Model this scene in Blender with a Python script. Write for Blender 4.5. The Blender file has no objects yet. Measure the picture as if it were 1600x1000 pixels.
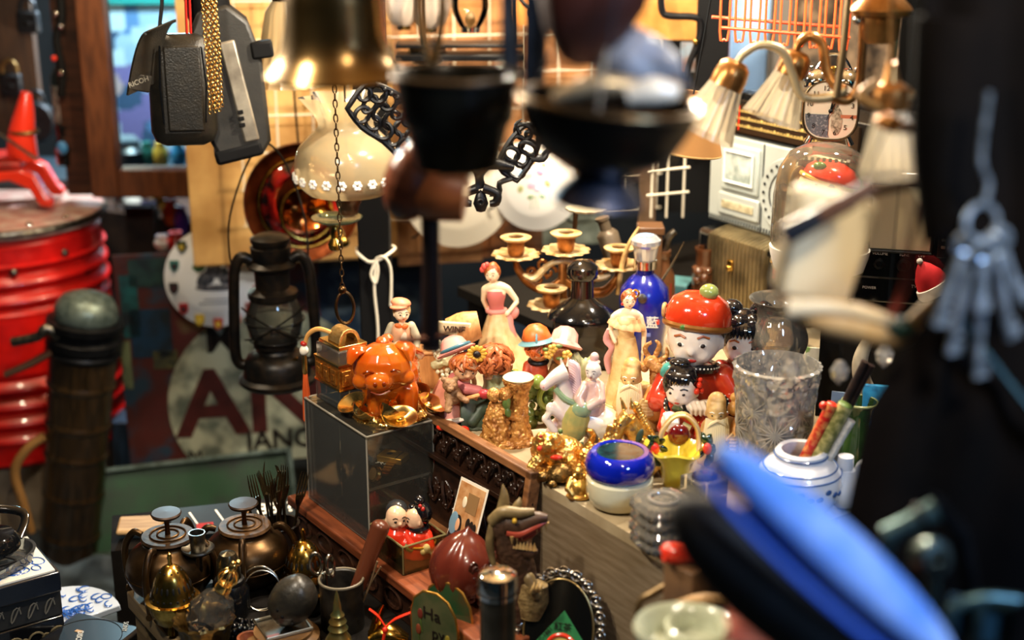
import bpy, math, random
from mathutils import Vector, Matrix, Euler
R = random.Random(7)
PI = math.pi
SC = bpy.context.scene
COL = SC.collection
CAMZ, PITCH, FPX = 1.6, math.radians(18), 2222.22
FWD = Vector((0, math.cos(PITCH), -math.sin(PITCH)))
UPV = Vector((0, math.sin(PITCH), math.cos(PITCH)))
EYE = Vector((0, 0, CAMZ))

def ray(px, py): return FWD + Vector((1, 0, 0)) * ((px - 800) / FPX) + UPV * ((500 - py) / FPX)
def ad(px, py, d): return EYE + ray(px, py) * d                     # a point at a given distance
def at(px, py, z):                                                  # a point on the horizontal surface of height z
    r = ray(px, py); return EYE + r * ((z - CAMZ) / r.z)

# ---------------------------------------------------------------- materials
MATS = {}
def lin(h):
    h = h.lstrip('#'); o = []
    for i in (0, 2, 4):
        c = int(h[i:i + 2], 16) / 255
        o.append(c / 12.92 if c <= .04045 else ((c + .055) / 1.055) ** 2.4)
    return (*o, 1)
def nd(nt, t, **kw):
    n = nt.nodes.new(t)
    for k, v in kw.items():
        if k in n.inputs: n.inputs[k].default_value = v
        else: setattr(n, k, v)
    return n
def new_mat(name):
    m = bpy.data.materials.new(name); m.use_nodes = True; nt = m.node_tree; nt.nodes.clear()
    return m, nt, nd(nt, 'ShaderNodeOutputMaterial')
def mat(name, c, rough=.5, metal=0, c2=None, sc=40, bump=0, bsc=120, coat=0, sss=0, trans=0, ior=1.45, lo=.4, hi=.65, stretch=None, emit=0, spec=.5, wave=None):
    """principled surface; c2 mottles c with a noise of sc cycles per metre, bump roughens it; wave = bands per metre for wood"""
    if name in MATS: return MATS[name]
    m, nt, out = new_mat(name); L = nt.links.new
    b = nd(nt, 'ShaderNodeBsdfPrincipled')
    I = b.inputs
    I['Base Color'].default_value = lin(c); I['Roughness'].default_value = rough; I['Metallic'].default_value = metal
    I['Coat Weight'].default_value = coat; I['Coat Roughness'].default_value = .05
    I['Subsurface Weight'].default_value = sss; I['Subsurface Radius'].default_value = (.004, .002, .001); I['Subsurface Scale'].default_value = 1
    I['Transmission Weight'].default_value = trans; I['IOR'].default_value = ior; I['Specular IOR Level'].default_value = spec
    if emit: I['Emission Color'].default_value = lin(c); I['Emission Strength'].default_value = emit
    L(b.outputs[0], out.inputs[0])
    tc = nd(nt, 'ShaderNodeTexCoord'); mp = nd(nt, 'ShaderNodeMapping')
    if stretch: mp.inputs['Scale'].default_value = stretch
    L(tc.outputs['Object'], mp.inputs[0])
    if c2:
        if wave:
            n = nd(nt, 'ShaderNodeTexWave', **{'Scale': wave, 'Distortion': 6.0, 'Detail': 3.0, 'Detail Scale': 1.5})
            L(mp.outputs[0], n.inputs[0]); o = n.outputs['Color']
        else:
            n = nd(nt, 'ShaderNodeTexNoise', **{'Scale': sc, 'Detail': 5.0}); L(mp.outputs[0], n.inputs[0]); o = n.outputs[0]
        r = nd(nt, 'ShaderNodeValToRGB'); e = r.color_ramp.elements
        e[0].position, e[1].position = lo, hi; e[0].color, e[1].color = lin(c), lin(c2)
        L(o, r.inputs[0]); L(r.outputs[0], I['Base Color'])
    if bump:
        n2 = nd(nt, 'ShaderNodeTexNoise', **{'Scale': bsc, 'Detail': 4.0}); L(mp.outputs[0], n2.inputs[0])
        bp = nd(nt, 'ShaderNodeBump', **{'Strength': bump, 'Distance': .002}); L(n2.outputs[0], bp.inputs['Height']); L(bp.outputs[0], I['Normal'])
    MATS[name] = m; return m
def thin(name, tint='ffffff', rough=.03, ior=1.45, haze=0, hazec='ffffff', cut=0):
    """clear thin-walled glass or acrylic"""
    if name in MATS: return MATS[name]
    m, nt, out = new_mat(name); L = nt.links.new
    t = nd(nt, 'ShaderNodeBsdfTransparent', Color=lin(tint)); g = nd(nt, 'ShaderNodeBsdfGlossy', Roughness=rough)
    f = nd(nt, 'ShaderNodeFresnel', IOR=ior); mx = nd(nt, 'ShaderNodeMixShader')
    base = t.outputs[0]
    if haze:
        d = nd(nt, 'ShaderNodeBsdfTranslucent', Color=lin(hazec)); d2 = nd(nt, 'ShaderNodeBsdfDiffuse', Color=lin(hazec))
        a = nd(nt, 'ShaderNodeMixShader'); L(d.outputs[0], a.inputs[1]); L(d2.outputs[0], a.inputs[2])
        h = nd(nt, 'ShaderNodeMixShader'); h.inputs[0].default_value = haze; L(t.outputs[0], h.inputs[1]); L(a.outputs[0], h.inputs[2]); base = h.outputs[0]
    if cut:                                                         # wheel-cut stars: ridges in the glass
        tc = nd(nt, 'ShaderNodeTexCoord'); v = nd(nt, 'ShaderNodeTexVoronoi', Scale=float(cut)); L(tc.outputs['Object'], v.inputs[0]); bp = nd(nt, 'ShaderNodeBump', Strength=1.0, Distance=.006); L(v.outputs[0], bp.inputs['Height']); L(bp.outputs[0], g.inputs['Normal']); L(bp.outputs[0], f.inputs['Normal'])
    L(f.outputs[0], mx.inputs[0]); L(base, mx.inputs[1]); L(g.outputs[0], mx.inputs[2]); L(mx.outputs[0], out.inputs[0])
    MATS[name] = m; return m

# ---------------------------------------------------------------- mesh building (in photo pixels, scaled to metres when linked)
def rot(rx=0, ry=0, rz=0): return Euler((math.radians(rx), math.radians(ry), math.radians(rz))).to_matrix().to_4x4()
def mx(c=(0, 0, 0), r=(0, 0, 0)): return Matrix.Translation(c) @ rot(*r)
def spline(pts, n):
    P_ = [Vector(p) for p in pts]; out = []
    for i in range(len(P_) - 1):
        a, b, c, d = P_[max(i - 1, 0)], P_[i], P_[i + 1], P_[min(i + 2, len(P_) - 1)]
        for k in range(n):
            t = k / n
            out.append(.5 * ((2 * b) + (c - a) * t + (2 * a - 5 * b + 4 * c - d) * t * t + (3 * b - a - 3 * c + d) * t ** 3))
    out.append(P_[-1]); return out
class MB:
    def __init__(s): s.v = []; s.f = []
    def add(s, vs, fs, M=None):
        o = len(s.v)
        s.v += [(M @ Vector(v)) if M else Vector(v) for v in vs]
        s.f += [tuple(o + i for i in f) for f in fs]; return s
    def box(s, c, d, r=(0, 0, 0), t=1):
        x, y, z = d[0] / 2, d[1] / 2, d[2] / 2
        vs = [(-x, -y, -z), (x, -y, -z), (x, y, -z), (-x, y, -z), (-x * t, -y * t, z), (x * t, -y * t, z), (x * t, y * t, z), (-x * t, y * t, z)]
        return s.add(vs, [(3, 2, 1, 0), (4, 5, 6, 7), (0, 1, 5, 4), (1, 2, 6, 5), (2, 3, 7, 6), (3, 0, 4, 7)], mx(c, r))
    def lathe(s, prof, n=32, c=(0, 0, 0), r=(0, 0, 0), sx=1, sy=1, mod=None, close=False, cap=True):
        vs, fs = [], []; m = len(prof)
        for i, (rr, z) in enumerate(prof):
            for k in range(n):
                a = 2 * PI * k / n; q = rr * (mod(a, i, z) if mod else 1)
                vs.append((q * math.cos(a) * sx, q * math.sin(a) * sy, z))
        for i in range(m if close else m - 1):
            j = (i + 1) % m
            for k in range(n): fs.append((i * n + k, i * n + (k + 1) % n, j * n + (k + 1) % n, j * n + k))
        if not close and cap:
            if prof[0][0] > 0: fs.append(tuple(range(n - 1, -1, -1)))
            if prof[-1][0] > 0: fs.append(tuple((m - 1) * n + k for k in range(n)))
        return s.add(vs, fs, mx(c, r))
    def cyl(s, c, r1, h, r2=None, r=(0, 0, 0), n=24, **k): return s.lathe([(r1, 0), (r1 if r2 is None else r2, h)], n, c, r, **k)
    def ell(s, c, q, r=(0, 0, 0), n=14):
        q = (q, q, q) if isinstance(q, (int, float)) else q
        h = max(6, n // 2 + 1); vs, fs = [(0, 0, -q[2])], []
        for i in range(1, h):
            t = -PI / 2 + PI * i / h
            vs += [(q[0] * math.cos(t) * math.cos(2 * PI * k / n), q[1] * math.cos(t) * math.sin(2 * PI * k / n), q[2] * math.sin(t)) for k in range(n)]
        vs.append((0, 0, q[2])); e = len(vs) - 1
        for k in range(n):
            fs.append((0, 1 + (k + 1) % n, 1 + k)); fs.append((e, e - n + k, e - n + (k + 1) % n))
        for i in range(h - 2):
            for k in range(n): fs.append((1 + i * n + k, 1 + i * n + (k + 1) % n, 1 + (i + 1) * n + (k + 1) % n, 1 + (i + 1) * n + k))
        return s.add(vs, fs, mx(c, r))
    def tube(s, pts, rad, n=8, sm=0, closed=False, flat=1):
        pts = [Vector(p) for p in pts]; nn = len(pts)
        rs = [rad] * nn if isinstance(rad, (int, float)) else list(rad)
        if sm:
            rs2 = [v.x for v in spline([(q, 0, 0) for q in rs], sm)]
            if closed: pts = pts + [pts[0]]; rs2 = [v.x for v in spline([(q, 0, 0) for q in rs + [rs[0]]], sm)]
            pts = spline(pts, sm); rs = rs2
            if closed: pts.pop(); rs.pop()
        m = len(pts); vs, fs = [], []; ref = None
        for i in range(m):
            a = pts[(i - 1) % m] if closed or i else pts[0]; b = pts[(i + 1) % m] if closed or i < m - 1 else pts[-1]
            t = (b - a).normalized() if (b - a).length > 1e-9 else Vector((0, 0, 1))
            if ref is None: ref = t.orthogonal().normalized() if abs(t.z) > .9 else Vector((0, 0, 1)).cross(t).normalized()
            ref = (ref - t * ref.dot(t)).normalized(); q = t.cross(ref)
            for k in range(n):
                w = 2 * PI * k / n; vs.append(pts[i] + ref * (rs[i] * math.cos(w)) + q * (rs[i] * flat * math.sin(w)))
        for i in range(m if closed else m - 1):
            j = (i + 1) % m
            for k in range(n): fs.append((i * n + k, i * n + (k + 1) % n, j * n + (k + 1) % n, j * n + k))
        if not closed: fs.append(tuple(range(n - 1, -1, -1))); fs.append(tuple((m - 1) * n + k for k in range(n)))
        return s.add(vs, fs)
    def limb(s, pts, rs, n=10):
        s.tube(pts, rs, n)
        for p, q in zip(pts, rs if not isinstance(rs, (int, float)) else [rs] * len(pts)): s.ell(p, q * .99, n=10)
        return s
    def torus(s, c, Rr, rr, r=(0, 0, 0), n=28, k=8, sx=1, sy=1):
        M = mx(c, r); return s.tube([M @ Vector((Rr * sx * math.cos(2 * PI * i / n), Rr * sy * math.sin(2 * PI * i / n), 0)) for i in range(n)], rr, k, closed=True)
    def prism(s, pts, d, c=(0, 0, 0), r=(0, 0, 0)):                 # outline in the local xz plane, pushed d along y
        m = len(pts); vs = [(x, -d / 2, z) for x, z in pts] + [(x, d / 2, z) for x, z in pts]
        fs = [tuple(range(m)), tuple(range(2 * m - 1, m - 1, -1))] + [(i, i + m, (i + 1) % m + m, (i + 1) % m) for i in range(m)]
        return s.add(vs, fs, mx(c, r))
    def sheet(s, fn, nu, nv, th=1):                                 # fn(u,v) surface given thickness th along its normals
        g = [[Vector(fn(i / nu, j / nv)) for j in range(nv + 1)] for i in range(nu + 1)]; top, bot = [], []
        for i in range(nu + 1):
            for j in range(nv + 1):
                du = g[min(i + 1, nu)][j] - g[max(i - 1, 0)][j]; dv = g[i][min(j + 1, nv)] - g[i][max(j - 1, 0)]
                q = du.cross(dv); q = q.normalized() if q.length > 1e-9 else Vector((0, 0, 1))
                top.append(g[i][j] + q * th / 2); bot.append(g[i][j] - q * th / 2)
        o = len(top); w = nv + 1; fs = []
        for i in range(nu):
            for j in range(nv):
                a, b, c, d = i * w + j, (i + 1) * w + j, (i + 1) * w + j + 1, i * w + j + 1
                fs += [(a, b, c, d), (o + d, o + c, o + b, o + a)]
        for i in range(nu): fs += [(i * w, o + i * w, o + (i + 1) * w, (i + 1) * w), (i * w + nv, (i + 1) * w + nv, o + (i + 1) * w + nv, o + i * w + nv)]
        for j in range(nv): fs += [(j, j + 1, o + j + 1, o + j), (nu * w + j, o + nu * w + j, o + nu * w + j + 1, nu * w + j + 1)]
        return s.add(top + bot, fs)

K = [1.0, 1.0]; CUR = [None]
def tag(o, label=None, cat=None, group=None, kind=None):
    for k, v in (('label', label), ('category', cat), ('group', group), ('kind', kind)):
        if v: o[k] = v
    return o
def T(name, label, cat, loc, rz=0, group=None, k=None, up=True, r=None):
    """start a thing: an Empty at its base; what follows is measured in photo pixels at its distance"""
    e = bpy.data.objects.new(name, None); COL.objects.link(e); e.empty_display_size = .02
    loc = Vector(loc); e.location = loc
    e.rotation_euler = [math.radians(a) for a in r] if r else (0, 0, math.radians(rz))
    d = (loc - EYE); dep = d.dot(FWD)
    K[0] = k or dep / FPX
    el = math.atan2(-d.z, d.y); K[1] = 1 / max(.85, math.cos(el)) if up and not k else 1
    CUR[0] = e; return tag(e, label, cat, group)
def P(name, mb, m, par=None, bev=0, rm=0, sm=0, sub=0, disp=None, ang=40, label=None, kind=None):
    """link what a mesh builder holds as ONE mesh, a part of the current thing (or of par)"""
    k, kz = K[0], K[0] * K[1]
    me = bpy.data.meshes.new(name); me.from_pydata([(v.x * k, v.y * k, v.z * kz) for v in mb.v], [], mb.f); me.update()
    o = bpy.data.objects.new(name, me); COL.objects.link(o); o.parent = CUR[0] if par is None else par
    me.materials.append(m)
    me.shade_smooth() if hasattr(me, 'shade_smooth') else None
    if not rm:
        try: me.set_sharp_from_angle(angle=math.radians(ang))
        except Exception: pass
    if bev:
        q = o.modifiers.new('b', 'BEVEL'); q.width = bev * k; q.segments = 2; q.limit_method = 'ANGLE'; q.angle_limit = math.radians(38); q.harden_normals = False
    if rm:
        q = o.modifiers.new('r', 'REMESH'); q.mode = 'VOXEL'; q.voxel_size = rm * k; q.use_smooth_shade = True
        if sm: q = o.modifiers.new('s', 'SMOOTH'); q.factor = .5; q.iterations = sm
    if sub: q = o.modifiers.new('u', 'SUBSURF'); q.levels = q.render_levels = sub
    if disp:
        amp, size = disp; q = o.modifiers.new('d', 'DISPLACE'); q.strength = amp * k; q.mid_level = .5
        tn = 'clouds%.1f' % size; t = bpy.data.textures.get(tn) or bpy.data.textures.new(tn, 'CLOUDS'); t.noise_scale = size * .001; q.texture = t; q.texture_coords = 'LOCAL'
    if label: o['label'] = label
    if kind: o['kind'] = kind
    return o
def TX(name, body, size, c, m, par=None, r=(90, 0, 0), ex=.3, align='CENTER', bold=0, sx=1):
    cu = bpy.data.curves.new(name, 'FONT'); cu.body = body; cu.size = size * K[0]; cu.extrude = ex * K[0]; cu.align_x = align; cu.align_y = 'CENTER'; cu.offset = bold * K[0]
    cu.resolution_u = 3
    o = bpy.data.objects.new(name, cu); COL.objects.link(o); o.parent = CUR[0] if par is None else par
    o.location = (c[0] * K[0], c[1] * K[0], c[2] * K[0] * K[1]); o.rotation_euler = [math.radians(a) for a in r]; o.scale.x = sx; cu.materials.append(m); return o
def solo(name, label, cat, loc, mb, m, rz=0, group=None, r=None, k=None, up=True, **kw):
    """a thing that is one mesh"""
    T('tmp', None, None, loc, rz, k=k, r=r, up=up); e = CUR[0]; o = P(name, mb, m, **kw); o.parent = None
    o.location = e.location; o.rotation_euler = e.rotation_euler; bpy.data.objects.remove(e); return tag(o, label, cat, group)
def S(name, mb, m, bev=0, label=None, **kw):
    """part of the setting, measured in metres"""
    K[0] = K[1] = 1.0; CUR[0] = None
    o = P(name, mb, m, bev=bev, **kw); o['kind'] = 'structure'; 
    if label: o['label'] = label
    return o
def dup(root, loc, label, rz=None, scale=1, r=None):
    def cp(o, par):
        c = o.copy(); COL.objects.link(c)
        if par: c.parent = par
        for ch in [x for x in SC.objects if x.parent == o]: cp(ch, c)
        return c
    c = cp(root, None); c.location = loc; c['label'] = label
    if rz is not None: c.rotation_euler.z = math.radians(rz)
    if r: c.rotation_euler = [math.radians(a) for a in r]
    if scale != 1: c.scale = (scale,) * 3
    return c

# ---------------------------------------------------------------- palette
GOLD = mat('gold_leaf', 'f0c069', .3, .9, 'd29a48', 90, .15, 250)
GOLDP = mat('polished_gold', 'efc878', .22, 1)
BRASS = mat('brass', 'c9a352', .2, 1, '8a6a2c', 60)
BRONZE = mat('dark_bronze', '5e4528', .36, 1, '35261a', 40, .15, 90)
COPPER = mat('copper', '7d4022', .3, 1, '522614', 30)
IRON = mat('black_iron', '0c0d10', .38, .3, bump=.2, bsc=150)
DARK = mat('dark_metal', '17181b', .4, .6, '0b0c0e', 60)
PEWTER = mat('pewter', '77736a', .34, 1, '4a463f', 60, .1, 90)
STEEL = mat('steel', 'a8a59c', .24, 1, '7c796f', 30)
CHROME = mat('chrome', 'd8d8da', .08, 1)
PORC = mat('white_porcelain', 'dcd4c4', .18, coat=.5)
CREAM = mat('cream_resin', 'd9c08d', .4, c2='c7a66c', sc=60)
IVORY = mat('ivory_resin', 'cfac70', .42, c2='a87f48', sc=50, bump=.2, bsc=160)
SKIN = mat('painted_skin', 'e2b998', .25, coat=.4)
SKINW = mat('porcelain_skin', 'e8dacb', .16, coat=.7)
RED = mat('glossy_red', 'd3311c', .2, coat=.6)
REDD = mat('deep_red', 'a31f18', .3, coat=.4)
ORANGE = mat('burnt_orange', 'd2692a', .4, c2='b8531e', sc=70)
PINK = mat('dusty_pink', 'd98f84', .42)
BLACKG = mat('gloss_black', '0a0b0d', .12, coat=.5)
BLACK = mat('matt_black', '0a0a0b', .7, spec=.2)
LEATHER = mat('black_leather', '15130f', .38, c2='1f1b14', sc=50, bump=.35, bsc=400)
GREEN = mat('leaf_green', '5d7136', .4, c2='3f5425', sc=60)
OLIVE = mat('sage_green', 'a3a277', .45, c2='82855a', sc=50)
DGREEN = mat('dark_green_cloth', '26332a', .5, c2='394a3a', sc=60)
WOODD = mat('dark_walnut', '3a2115', .42, c2='1f110b', sc=14, stretch=(1, 8, 8), bump=.15, bsc=60)
WOODR = mat('reddish_wood', '7e4226', .4, c2='562a17', sc=14, stretch=(1, 8, 8), bump=.15, bsc=60)
WOODF = mat('frame_brown_wood', '6a3d22', .55, c2='4c2a17', sc=12, stretch=(6, 6, 1), bump=.2, bsc=60)
WOODL = mat('pale_wood', 'ab8a5e', .55, c2='8d6c45', sc=14, stretch=(1, 8, 8))
GREYW = mat('grey_board', '80705a', .6, c2='66563f', sc=8, stretch=(2, 18, 18), bump=.12, bsc=60, lo=.3, hi=.7)
HAIRK = mat('black_glaze_hair', '101014', .14, coat=.8)
HAIRR = mat('auburn_hair', 'b0602c', .4, c2='8a4118', sc=90)
MARK = mat('dark_paint', '1c1512', .4)
WHITEP = mat('white_paint', 'e8e4da', .5)
GLASS = thin('clear_glass', 'f4f2ea', .02, 1.5)
ACRYL = thin('clear_acrylic', 'f6f5f0', .05, 1.45, .055, 'd9d2c0')
ACRYS = thin('scratched_acrylic', 'eef0f0', .08, 1.45, .13, 'cfd0cc')
ACRYE = thin('acrylic_edge', 'e0dcd0', .1, 1.5, .6, 'efe8d8')
CRYST = thin('cut_crystal', 'f4eee2', .04, 2.1, .34, 'fbf6ec', 60)
FROST = thin('frosted_glass', 'efdcb8', .2, 1.4, .62, 'd9c59c')
# ---------------------------------------------------------------- camera, light, setting
cam = bpy.data.cameras.new('camera'); co = bpy.data.objects.new('camera', cam); COL.objects.link(co)
co.location = EYE; co.rotation_euler = (PI / 2 - PITCH, 0, 0); cam.lens = 50; cam.sensor_width = 36; cam.sensor_fit = 'HORIZONTAL'; cam.clip_start = .05
cam.dof.use_dof = True; cam.dof.focus_distance = 2.12; cam.dof.aperture_fstop = 2.4; cam.dof.aperture_blades = 0
SC.camera = co
SC.view_settings.view_transform = 'Standard'; SC.view_settings.look = 'None'; SC.view_settings.gamma = 1; SC.view_settings.exposure = .15
try: SC.view_settings.use_curve_mapping = False
except Exception: pass
cy = SC.cycles
cy.use_denoising = True; cy.max_bounces = 10; cy.transparent_max_bounces = 24; cy.transmission_bounces = 8; cy.glossy_bounces = 4; cy.diffuse_bounces = 3
cy.sample_clamp_indirect = 4; cy.caustics_reflective = False; cy.caustics_refractive = False; cy.blur_glossy = .5
w = bpy.data.worlds.new('world'); SC.world = w; w.use_nodes = True
bg = w.node_tree.nodes['Background']; bg.inputs[0].default_value = (.10, .17, .2, 1); bg.inputs[1].default_value = .055
def bulb(name, loc, power, col, rad=.03, aim=None, spot=None, blend=.5):
    l = bpy.data.lights.new(name, 'SPOT' if spot else 'POINT'); l.energy = power; l.color = col; l.shadow_soft_size = rad
    if spot: l.spot_size = math.radians(spot); l.spot_blend = blend
    o = bpy.data.objects.new(name, l); COL.objects.link(o); o.location = loc
    if aim is not None: o.rotation_euler = (Vector(aim) - Vector(loc)).to_track_quat('-Z', 'Y').to_euler()
    return o
WARM = (1, .80, .54); WARM2 = (1, .88, .70)
bulb('bulb_over_table', (.12, 2.15, 1.74), 62, WARM2, .03)
bulb('bulb_by_board', (-.02, 2.72, 1.84), 62, WARM, .03)
bulb('bulb_over_radio', (.6, 2.0, 1.78), 34, (1, .9, .74), .03)
bulb('case_fill_light', (-.42, 1.5, 1.55), 26, WARM2, .03)  # unseen fill, set low at the front left so light enters the acrylic case
bulb('lamp_in_aisle', (-.65, 1.05, 2.0), 38, WARM2, .04, (.05, 1.85, .7), 62)
bulb('aisle_lamp_over_drum', (-1.0, 2.75, 1.95), 26, WARM, .03)
bulb('clutter_fill_light', (-1.02, 3.72, 1.05), 5, WARM2, .02)  # added fill that brightens the clutter the aisle lamp misses
bulb('cream_shade_fill_spot', (.45, .4, 1.9), 26, WARM2, .04, (.25, 1.08, 1.3), 30)  # added unseen spot that brightens the front of the cream shade
bulb('front_fill_light', (.28, .6, 2.1), 15, WARM2, .04)  # added weak fill for the pan top and the bell
bulb('daylight_side_lamp', (.85, .2, 1.9), 56, (.36, .6, 1), .12, (.22, .85, 1.12), 66)
bulb('window_fill_light', (-.95, 3.85, 1.5), 90, (.75, .9, 1), .05)  # unseen fill added to brighten the newspapers behind the pane

TZ, BZ, CZ = .78, .55, .62          # table top, low bench, chest ledge
EU, EN, EA = Vector((.573, -.819, 0)), Vector((.819, .573, 0)), Vector((-.15, 2.071, 0))
EANG = -55.0
def edge(s, n, z): return EA + EU * s + EN * n + Vector((0, 0, z))

S('floor', MB().box((0, 2.2, -.02), (5, 6, .04)), mat('concrete', '3a4650', .6, c2='222b33', sc=9))
S('wall_back', MB().box((0, 4.95, 1.3), (5, .06, 2.6)), mat('dark_wall', '14191c', .8, c2='0d1114', sc=4))
S('wall_right', MB().box((2.3, 2.4, 1.3), (.06, 5.1, 2.6)), mat('dark_wall', '14191c'))
S('wall_left', MB().box((-2.3, 2.4, 1.3), (.06, 5.1, 2.6)), mat('dark_wall', '14191c'))
S('ceiling', MB().box((0, 2.2, 2.42), (5, 6, .04)), mat('canopy_cream', '9a7c52', .8, c2='6e5636', sc=5))

# the stall table with its grey side board
T('stall_table', 'long stall table with grey wooden side board, covered in figurines', 'table', edge(0, 0, TZ), EANG, k=1)
ft, bt = .62, -.13
P('tabletop', MB().box(((ft + bt) / 2, .6, -.008), (ft - bt, 1.2, .016)), mat('table_cover', 'b3a486', .5, c2='8e7c5f', sc=16, lo=.3, hi=.7))
P('side_board', MB().box(((ft + bt) / 2, .009, -.12), (ft - bt, .018, .207)), GREYW)
for x in (ft - .05, bt + .05):
    for y in (.06, 1.14): P('leg', MB().box((x, y, -.4), (.05, .05, .758)), GREYW)
T('back_shelf', 'dark shelf behind the table carrying the cassette radio and projector', 'shelf', edge(-.13, .42, TZ), EANG, k=1)
P('shelf_board', MB().box((-.2, .42, -.012), (.4, .84, .02)), mat('shelf_black', '100e0c', .8, spec=.15)); 
for x in (-.36, -.04): P('leg', MB().box((x, .78, -.4), (.05, .05, .756)), mat('shelf_black', '191613')); P('leg', MB().box((x, .04, -.4), (.05, .05, .756)), mat('shelf_black', '191613'))
# low bench in front of it
T('low_bench', 'low wooden bench in front of table, crowded with brassware', 'bench', edge(0, 0, BZ), EANG, k=1)
P('bench_top', MB().box((.26, -.226, -.014), (.75, .438, .028)), mat('bench_pale', '8f7a58', .6, c2='6f5c42', sc=12, stretch=(1, 8, 8)), bev=.002)
P('bench_cloth', MB().box((.285, -.212, .0015), (.69, .40, .003)), mat('bench_dark', '0d0a08', .85, c2='16120f', sc=20, spec=.15))
for x in (-.08, .6):
    for y in (-.42, -.04): P('leg', MB().box((x, y, -.285), (.04, .04, .52)), mat('bench_pale', '8f7a58'))
# red-brown chest along the table side, the acrylic case stands on it
T('low_chest', 'dark red wooden chest with carved front under the acrylic case', 'chest', edge(.145, -.082, BZ + .003), EANG, k=1)
P('body', MB().box((.0, -.002, .0255), (.56, .136, .051)), WOODD, bev=.002)
P('lid', MB().box((.0, 0, .059), (.58, .156, .016)), WOODR, bev=.003)
m = MB()
for i in range(8): m.torus((-.245 + i * .07, -.071, .027), .018, .003, (90, 0, 0), 16, 5, 1.3, .8)
P('carving', m, WOODD)
T('corner_stand', 'low stand covered in grey blue cloth under the stack of boxes at bottom left', 'stand', edge(0, 0, .42), EANG, k=1)
P('stand_top', MB().box((.18, -.79, -.012), (.86, .64, .024)), mat('stand_cloth', '3c4956', .7, c2='232c35', sc=14), bev=.003)
for x in (-.2, .56):
    for y in (-1.07, -.51): P('leg', MB().box((x, y, -.222), (.04, .04, .396)), WOODD)
# ---------------------------------------------------------------- back of the stall, left half
def atY(px, py, Y):
    r = ray(px, py); return EYE + r * (Y / r.y)
CU = lambda s: mat('paint_' + s, s, .4)
# window with wooden frame
WY = 3.5
m = MB(); a, b = atY(148, 290, WY), atY(190, 290, WY); zb, zt = atY(200, 305, WY).z, atY(200, 262, WY).z; xr = atY(440, 280, WY).x
m.box(((a.x + b.x) / 2, WY, (zb + 2.6) / 2), (b.x - a.x, .06, 2.6 - zb))
m.box(((b.x + xr) / 2, WY, (zb + zt) / 2), (xr - b.x, .06, zt - zb)).box((xr + .03, WY, (zb + 2.6) / 2), (.06, .06, 2.6 - zb))
win = S('window_1', m, WOODF, bev=.004)
q = S('pane', MB().box(((b.x + xr) / 2, WY + .01, (zt + 2.6) / 2), (xr - b.x, .004, 2.6 - zt)), thin('window_glass', 'cfe0e4', .02)); q.parent = win
m = MB().box((a.x - .035, WY + .02, (zb + 2.6) / 2), (.07, .03, 2.6 - zb)); q = S('casing', m, WOODD); q.parent = win
# what stands behind the window
nm, nt, out = new_mat('newsprint_wall'); L = nt.links.new
bs = nd(nt, 'ShaderNodeBsdfPrincipled'); bs.inputs['Roughness'].default_value = .7; tc = nd(nt, 'ShaderNodeTexCoord')
vo = nd(nt, 'ShaderNodeTexVoronoi', Scale=16.0); vo.distance = 'CHEBYCHEV'; L(tc.outputs['Object'], vo.inputs[0])
rp = nd(nt, 'ShaderNodeValToRGB'); rp.color_ramp.interpolation = 'CONSTANT'
sx_ = nd(nt, 'ShaderNodeSeparateColor'); L(vo.outputs['Color'], sx_.inputs[0]); L(sx_.outputs[0], rp.inputs[0])
cs = ['9fb4c4', 'c9d4da', '5c7fa8', 'a9bccb', '7c6a9c', 'b8c6cf', '39506e', 'c2a09c']; el = rp.color_ramp.elements
for i, c in enumerate(cs):
    e = el[i] if i < 2 else el.new(i / 8); e.position = i / 8; e.color = lin(c)
L(rp.outputs[0], bs.inputs[0]); L(bs.outputs[0], out.inputs[0])
def panel(name, label, cat, c0, c1, Y, m, th=.006, **kw):           # upright sheet between two photo corners, standing at distance Y
    p, q = atY(*c0, Y), atY(*c1, Y); return solo(name, label, cat, (p + q) / 2, MB().box((0, 0, 0), (abs(q.x - p.x), th, abs(q.z - p.z))), m, k=1, **kw)
panel('newspaper_display', 'pale blue sheets of newspaper seen blurred through the window', 'newspaper', (150, -30), (450, 240), 4.45, nm)
panel('teal_banner', 'teal banner strip above the newspapers behind the window', 'banner', (150, -30), (450, 6), 4.4, mat('teal_sheet', '1f8f83', .6))
solo('window_shelf', 'dark shelf behind the window with yellow and blue odds on it', 'shelf', atY(290, 268, 3.8), MB().box((0, 0, 0), (1.0, .3, .02)), mat('shelf_dark', '20303a', .5), k=1)
for i, (x, y, c, rr, l) in enumerate([(205, 235, '10161c', 26, 'round black pot behind window pane'), (252, 232, 'c9a23c', 12, 'yellow jar behind the window pane'), (280, 228, '2f7fb0', 11, 'blue jar behind the window pane'), (232, 226, '1d5f58', 12, 'dark teal jar behind the window pane')]):
    solo('window_jar', l, 'jar', atY(x, 258, 3.75), MB().lathe([(rr * .8, 0), (rr, 6), (rr, 22), (rr * .6, 30), (rr * .6, 36)], 20), CU(c), group='jars behind the window')
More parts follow.
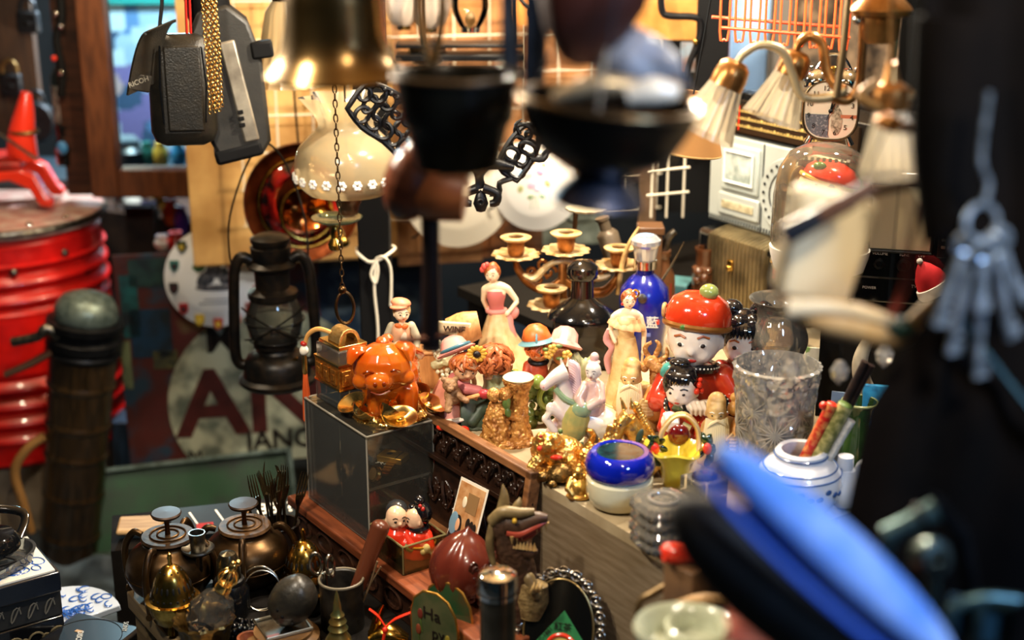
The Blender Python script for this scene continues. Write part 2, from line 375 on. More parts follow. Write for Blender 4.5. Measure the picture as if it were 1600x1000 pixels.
# plank with padlocks at far left
p = atY(76, 270, 3.84); q = atY(-60, 270, 3.84)
T('padlock_plank', 'weathered brown plank hung with padlocks at far left', 'plank', ((p.x + q.x) / 2, 3.84, 0), 0, k=1)
P('plank', MB().box((0, .0, 1.65), (p.x - q.x, .03, 1.53)), mat('rough_plank', '3c2818', .7, c2='24170e', sc=10, stretch=(7, 7, 1), bump=.3, bsc=50))
for i, (x, y, l) in enumerate([(44, 30, 'big black padlock nearest the top of the plank'), (17, 128, 'grey padlock with brass shackle on the plank'), (60, 190, 'round black padlock lowest on the plank')]):
    T('padlock', l, 'padlock', atY(x, y, 3.81), 0, 'padlocks on the plank'); g = mat('lock_iron', '23262a', .45, .7, c2='15171a', sc=80, bump=.3)
    if i == 2: P('lock_body', MB().lathe([(0, -10), (24, -10), (28, -5), (28, 5), (24, 10), (0, 10)], 28, r=(90, 0, 0), sy=1.15), g)
    else: P('lock_body', MB().box((0, 0, -4), (36, 14, 36)), g, bev=5); P('keyhole', MB().ell((0, -7, -6), (7, 2, 4)), BLACK)
    z = 14 if i < 2 else 28
    P('shackle', MB().tube([(-11, 0, z - 4), (-11, 0, z + 8), (-7, 0, z + 16), (0, 0, z + 19), (7, 0, z + 16), (11, 0, z + 8), (11, 0, z - 4)], 3.2, 8, 3), g if i != 1 else mat('old_brass', '6a5330', .4, .8))
# things hanging in the dark gap
T('hanging_glass_bottle', 'dark glass bottle hanging between the plank and window frame', 'bottle', atY(104, 150, 3.55), 0)
P('bottle_body', MB().lathe([(0, -60), (20, -58), (22, -50), (22, 30), (10, 52), (8, 90), (10, 92), (0, 92)], 24), mat('bottle_dark', '0e1614', .1, coat=.5, bump=.5, bsc=90))
P('label_patch', MB().lathe([(22.5, -40), (22.5, 18)], 24, close=False), mat('bottle_label', '7b8a86', .4, c2='39423f', sc=70))
P('cord', MB().tube([(0, 0, 90), (-4, 0, 150), (2, 0, 260)], 1.5), BLACK)
T('beaded_strap', 'dark strap with silver beads dangling beside the window frame', 'strap', atY(88, 80, 3.5), 0)
P('strap', MB().tube([(0, 0, -70), (6, 0, -30), (2, 0, 20), (14, 0, 60), (12, 0, 200)], 7, 8, 4), BLACK)
for i, (x, z, c) in enumerate([(8, 58, CHROME), (-2, -10, RED), (7, -32, CHROME), (14, 38, CHROME)]): P('bead', MB().ell((x, -8, z), 4.5), c)
T('blue_glass_lamp', 'small dark lamp with blue glowing glass near the red stand', 'lamp', atY(100, 225, 3.52), 0)
P('body', MB().lathe([(0, -34), (13, -32), (15, -6), (10, 8), (12, 30), (0, 34)], 20), BLACKG); P('glass', MB().ell((0, -12, -4), (9, 6, 11)), mat('blue_glass', '3a78b0', .05, coat=1))

# clutter on the table under the window
tb = at(215, 352, .62)
T('clutter_table', 'brown sloping table edge below the window with shiny clutter', 'table', (tb.x, tb.y + .1, .62), -28, k=1)
P('tabletop', MB().box((.1, .25, -.01), (.86, .5, .02)), mat('brown_shelf', '4a3527', .5, c2='2f211a', sc=12)); P('apron', MB().box((.1, .01, -.08), (.86, .02, .12)), mat('brown_shelf', '4a3527'))
P('leg', MB().box((-.28, .03, -.32), (.04, .04, .6)), WOODD); P('leg', MB().box((.28, .4, -.32), (.04, .04, .6)), WOODD)
for i, (x, y, rr, h, M, l) in enumerate([(180, 318, 10, 26, CHROME, 'small chrome pot on the table below the window'), (200, 322, 14, 30, PORC, 'white round pot on table below the window'), (226, 340, 17, 30, mat('steel_blue', '5d7280', .2, .8), 'steel blue pot among table clutter'), (243, 325, 13, 40, BRASS, 'brass jar on the table below the window'), (262, 345, 15, 40, ORANGE, 'orange jar on the table below the window'), (278, 360, 12, 44, mat('violet_glass', '46309a', .1, coat=.5), 'violet jar nearest the paper board'), (214, 312, 11, 20, CHROME, 'second chrome pot behind the blue one'), (268, 388, 14, 30, REDD, 'dark red jar by the commemorative plate'), (246, 385, 13, 22, PORC, 'white and orange cup on table corner')]):
    solo('clutter_pot', l, 'pot', at(x, y + 14, .62) + Vector((0, .06, 0)), MB().lathe([(rr * .6, 0), (rr, h * .3), (rr, h * .55), (rr * .6, h * .85), (rr * .7, h), (rr * .5, h), (rr * .4, h * .8), (0, h * .7)], 20), M, group='pots on the table below the window')

# red drum on a crate, red stand on it
db = at(38, 668, .18)
solo('drum_crate', 'pale beige crate under the red drum', 'crate', (db.x, db.y, .09), MB().box((-60, 0, 0), (370, 290, 110)), mat('crate_paint', '9a8c78', .6, c2='7a6d5b', sc=12), rz=6, bev=3, up=False)
T('red_drum', 'large ribbed red metal drum with silver rimmed lid', 'drum', db)
pr = [(0, 0), (158, 0), (160, 4)]
for z in range(8, 300, 3): pr.append((159 - z * .055 + (5 * math.sin((z - 30) / 24 * 2 * PI) if 30 < z < 126 or 206 < z < 278 else 0), z))
pr += [(141, 300), (136, 312), (0, 314)]
P('drum_body', MB().lathe(pr, 56), mat('drum_red', 'd01510', .34, c2='b40f0d', sc=18, coat=.3))
P('lid', MB().lathe([(0, 312), (150, 312), (153, 316), (153, 322), (148, 326), (60, 330), (0, 330)], 56), mat('lid_pink', 'b98a80', .3, .3, c2='c9b5a8', sc=25))
P('lid_ring', MB().torus((0, 0, 320), 151, 5), PEWTER)
for a in range(-150, -20, 24):
    q = math.radians(a); P('lid_screw', MB().ell((138 * math.cos(q), 138 * math.sin(q), 328), (5, 5, 4)), CHROME)
for a, z in ((-66, 268), (-35, 282), (-98, 142), (-90, 8), (-20, 250)):
    q = math.radians(a); rr = 158 - z * .055; P('rivet', MB().ell((rr * math.cos(q), rr * math.sin(q), z), 6), PEWTER)
T('red_iron_stand', 'red cast iron stand with arched feet on top of the drum', 'stand', db + Vector((0, 0, 331 * K[0] * K[1])), 6)
o = [(-75, 0), (-60, 0), (-48, 22), (-30, 40), (22, 46), (50, 32), (64, 6), (82, 4), (84, 12), (74, 22), (60, 52), (40, 62), (-30, 58), (-56, 40), (-75, 12)]
P('arched_foot', MB().prism(o, 26, (10, -40, 0)), RED, bev=3); P('arched_foot', MB().prism(o, 26, (10, 40, 0)), RED, bev=3)
P('top_plate', MB().box((-4, 0, 68), (110, 110, 12)), mat('red_worn', '7a1a14', .4, c2='a3241a', sc=40), bev=3)
P('horn', MB().tube([(46, -10, 70), (48, -10, 105), (56, -10, 140), (62, -10, 170)], [24, 21, 15, 8], 16, 3), RED); P('horn', MB().tube([(-72, 0, 70), (-74, 0, 110), (-76, 0, 160)], [22, 20, 8], 16, 3), RED)
P('horn_band', MB().torus((52, -10, 112), 20, 3), mat('old_brass', '6a5330', .4, .8)); P('rod', MB().tube([(20, -50, 120), (80, -60, 78)], 2.5), STEEL)
# bamboo pump
T('bamboo_pump', 'tall dark bamboo pump with grey metal cap and spout', 'pump', at(108, 872, 0), r=(0, 9, 0)); K[1] *= .875; K[0] *= .9; K[1] *= 1.0
pr = [(0, 0), (46, 0)]
for z in range(4, 430, 4): pr.append((47 + z * .02 + (3 if any(abs(z - n) < 5 for n in (50, 130, 205, 262, 335)) else 0), z))
P('bamboo_tube', MB().lathe(pr + [(52, 432), (0, 432)], 30), mat('bamboo_brown', '2e200f', .3, c2='1a1207', sc=16, stretch=(5, 5, 1), coat=.2))
P('collar', MB().lathe([(54, 400), (62, 402), (62, 416), (56, 420), (56, 432), (63, 434), (63, 446), (54, 450), (0, 450)], 30), DARK)
P('cap', MB().lathe([(50, 448), (52, 452), (50, 470), (40, 486), (20, 494), (0, 495)], 30), mat('cap_grey', '6f7f7a', .4, .5, c2='4b5a56', sc=50))
P('spout', MB().tube([(-30, -40, 425), (-50, -48, 440), (-60, -52, 425), (-100, -56, 410)], [10, 9, 8, 8], 12, 3), PEWTER)
P('lever', MB().tube([(-40, -40, 398), (-70, -48, 375), (-108, -56, 352)], [12, 12, 10], 10, 2, flat=.5), mat('lever_brown', '37251c', .4)); P('hose_clip', MB().torus((0, 0, 392), 55, 7), DARK)
P('cane_handle', MB().tube([(-46, -30, 240), (-72, -36, 215), (-90, -38, 170), (-72, -38, 110), (-58, -34, 60)], 8, 10, 4), mat('cane', '8a6436', .45))
solo('blue_tin', 'small blue and black tin beside the green tray, behind the pump', 'tin', at(172, 735, .18) + Vector((.02, .2, -.1)), MB().box((0, 0, 40), (66, 60, 100)), mat('blue_tin', '25394f', .4, c2='0f141b', sc=14, stretch=(6, 6, 1)), bev=2)
solo('brown_cardboard', 'brown blurred cardboard strip between the drum and painted sign', 'cardboard', at(190, 640, .2) + Vector((0, .35, 0)), MB().box((0, 0, 60), (42, 20, 360)), mat('card_brown', '4b3a30', .7, c2='1d1a1a', sc=9))
solo('loop_cable', 'dark cable loop against the pale crate', 'cable', at(52, 770, .02), MB().torus((0, 0, 40), 26, 4, (80, 0, 20), sy=1.6), BLACK)
solo('cream_board', 'cream board leaning at the left edge below the crate', 'board', at(4, 905, .003), MB().box((-20, 0, 110), (50, 8, 220)), mat('cream_card', 'c9bba0', .5))

# painted tin sign
sg = ad(205, 735, 3.55)
T('painted_tin_sign', 'large weathered tin sign with pale disc and dark red lettering', 'sign', sg, 10)
sm_, nt, out = new_mat('sign_paint'); L = nt.links.new
bs = nd(nt, 'ShaderNodeBsdfPrincipled'); bs.inputs['Roughness'].default_value = .5; tc = nd(nt, 'ShaderNodeTexCoord'); no = nd(nt, 'ShaderNodeTexNoise', **{'Scale': 7.0, 'Detail': 5.0}); L(tc.outputs['Object'], no.inputs[0])
rp = nd(nt, 'ShaderNodeValToRGB'); el = rp.color_ramp.elements
for i, (p_, c) in enumerate([(0, '1d2a38'), (.42, '22384a'), (.5, '47201d'), (.62, '4f1d1a'), (.72, '6b5f40')]):
    e = el[i] if i < 2 else el.new(p_); e.position = p_; e.color = lin(c)
L(no.outputs[0], rp.inputs[0]); L(rp.outputs[0], bs.inputs[0]); L(bs.outputs[0], out.inputs[0])
sign = CUR[0]; P('tin_sheet', MB().box((238, 0, 159), (476, 6, 318)), sm_, bev=1)
n = 40; disc = [(222 + 158 * math.cos(2 * PI * i / n) , 92 + 142 * math.sin(2 * PI * i / n)) for i in range(n)]
disc = [(x, max(3, z)) for x, z in disc]
P('painted_disc', MB().prism(disc, 2, (0, -4, 0)), mat('disc_grey', 'aeb29c', .5, c2='5f675c', sc=16, lo=.42, hi=.62))
for x, z, w_, h_, c in ((48, 205, 60, 70, '17344e'), (20, 245, 26, 90, '1f5a5c'), (50, 292, 56, 40, '28433f'), (66, 165, 36, 26, '6d6a3c'), (8, 160, 14, 70, '6f7a58')): P('paint_patch', MB().box((x, -3.6, z), (w_, 1, h_)), mat('patch' + c, c, .5, c2='1a2228', sc=22))
P('paint_patch', MB().box((388, -3.6, 225), (170, 1, 180)), mat('patch_navy', '162a40', .5, c2='5f707c', sc=14, lo=.5, hi=.8))
RL = mat('sign_red', '4c1d1a', .5, c2='3a1513', sc=20)
TX('lettering', 'AN', 150, (192, -6, 92), RL, bold=4, sx=1.05); TX('lettering', 'M', 62, (150, -6, 190), MATS['dark_paint'], bold=1); TX('lettering', 'JANG', 46, (232, -6, 34), MATS['dark_paint'], bold=1, sx=.95); TX('lettering', 'M', 30, (100, -6, 16), MATS['dark_paint'])
# green tray leaning in front
T('green_metal_tray', 'long green metal tray leaning below the painted sign', 'tray', at(134, 872, .004), r=(-24, 0, 17)); K[1] *= .74
P('tray_face', MB().box((165, 0, 80), (330, 6, 156)), mat('tray_green', '0a3d1e', .45, c2='16261a', sc=9, lo=.42, hi=.66))
for c, d in (((165, -8, 158), (334, 20, 9)), ((165, -8, 3), (334, 20, 8)), ((1, -8, 80), (8, 20, 160)), ((330, -8, 80), (8, 20, 160))): P('tray_rim', MB().box(c, d), mat('rim_grey_green', '4b5e5b', .45, c2='22352c', sc=30), bev=1.5)
solo('grey_tarpaulin', 'crumpled blue grey tarpaulin on the floor', 'tarpaulin', at(150, 925, .003), MB().sheet(lambda u, v: (300 * u - 190, 330 * v - 250, 10 + 7 * math.sin(u * 17 + v * 4) + 6 * math.sin(v * 13)), 26, 26, 2), mat('tarp', '5b6e80', .5, c2='2d3945', sc=14))

# commemorative plate
def plate(name, label, px, py, r_, d, tilt, turn=0, m=PORC, grp=None):
    T(name, label, 'plate', ad(px, py, d), r=(tilt, 0, turn), group=grp)
    P('plate', MB().lathe([(0, 3), (r_ * .62, 3), (r_ * .68, 0), (r_ * .98, -9), (r_, -10), (r_, -8), (r_ * .7, 3), (r_ * .62, 7), (0, 7)], 56, r=(90, 0, 0)), m); return CUR[0]
pl = plate('commemorative_plate', 'white commemorative plate with coloured shields around the rim', 333, 436, 76, 3.33, -4, 6, mat('plate_blue_white', 'f0f4fa', .2, coat=.5))
sh = [(-8, 9), (8, 9), (8, -2), (5, -7), (0, -10), (-5, -7), (-8, -2)]
for (x, y, c) in [(288, 385, '1d3a2c'), (275, 414, '3d7f78'), (272, 448, '2c2a2a'), (285, 480, '9c1d22'), (309, 498, 'b59a2a'), (337, 505, 'a8322a'), (365, 500, 'c0552a'), (388, 482, '8f2626'), (402, 455, '9c2a2a')]:
    P('shield', MB().prism([(a * .92, b * .92) for a, b in sh], 2, ((x - 333), -1.5, -(y - 436))), CU(c)); P('shield', MB().prism([(a * .5, b * .5) for a, b in sh], 2, ((x - 333), -2.4, -(y - 436) - 1)), CU('c9b04a' if c in ('b59a2a', 'a8322a', '1d3a2c') else '3a2228'))
m = MB(); 
for x, z in ((-6, 5), (6, 14), (18, 4), (28, 2), (-16, -4)): m.ell((x, -7, z), (9, 2, 12)); m.ell((x + 1, -8, z + 12), (4, 2, 4))
P('soldier_print', m.ell((6, -7, -12), (34, 2, 5)), mat('print_dark', '1a2330', .5, c2='6b6a72', sc=90))
for x, z, c in ((-20, 20, '2a6a3a'), (30, 24, 'b8402a'), (16, 28, 'c9a83a')): P('print_patch', MB().ell((x, -6, z), (12, 2, 9)), CU(c))
m = MB()
for z, w_ in ((-30, 38), (-36, 52)):
    for i in range(9): m.box((6 - w_ / 2 + w_ * i / 8, -7.2, z), (w_ / 11, 1, 2))
P('caption_print', m, CU('3a4a5e'))

# aged board with wire grid
BA = 11.0
bo = ad(303, 415, 3.22)
T('aged_board', 'stained yellow paper board lit behind hanging lamps', 'board', bo, BA)
bm = mat('aged_paper', 'd3ab6c', .6, c2='9c6f3a', sc=9, lo=.35, hi=.72, bump=.1, bsc=60)
P('paper', MB().box((160, 0, 200), (320, 8, 400)), bm, bev=1); P('paper_edge', MB().box((160, 3, 197), (318, 8, 400)), mat('card_edge', '8d6a3f', .7))
P('paper', MB().box((488, 2, 300), (340, 8, 370)), mat('aged_paper_red', 'c08a58', .6, c2='7e5330', sc=8))
P('lower_strip', MB().box((388, -2, 30), (136, 10, 90), (0, -.5, 0)), mat('aged_strip', '9a7350', .6, c2='6c4c33', sc=14)); P('lower_strip', MB().box((505, -4, 32), (100, 10, 80), (0, -1, 0)), mat('strip_orange', '8a5a38', .5, c2='45352c', sc=16))
P('lower_strip', MB().box((606, -4, 44), (104, 8, 80), (0, -1, 0)), mat('strip_grey', '8f9a90', .35, c2='5d665e', sc=22))
go_ = ad(395, 385, 3.18)
T('wire_grid', 'white wire grid hanging in front of the aged board', 'grid', go_, BA)
WW = mat('white_wire', 'd6cdb8', .4)
for i in range(13): P('upright_wire', MB().tube([(i * 55 - 8, 0, 30), (i * 55 - 8, 0, 430)], 1.6, 6), WW)
for i in range(8): P('cross_wire', MB().tube([(-12, -2, 32 + i * 55), (660, -2, 32 + i * 55)], 1.6, 6), WW)
pl = plate('white_plate', 'plain white plate hanging by the mallet', 716, 300, 87, 3.1, -4, 8, mat('plate_cream', 'efe4cd', .2, coat=.4))
for x, z in ((-62, -58), (60, -66), (-60, 60)): P('plate_clip', MB().tube([(x, -14, z), (x * 1.1, -12, z * 1.1), (x * 1.2, 4, z * 1.2)], 1.8, 6), DARK)
pl = plate('floral_plate', 'white plate with violet flower bouquet hanging beside the dark bowl', 836, 291, 70, 3.08, -4, -8, mat('plate_white', 'f3f0ea', .15, coat=.5))
for x, z, q, c in ((-4, 2, 8, 'd8b0c8'), (8, 22, 7, 'c59ac0'), (-10, 18, 7, 'e8dcd2'), (4, -4, 6, 'd9bfd6'), (-22, -4, 6, 'a8ad72'), (20, 6, 6, 'b9b47c'), (-6, -16, 5, '8aa07a'), (12, -14, 5, '8fae94'), (-4, 36, 6, 'd9894a'), (14, 34, 4, 'c9b070')): P('flower_print', MB().ell((x, -7, z), (q, 1.4, q * .7), (0, x * 3, 0)), CU(c))
for x in (-6, 0, 6): P('stem_print', MB().tube([(x * .6, -7.2, -12), (x, -7.2, -34)], .8, 6), CU('9aa58c'))
for x, z in ((-62, -32), (52, -46)): P('plate_clip', MB().tube([(x, -14, z), (x * 1.12, -10, z * 1.12), (x * 1.2, 4, z * 1.2)], 1.8, 6), DARK)

# black post with string
pb = ad(590, 520, 2.72)
T('black_post', 'square black wooden post tied with white string', 'post', (pb.x, pb.y, 0), 0)
P('post', MB().box((0, 0, 1060), (44, 40, 2120)), BLACK, bev=2)
zs = (ad(590, 380, 2.72).z) / K[0] / K[1]; CO = mat('cotton_string', 'e3d9c2', .8, bump=.4, bsc=500)
st = P('string', MB().tube([(-23, -22, zs + 2), (-8, -25, zs - 8), (6, -26, zs - 6), (23, -22, zs + 2), (24, 22, zs), (-24, 22, zs)], 2.2, 8, 3, closed=True), CO)
P('string_tail', MB().tube([(4, -26, zs - 4), (0, -27, zs - 40), (3, -24, zs - 90), (1, -23, zs - 150)], 2, 8, 4), CO, st); P('string_tail', MB().tube([(4, -26, zs - 4), (16, -28, zs - 2), (24, -25, zs - 20), (22, -23, zs - 64)], 2, 8, 4), CO, st)
P('string_loop', MB().tube([(4, -27, zs - 6), (-4, -28, zs - 22), (2, -28, zs - 34), (6, -27, zs - 18)], 2, 8, 4, closed=True), CO, st)
# ---------------------------------------------------------------- hanging things, left and middle
BAIL = mat('bail_wire', '1a1713', .4, .7)
# hurricane lantern
T('hurricane_lantern', 'black hurricane lantern with clear globe hanging by its wire bail', 'lantern', ad(434, 598, 2.72), 8)
LI = mat('lantern_black', '121110', .38, .5, c2='241c14', sc=50, bump=.15, bsc=120)
P('fuel_tank', MB().lathe([(0, 0), (54, 0), (60, 5), (60, 10), (52, 14), (50, 34), (44, 44), (30, 50), (26, 58), (0, 58)], 40), LI)
P('burner', MB().lathe([(26, 54), (34, 58), (34, 66), (22, 74), (0, 74)], 28), LI)
P('globe', MB().lathe([(30, 62), (40, 76), (44, 98), (41, 116), (33, 132)], 36, cap=False), thin('lantern_glass', 'c9c8c4', .05, 1.5, .12, '9a9488'))
P('wick_flame_tube', MB().cyl((0, 0, 66), 8, 14), MATS['dark_metal'])
P('chimney', MB().lathe([(34, 128), (38, 132), (38, 140), (26, 146), (27, 172), (36, 176), (38, 180), (28, 186), (30, 194), (31, 206), (26, 208), (30, 214), (30, 219), (20, 224), (0, 226)], 36), LI)
for s in (-1, 1):
    P('side_tube', MB().tube([(s * 44, 0, 30), (s * 58, 0, 34), (s * 62, 0, 60), (s * 58, 0, 150), (s * 54, 0, 178), (s * 44, 0, 192), (s * 30, 0, 186)], 8.5, 12, 4), LI)
    P('guard_wire', MB().tube([(s * 48, -4, 118), (s * 30, -34, 112), (0, -45, 96), (-s * 28, -36, 80), (-s * 46, -6, 70)], 1.4, 6, 4), BAIL)
P('guard_ring', MB().torus((0, 0, 98), 46, 1.3), BAIL); P('guard_ring', MB().torus((0, 0, 70), 40, 1.3), BAIL)
P('bail', MB().tube([(-58, 0, 176), (-62, 4, 200), (-58, 10, 250), (-30, 14, 320), (0, 14, 352), (30, 14, 320), (52, 10, 250), (56, 2, 200), (54, 0, 180)], 1.6, 6, 4), BAIL)
P('filler_cap', MB().cyl((26, -26, 38), 8, 8), MATS['brass'])

# copper dish lamp with red glass
T('copper_dish_lamp', 'round copper lamp with red mottled glass behind the frosted shade', 'lamp', ad(472, 316, 2.9), r=(-8, 0, 14))
ry = (90, 0, 0)
P('copper_dish', MB().lathe([(0, -14), (60, -14), (84, -4), (91, 6), (89, 12), (80, 8), (70, 6), (68, 0), (0, -2)], 56, r=ry), COPPER)
P('gold_band', MB().torus((0, -9, 0), 68, 2.6, ry, 48), BRASS)
P('red_glass', MB().lathe([(66, 7), (62, 14), (54, 19), (46, 21), (42, 18)], 48, r=ry, cap=False), mat('red_mottled_glass', '8a140c', .08, c2='120404', sc=26, lo=.40, hi=.58, coat=1))
P('gold_band', MB().torus((4, -19, -16), 40, 3, ry, 40), BRASS)
P('reflector', MB().lathe([(38, 18), (34, 8), (20, 3), (0, 2)], 36, (4, 0, -16), ry, cap=False), mat('copper_bright', 'c8692e', .12, 1))
P('burner', MB().tube([(14, -12, -14), (26, -34, -16), (40, -46, -30), (52, -52, -52)], [9, 8, 9, 8], 12, 3), BRASS); P('burner_cap', MB().ell((54, -54, -58), (11, 10, 9)), BRASS)
P('knob', MB().ell((-14, -20, -8), 6), BRONZE); P('hanger', MB().tube([(0, 4, 88), (-2, 4, 160), (0, 6, 330)], 1.6), BAIL)

# frosted ruffled shade on a brass oil lamp
T('frosted_oil_lamp', 'oil lamp with ruffled frosted shade and white flower decoration', 'lamp', ad(544, 300, 2.45), 0)
ruf = lambda a, i, z: 1 + (.10 if z > 128 else .05 if z > 112 else 0) * math.sin(6 * a)
pr = spline([(62, 0, 0), (76, 0, 14), (82, 0, 38), (76, 0, 66), (58, 0, 86), (44, 0, 100), (44, 0, 114), (54, 0, 132), (62, 0, 146)], 4)
P('shade', MB().lathe([(v.x, v.z) for v in pr], 72, cap=False, mod=lambda a, i, z: 1 + max(0, (z - 104) / 42) * .16 * math.sin(6 * a)), FROST)
for i in range(-6, 7):
    a = -PI / 2 + i * .29; fm = MB()
    for k in range(6): fm.ell((82 * math.cos(a) + 4.6 * math.cos(k * PI / 3) * -math.sin(a), 82 * math.sin(a) + 4.6 * math.cos(k * PI / 3) * math.cos(a), 26 + 4.6 * math.sin(k * PI / 3)), (3.2, 3.2, 3.2), n=8)
    P('flower_motif', fm, WHITEP)
P('socket', MB().lathe([(0, -36), (14, -34), (18, -20), (26, -4), (26, 2), (0, 4)], 28), mat('socket_brown', '4a2a18', .25, coat=.3))
P('bulb', MB().lathe([(0, 60), (14, 52), (18, 38), (12, 18), (10, 2), (0, 2)], 20), FROST)
P('glass_saucer', MB().lathe([(0, -46), (30, -44), (38, -40), (40, -37), (36, -37), (28, -40), (0, -42)], 40, (-18, -8, 0)), thin('saucer_glass', 'c3cfb4', .05, 1.5, .35, 'b9c7a6'))
P('brass_stem', MB().lathe([(0, -92), (10, -88), (12, -80), (6, -70), (8, -60), (5, -48), (0, -44)], 20, (-22, -8, 0)), BRASS)
P('hanging_rod', MB().tube([(0, 0, 40), (0, 2, 160), (0, 4, 420)], 1.5), BAIL)

# camera bags
T('leather_camera_bag', 'black leather camera case with open flap on red strap', 'bag', ad(284, 130, 2.35), 8)
P('case', MB().box((0, 0, -10), (104, 62, 172), t=.93), LEATHER, bev=24)
P('front_panel', MB().box((6, -34, -4), (56, 6, 130)), LEATHER, bev=10)
fl = lambda u, v: (-20 - 38 * u + 40 * (v - .5), -34 - 4 * u + 30 * (v - .5), 90 + 8 * math.sin(u * 2.6) - 96 * u ** 1.6 + 14 * (v - .5))
P('flap', MB().sheet(fl, 14, 6, 5), LEATHER, bev=2); P('flap_tab', MB().box((-58, -42, 8), (34, 5, 26), (0, 14, 30)), mat('tab_black', '2a2722', .3), bev=3)
TX('stamp', 'RICOH', 11, (-60, -47, 10), mat('stamp_grey', '8a8577', .4), r=(90, -14, 30))
P('piping', MB().tube([(-26, -37, 62), (-30, -37, 0), (-28, -37, -56)], 1.4), MATS['gloss_black']); P('piping', MB().tube([(36, -37, 60), (40, -37, 0), (36, -37, -56)], 1.4), MATS['gloss_black'])
for s in (-1.5, 1.5): P('red_strap', MB().tube([(16 + s * 2, -2, 70), (18 + s * 2, -4, 130), (20 + s * 2, -4, 330)], 2, 8), REDD)
P('neck_strap', MB().tube([(-30, 10, 76), (-22, 10, 120), (-16, 12, 330)], 4, 8, flat=.4), BLACK)
T('camcorder', 'dark grey camcorder with silver grip plate hanging behind the leather case', 'camcorder', ad(362, 120, 2.42), r=(0, -6, 12))
bdm = mat('camcorder_grey', '23221f', .5, c2='2b2925', sc=40, bump=.15, bsc=300)
P('body', MB().prism([(-48, -92), (-40, -112), (26, -122), (44, -100), (50, 30), (38, 84), (10, 112), (-34, 108), (-50, 80)], 80), bdm, bev=6)
P('silver_plate', MB().box((8, -42, -18), (24, 6, 156), (0, -5, 0)), mat('brushed_silver', 'b3aa98', .35, .6, c2='7a7266', sc=18), bev=3)
for z in (-56, -66, -76): P('button', MB().box((4, -47, z + 8), (9, 4, 6)), BLACK, bev=1)
P('grip_block', MB().box((52, -34, 40), (34, 24, 26)), MATS['matt_black'], bev=4); P('base_band', MB().box((-8, 0, -112), (76, 84, 24), (0, -6, 0)), BLACK, bev=6)
P('lens_barrel', MB().lathe([(0, -30), (30, -30), (34, -10), (34, 24), (0, 24)], 28, (-18, 0, 112)), BLACK); P('hand_strap', MB().tube([(0, 0, 104), (6, 0, 160), (4, 2, 330)], 3.5), BLACK)
T('gold_chains', 'bunch of thin gold chains hanging in front of the camera bags', 'chains', ad(333, 90, 2.26), 0)
for i in range(6):
    x = -10 + i * 4; h = MB()
    for k in range(64): h.torus((x + math.sin(k * .2 + i) * .8, -2 + (i % 2) * 3, -84 + (i * 7) % 12 + k * 6), 2.3, .8, (90, 0, 90 * (k % 2)), 8, 4, sy=1.6)
    P('chain', h, GOLDP)

# brass bell with chain
T('brass_bell', 'large brass bell hanging blurred in the foreground', 'bell', ad(526, 122, 1.3), 0)
P('bell_body', MB().lathe([(112, 0), (113, 5), (108, 12), (96, 26), (86, 44), (80, 70), (77, 110), (76, 150), (66, 182), (40, 200), (0, 206), (0, 200), (38, 194), (62, 178), (70, 150), (72, 110), (76, 68), (84, 38), (104, 6)], 56, cap=False), mat('bell_brass', '9a7c4e', .24, 1, c2='6e5636', sc=14))
P('crown', MB().torus((0, 0, 222), 20, 6, ry), BRASS); P('hanging_cord', MB().tube([(0, 0, 226), (0, 0, 420)], 4), BLACK)
P('clapper_rod', MB().tube([(9, 0, 180), (9, 0, 20), (9, 0, -10)], 6, 10), BLACK); P('clapper_ball', MB().ell((9, 0, -6), 11), BLACK)
T('bronze_pull_chain', 'thin bronze chain with bead and ring pull hanging before the frosted shade', 'chain', ad(535, 455, 2.15), 0)
ch = MB()
for k in range(58): ch.torus((0, 0, 8 + k * 10.5), 3, 1.1, (90, 0, 90 * (k % 2)), 12, 5, sy=2.1)
P('chain_links', ch, mat('chain_bronze', '4e3c26', .35, .9))
P('pull_bead', MB().ell((0, 0, 2), 6.5), BRONZE); P('pull_ring', MB().torus((3, 0, -26), 14, 2.6, (80, 0, 12), sy=1.7), BRONZE)

# fluted shade behind the bell, glass shades up high
T('fluted_cream_shade', 'cream fluted glass shade half hidden by the brass bell', 'shade', ad(448, 132, 2.6), 0)
P('shade', MB().lathe([(60, 0), (48, 30), (36, 70), (28, 110), (14, 130), (10, 150)], 60, cap=False, mod=lambda a, i, z: 1 + .05 * (1 - z / 150) * math.cos(20 * a)), FROST)
P('cap', MB().lathe([(16, 126), (18, 132), (14, 150), (0, 154)], 20), BRONZE); P('cord', MB().tube([(0, 0, 150), (0, 0, 400)], 2), BLACK)
for i, (x, y, l) in enumerate([(672, 44, 'pink white tulip glass shade at the top behind the iron tools'), (630, 40, 'white glass shade beside the bell top'), (668, 105, 'small white glass cup on the upper rack')]):
    T('tulip_shade', l, 'shade', ad(x, y, 2.9), 0, 'glass shades on the upper rack')
    P('shade', MB().lathe([(12, 0), (24, 10), (34, 34), (44, 58), (46, 62)] if i < 2 else [(14, 0), (24, 6), (28, 24), (32, 36)], 48, cap=False, mod=lambda a, i, z: 1 + .04 * math.cos(12 * a) * z / 60), mat('pinkish_glass', 'f2dcc8', .2, coat=.4))
    P('foot', MB().lathe([(0, -6), (12, -6), (13, 2), (0, 3)], 20), BRASS)
T('clear_glass_globe', 'clear round glass lamp globe standing on the upper iron rack', 'globe', ad(735, 46, 2.75), 0)
P('globe', MB().lathe([(v.x, v.z) for v in spline([(10, 0, 0), (16, 0, 4), (28, 0, 28), (27, 0, 52), (14, 0, 74), (12, 0, 90)], 4)], 36), GLASS); P('foot', MB().lathe([(0, -4), (15, -4), (16, 4), (0, 5)], 20), CHROME); P('bulb', MB().ell((0, 0, 16), (8, 8, 12)), FROST)
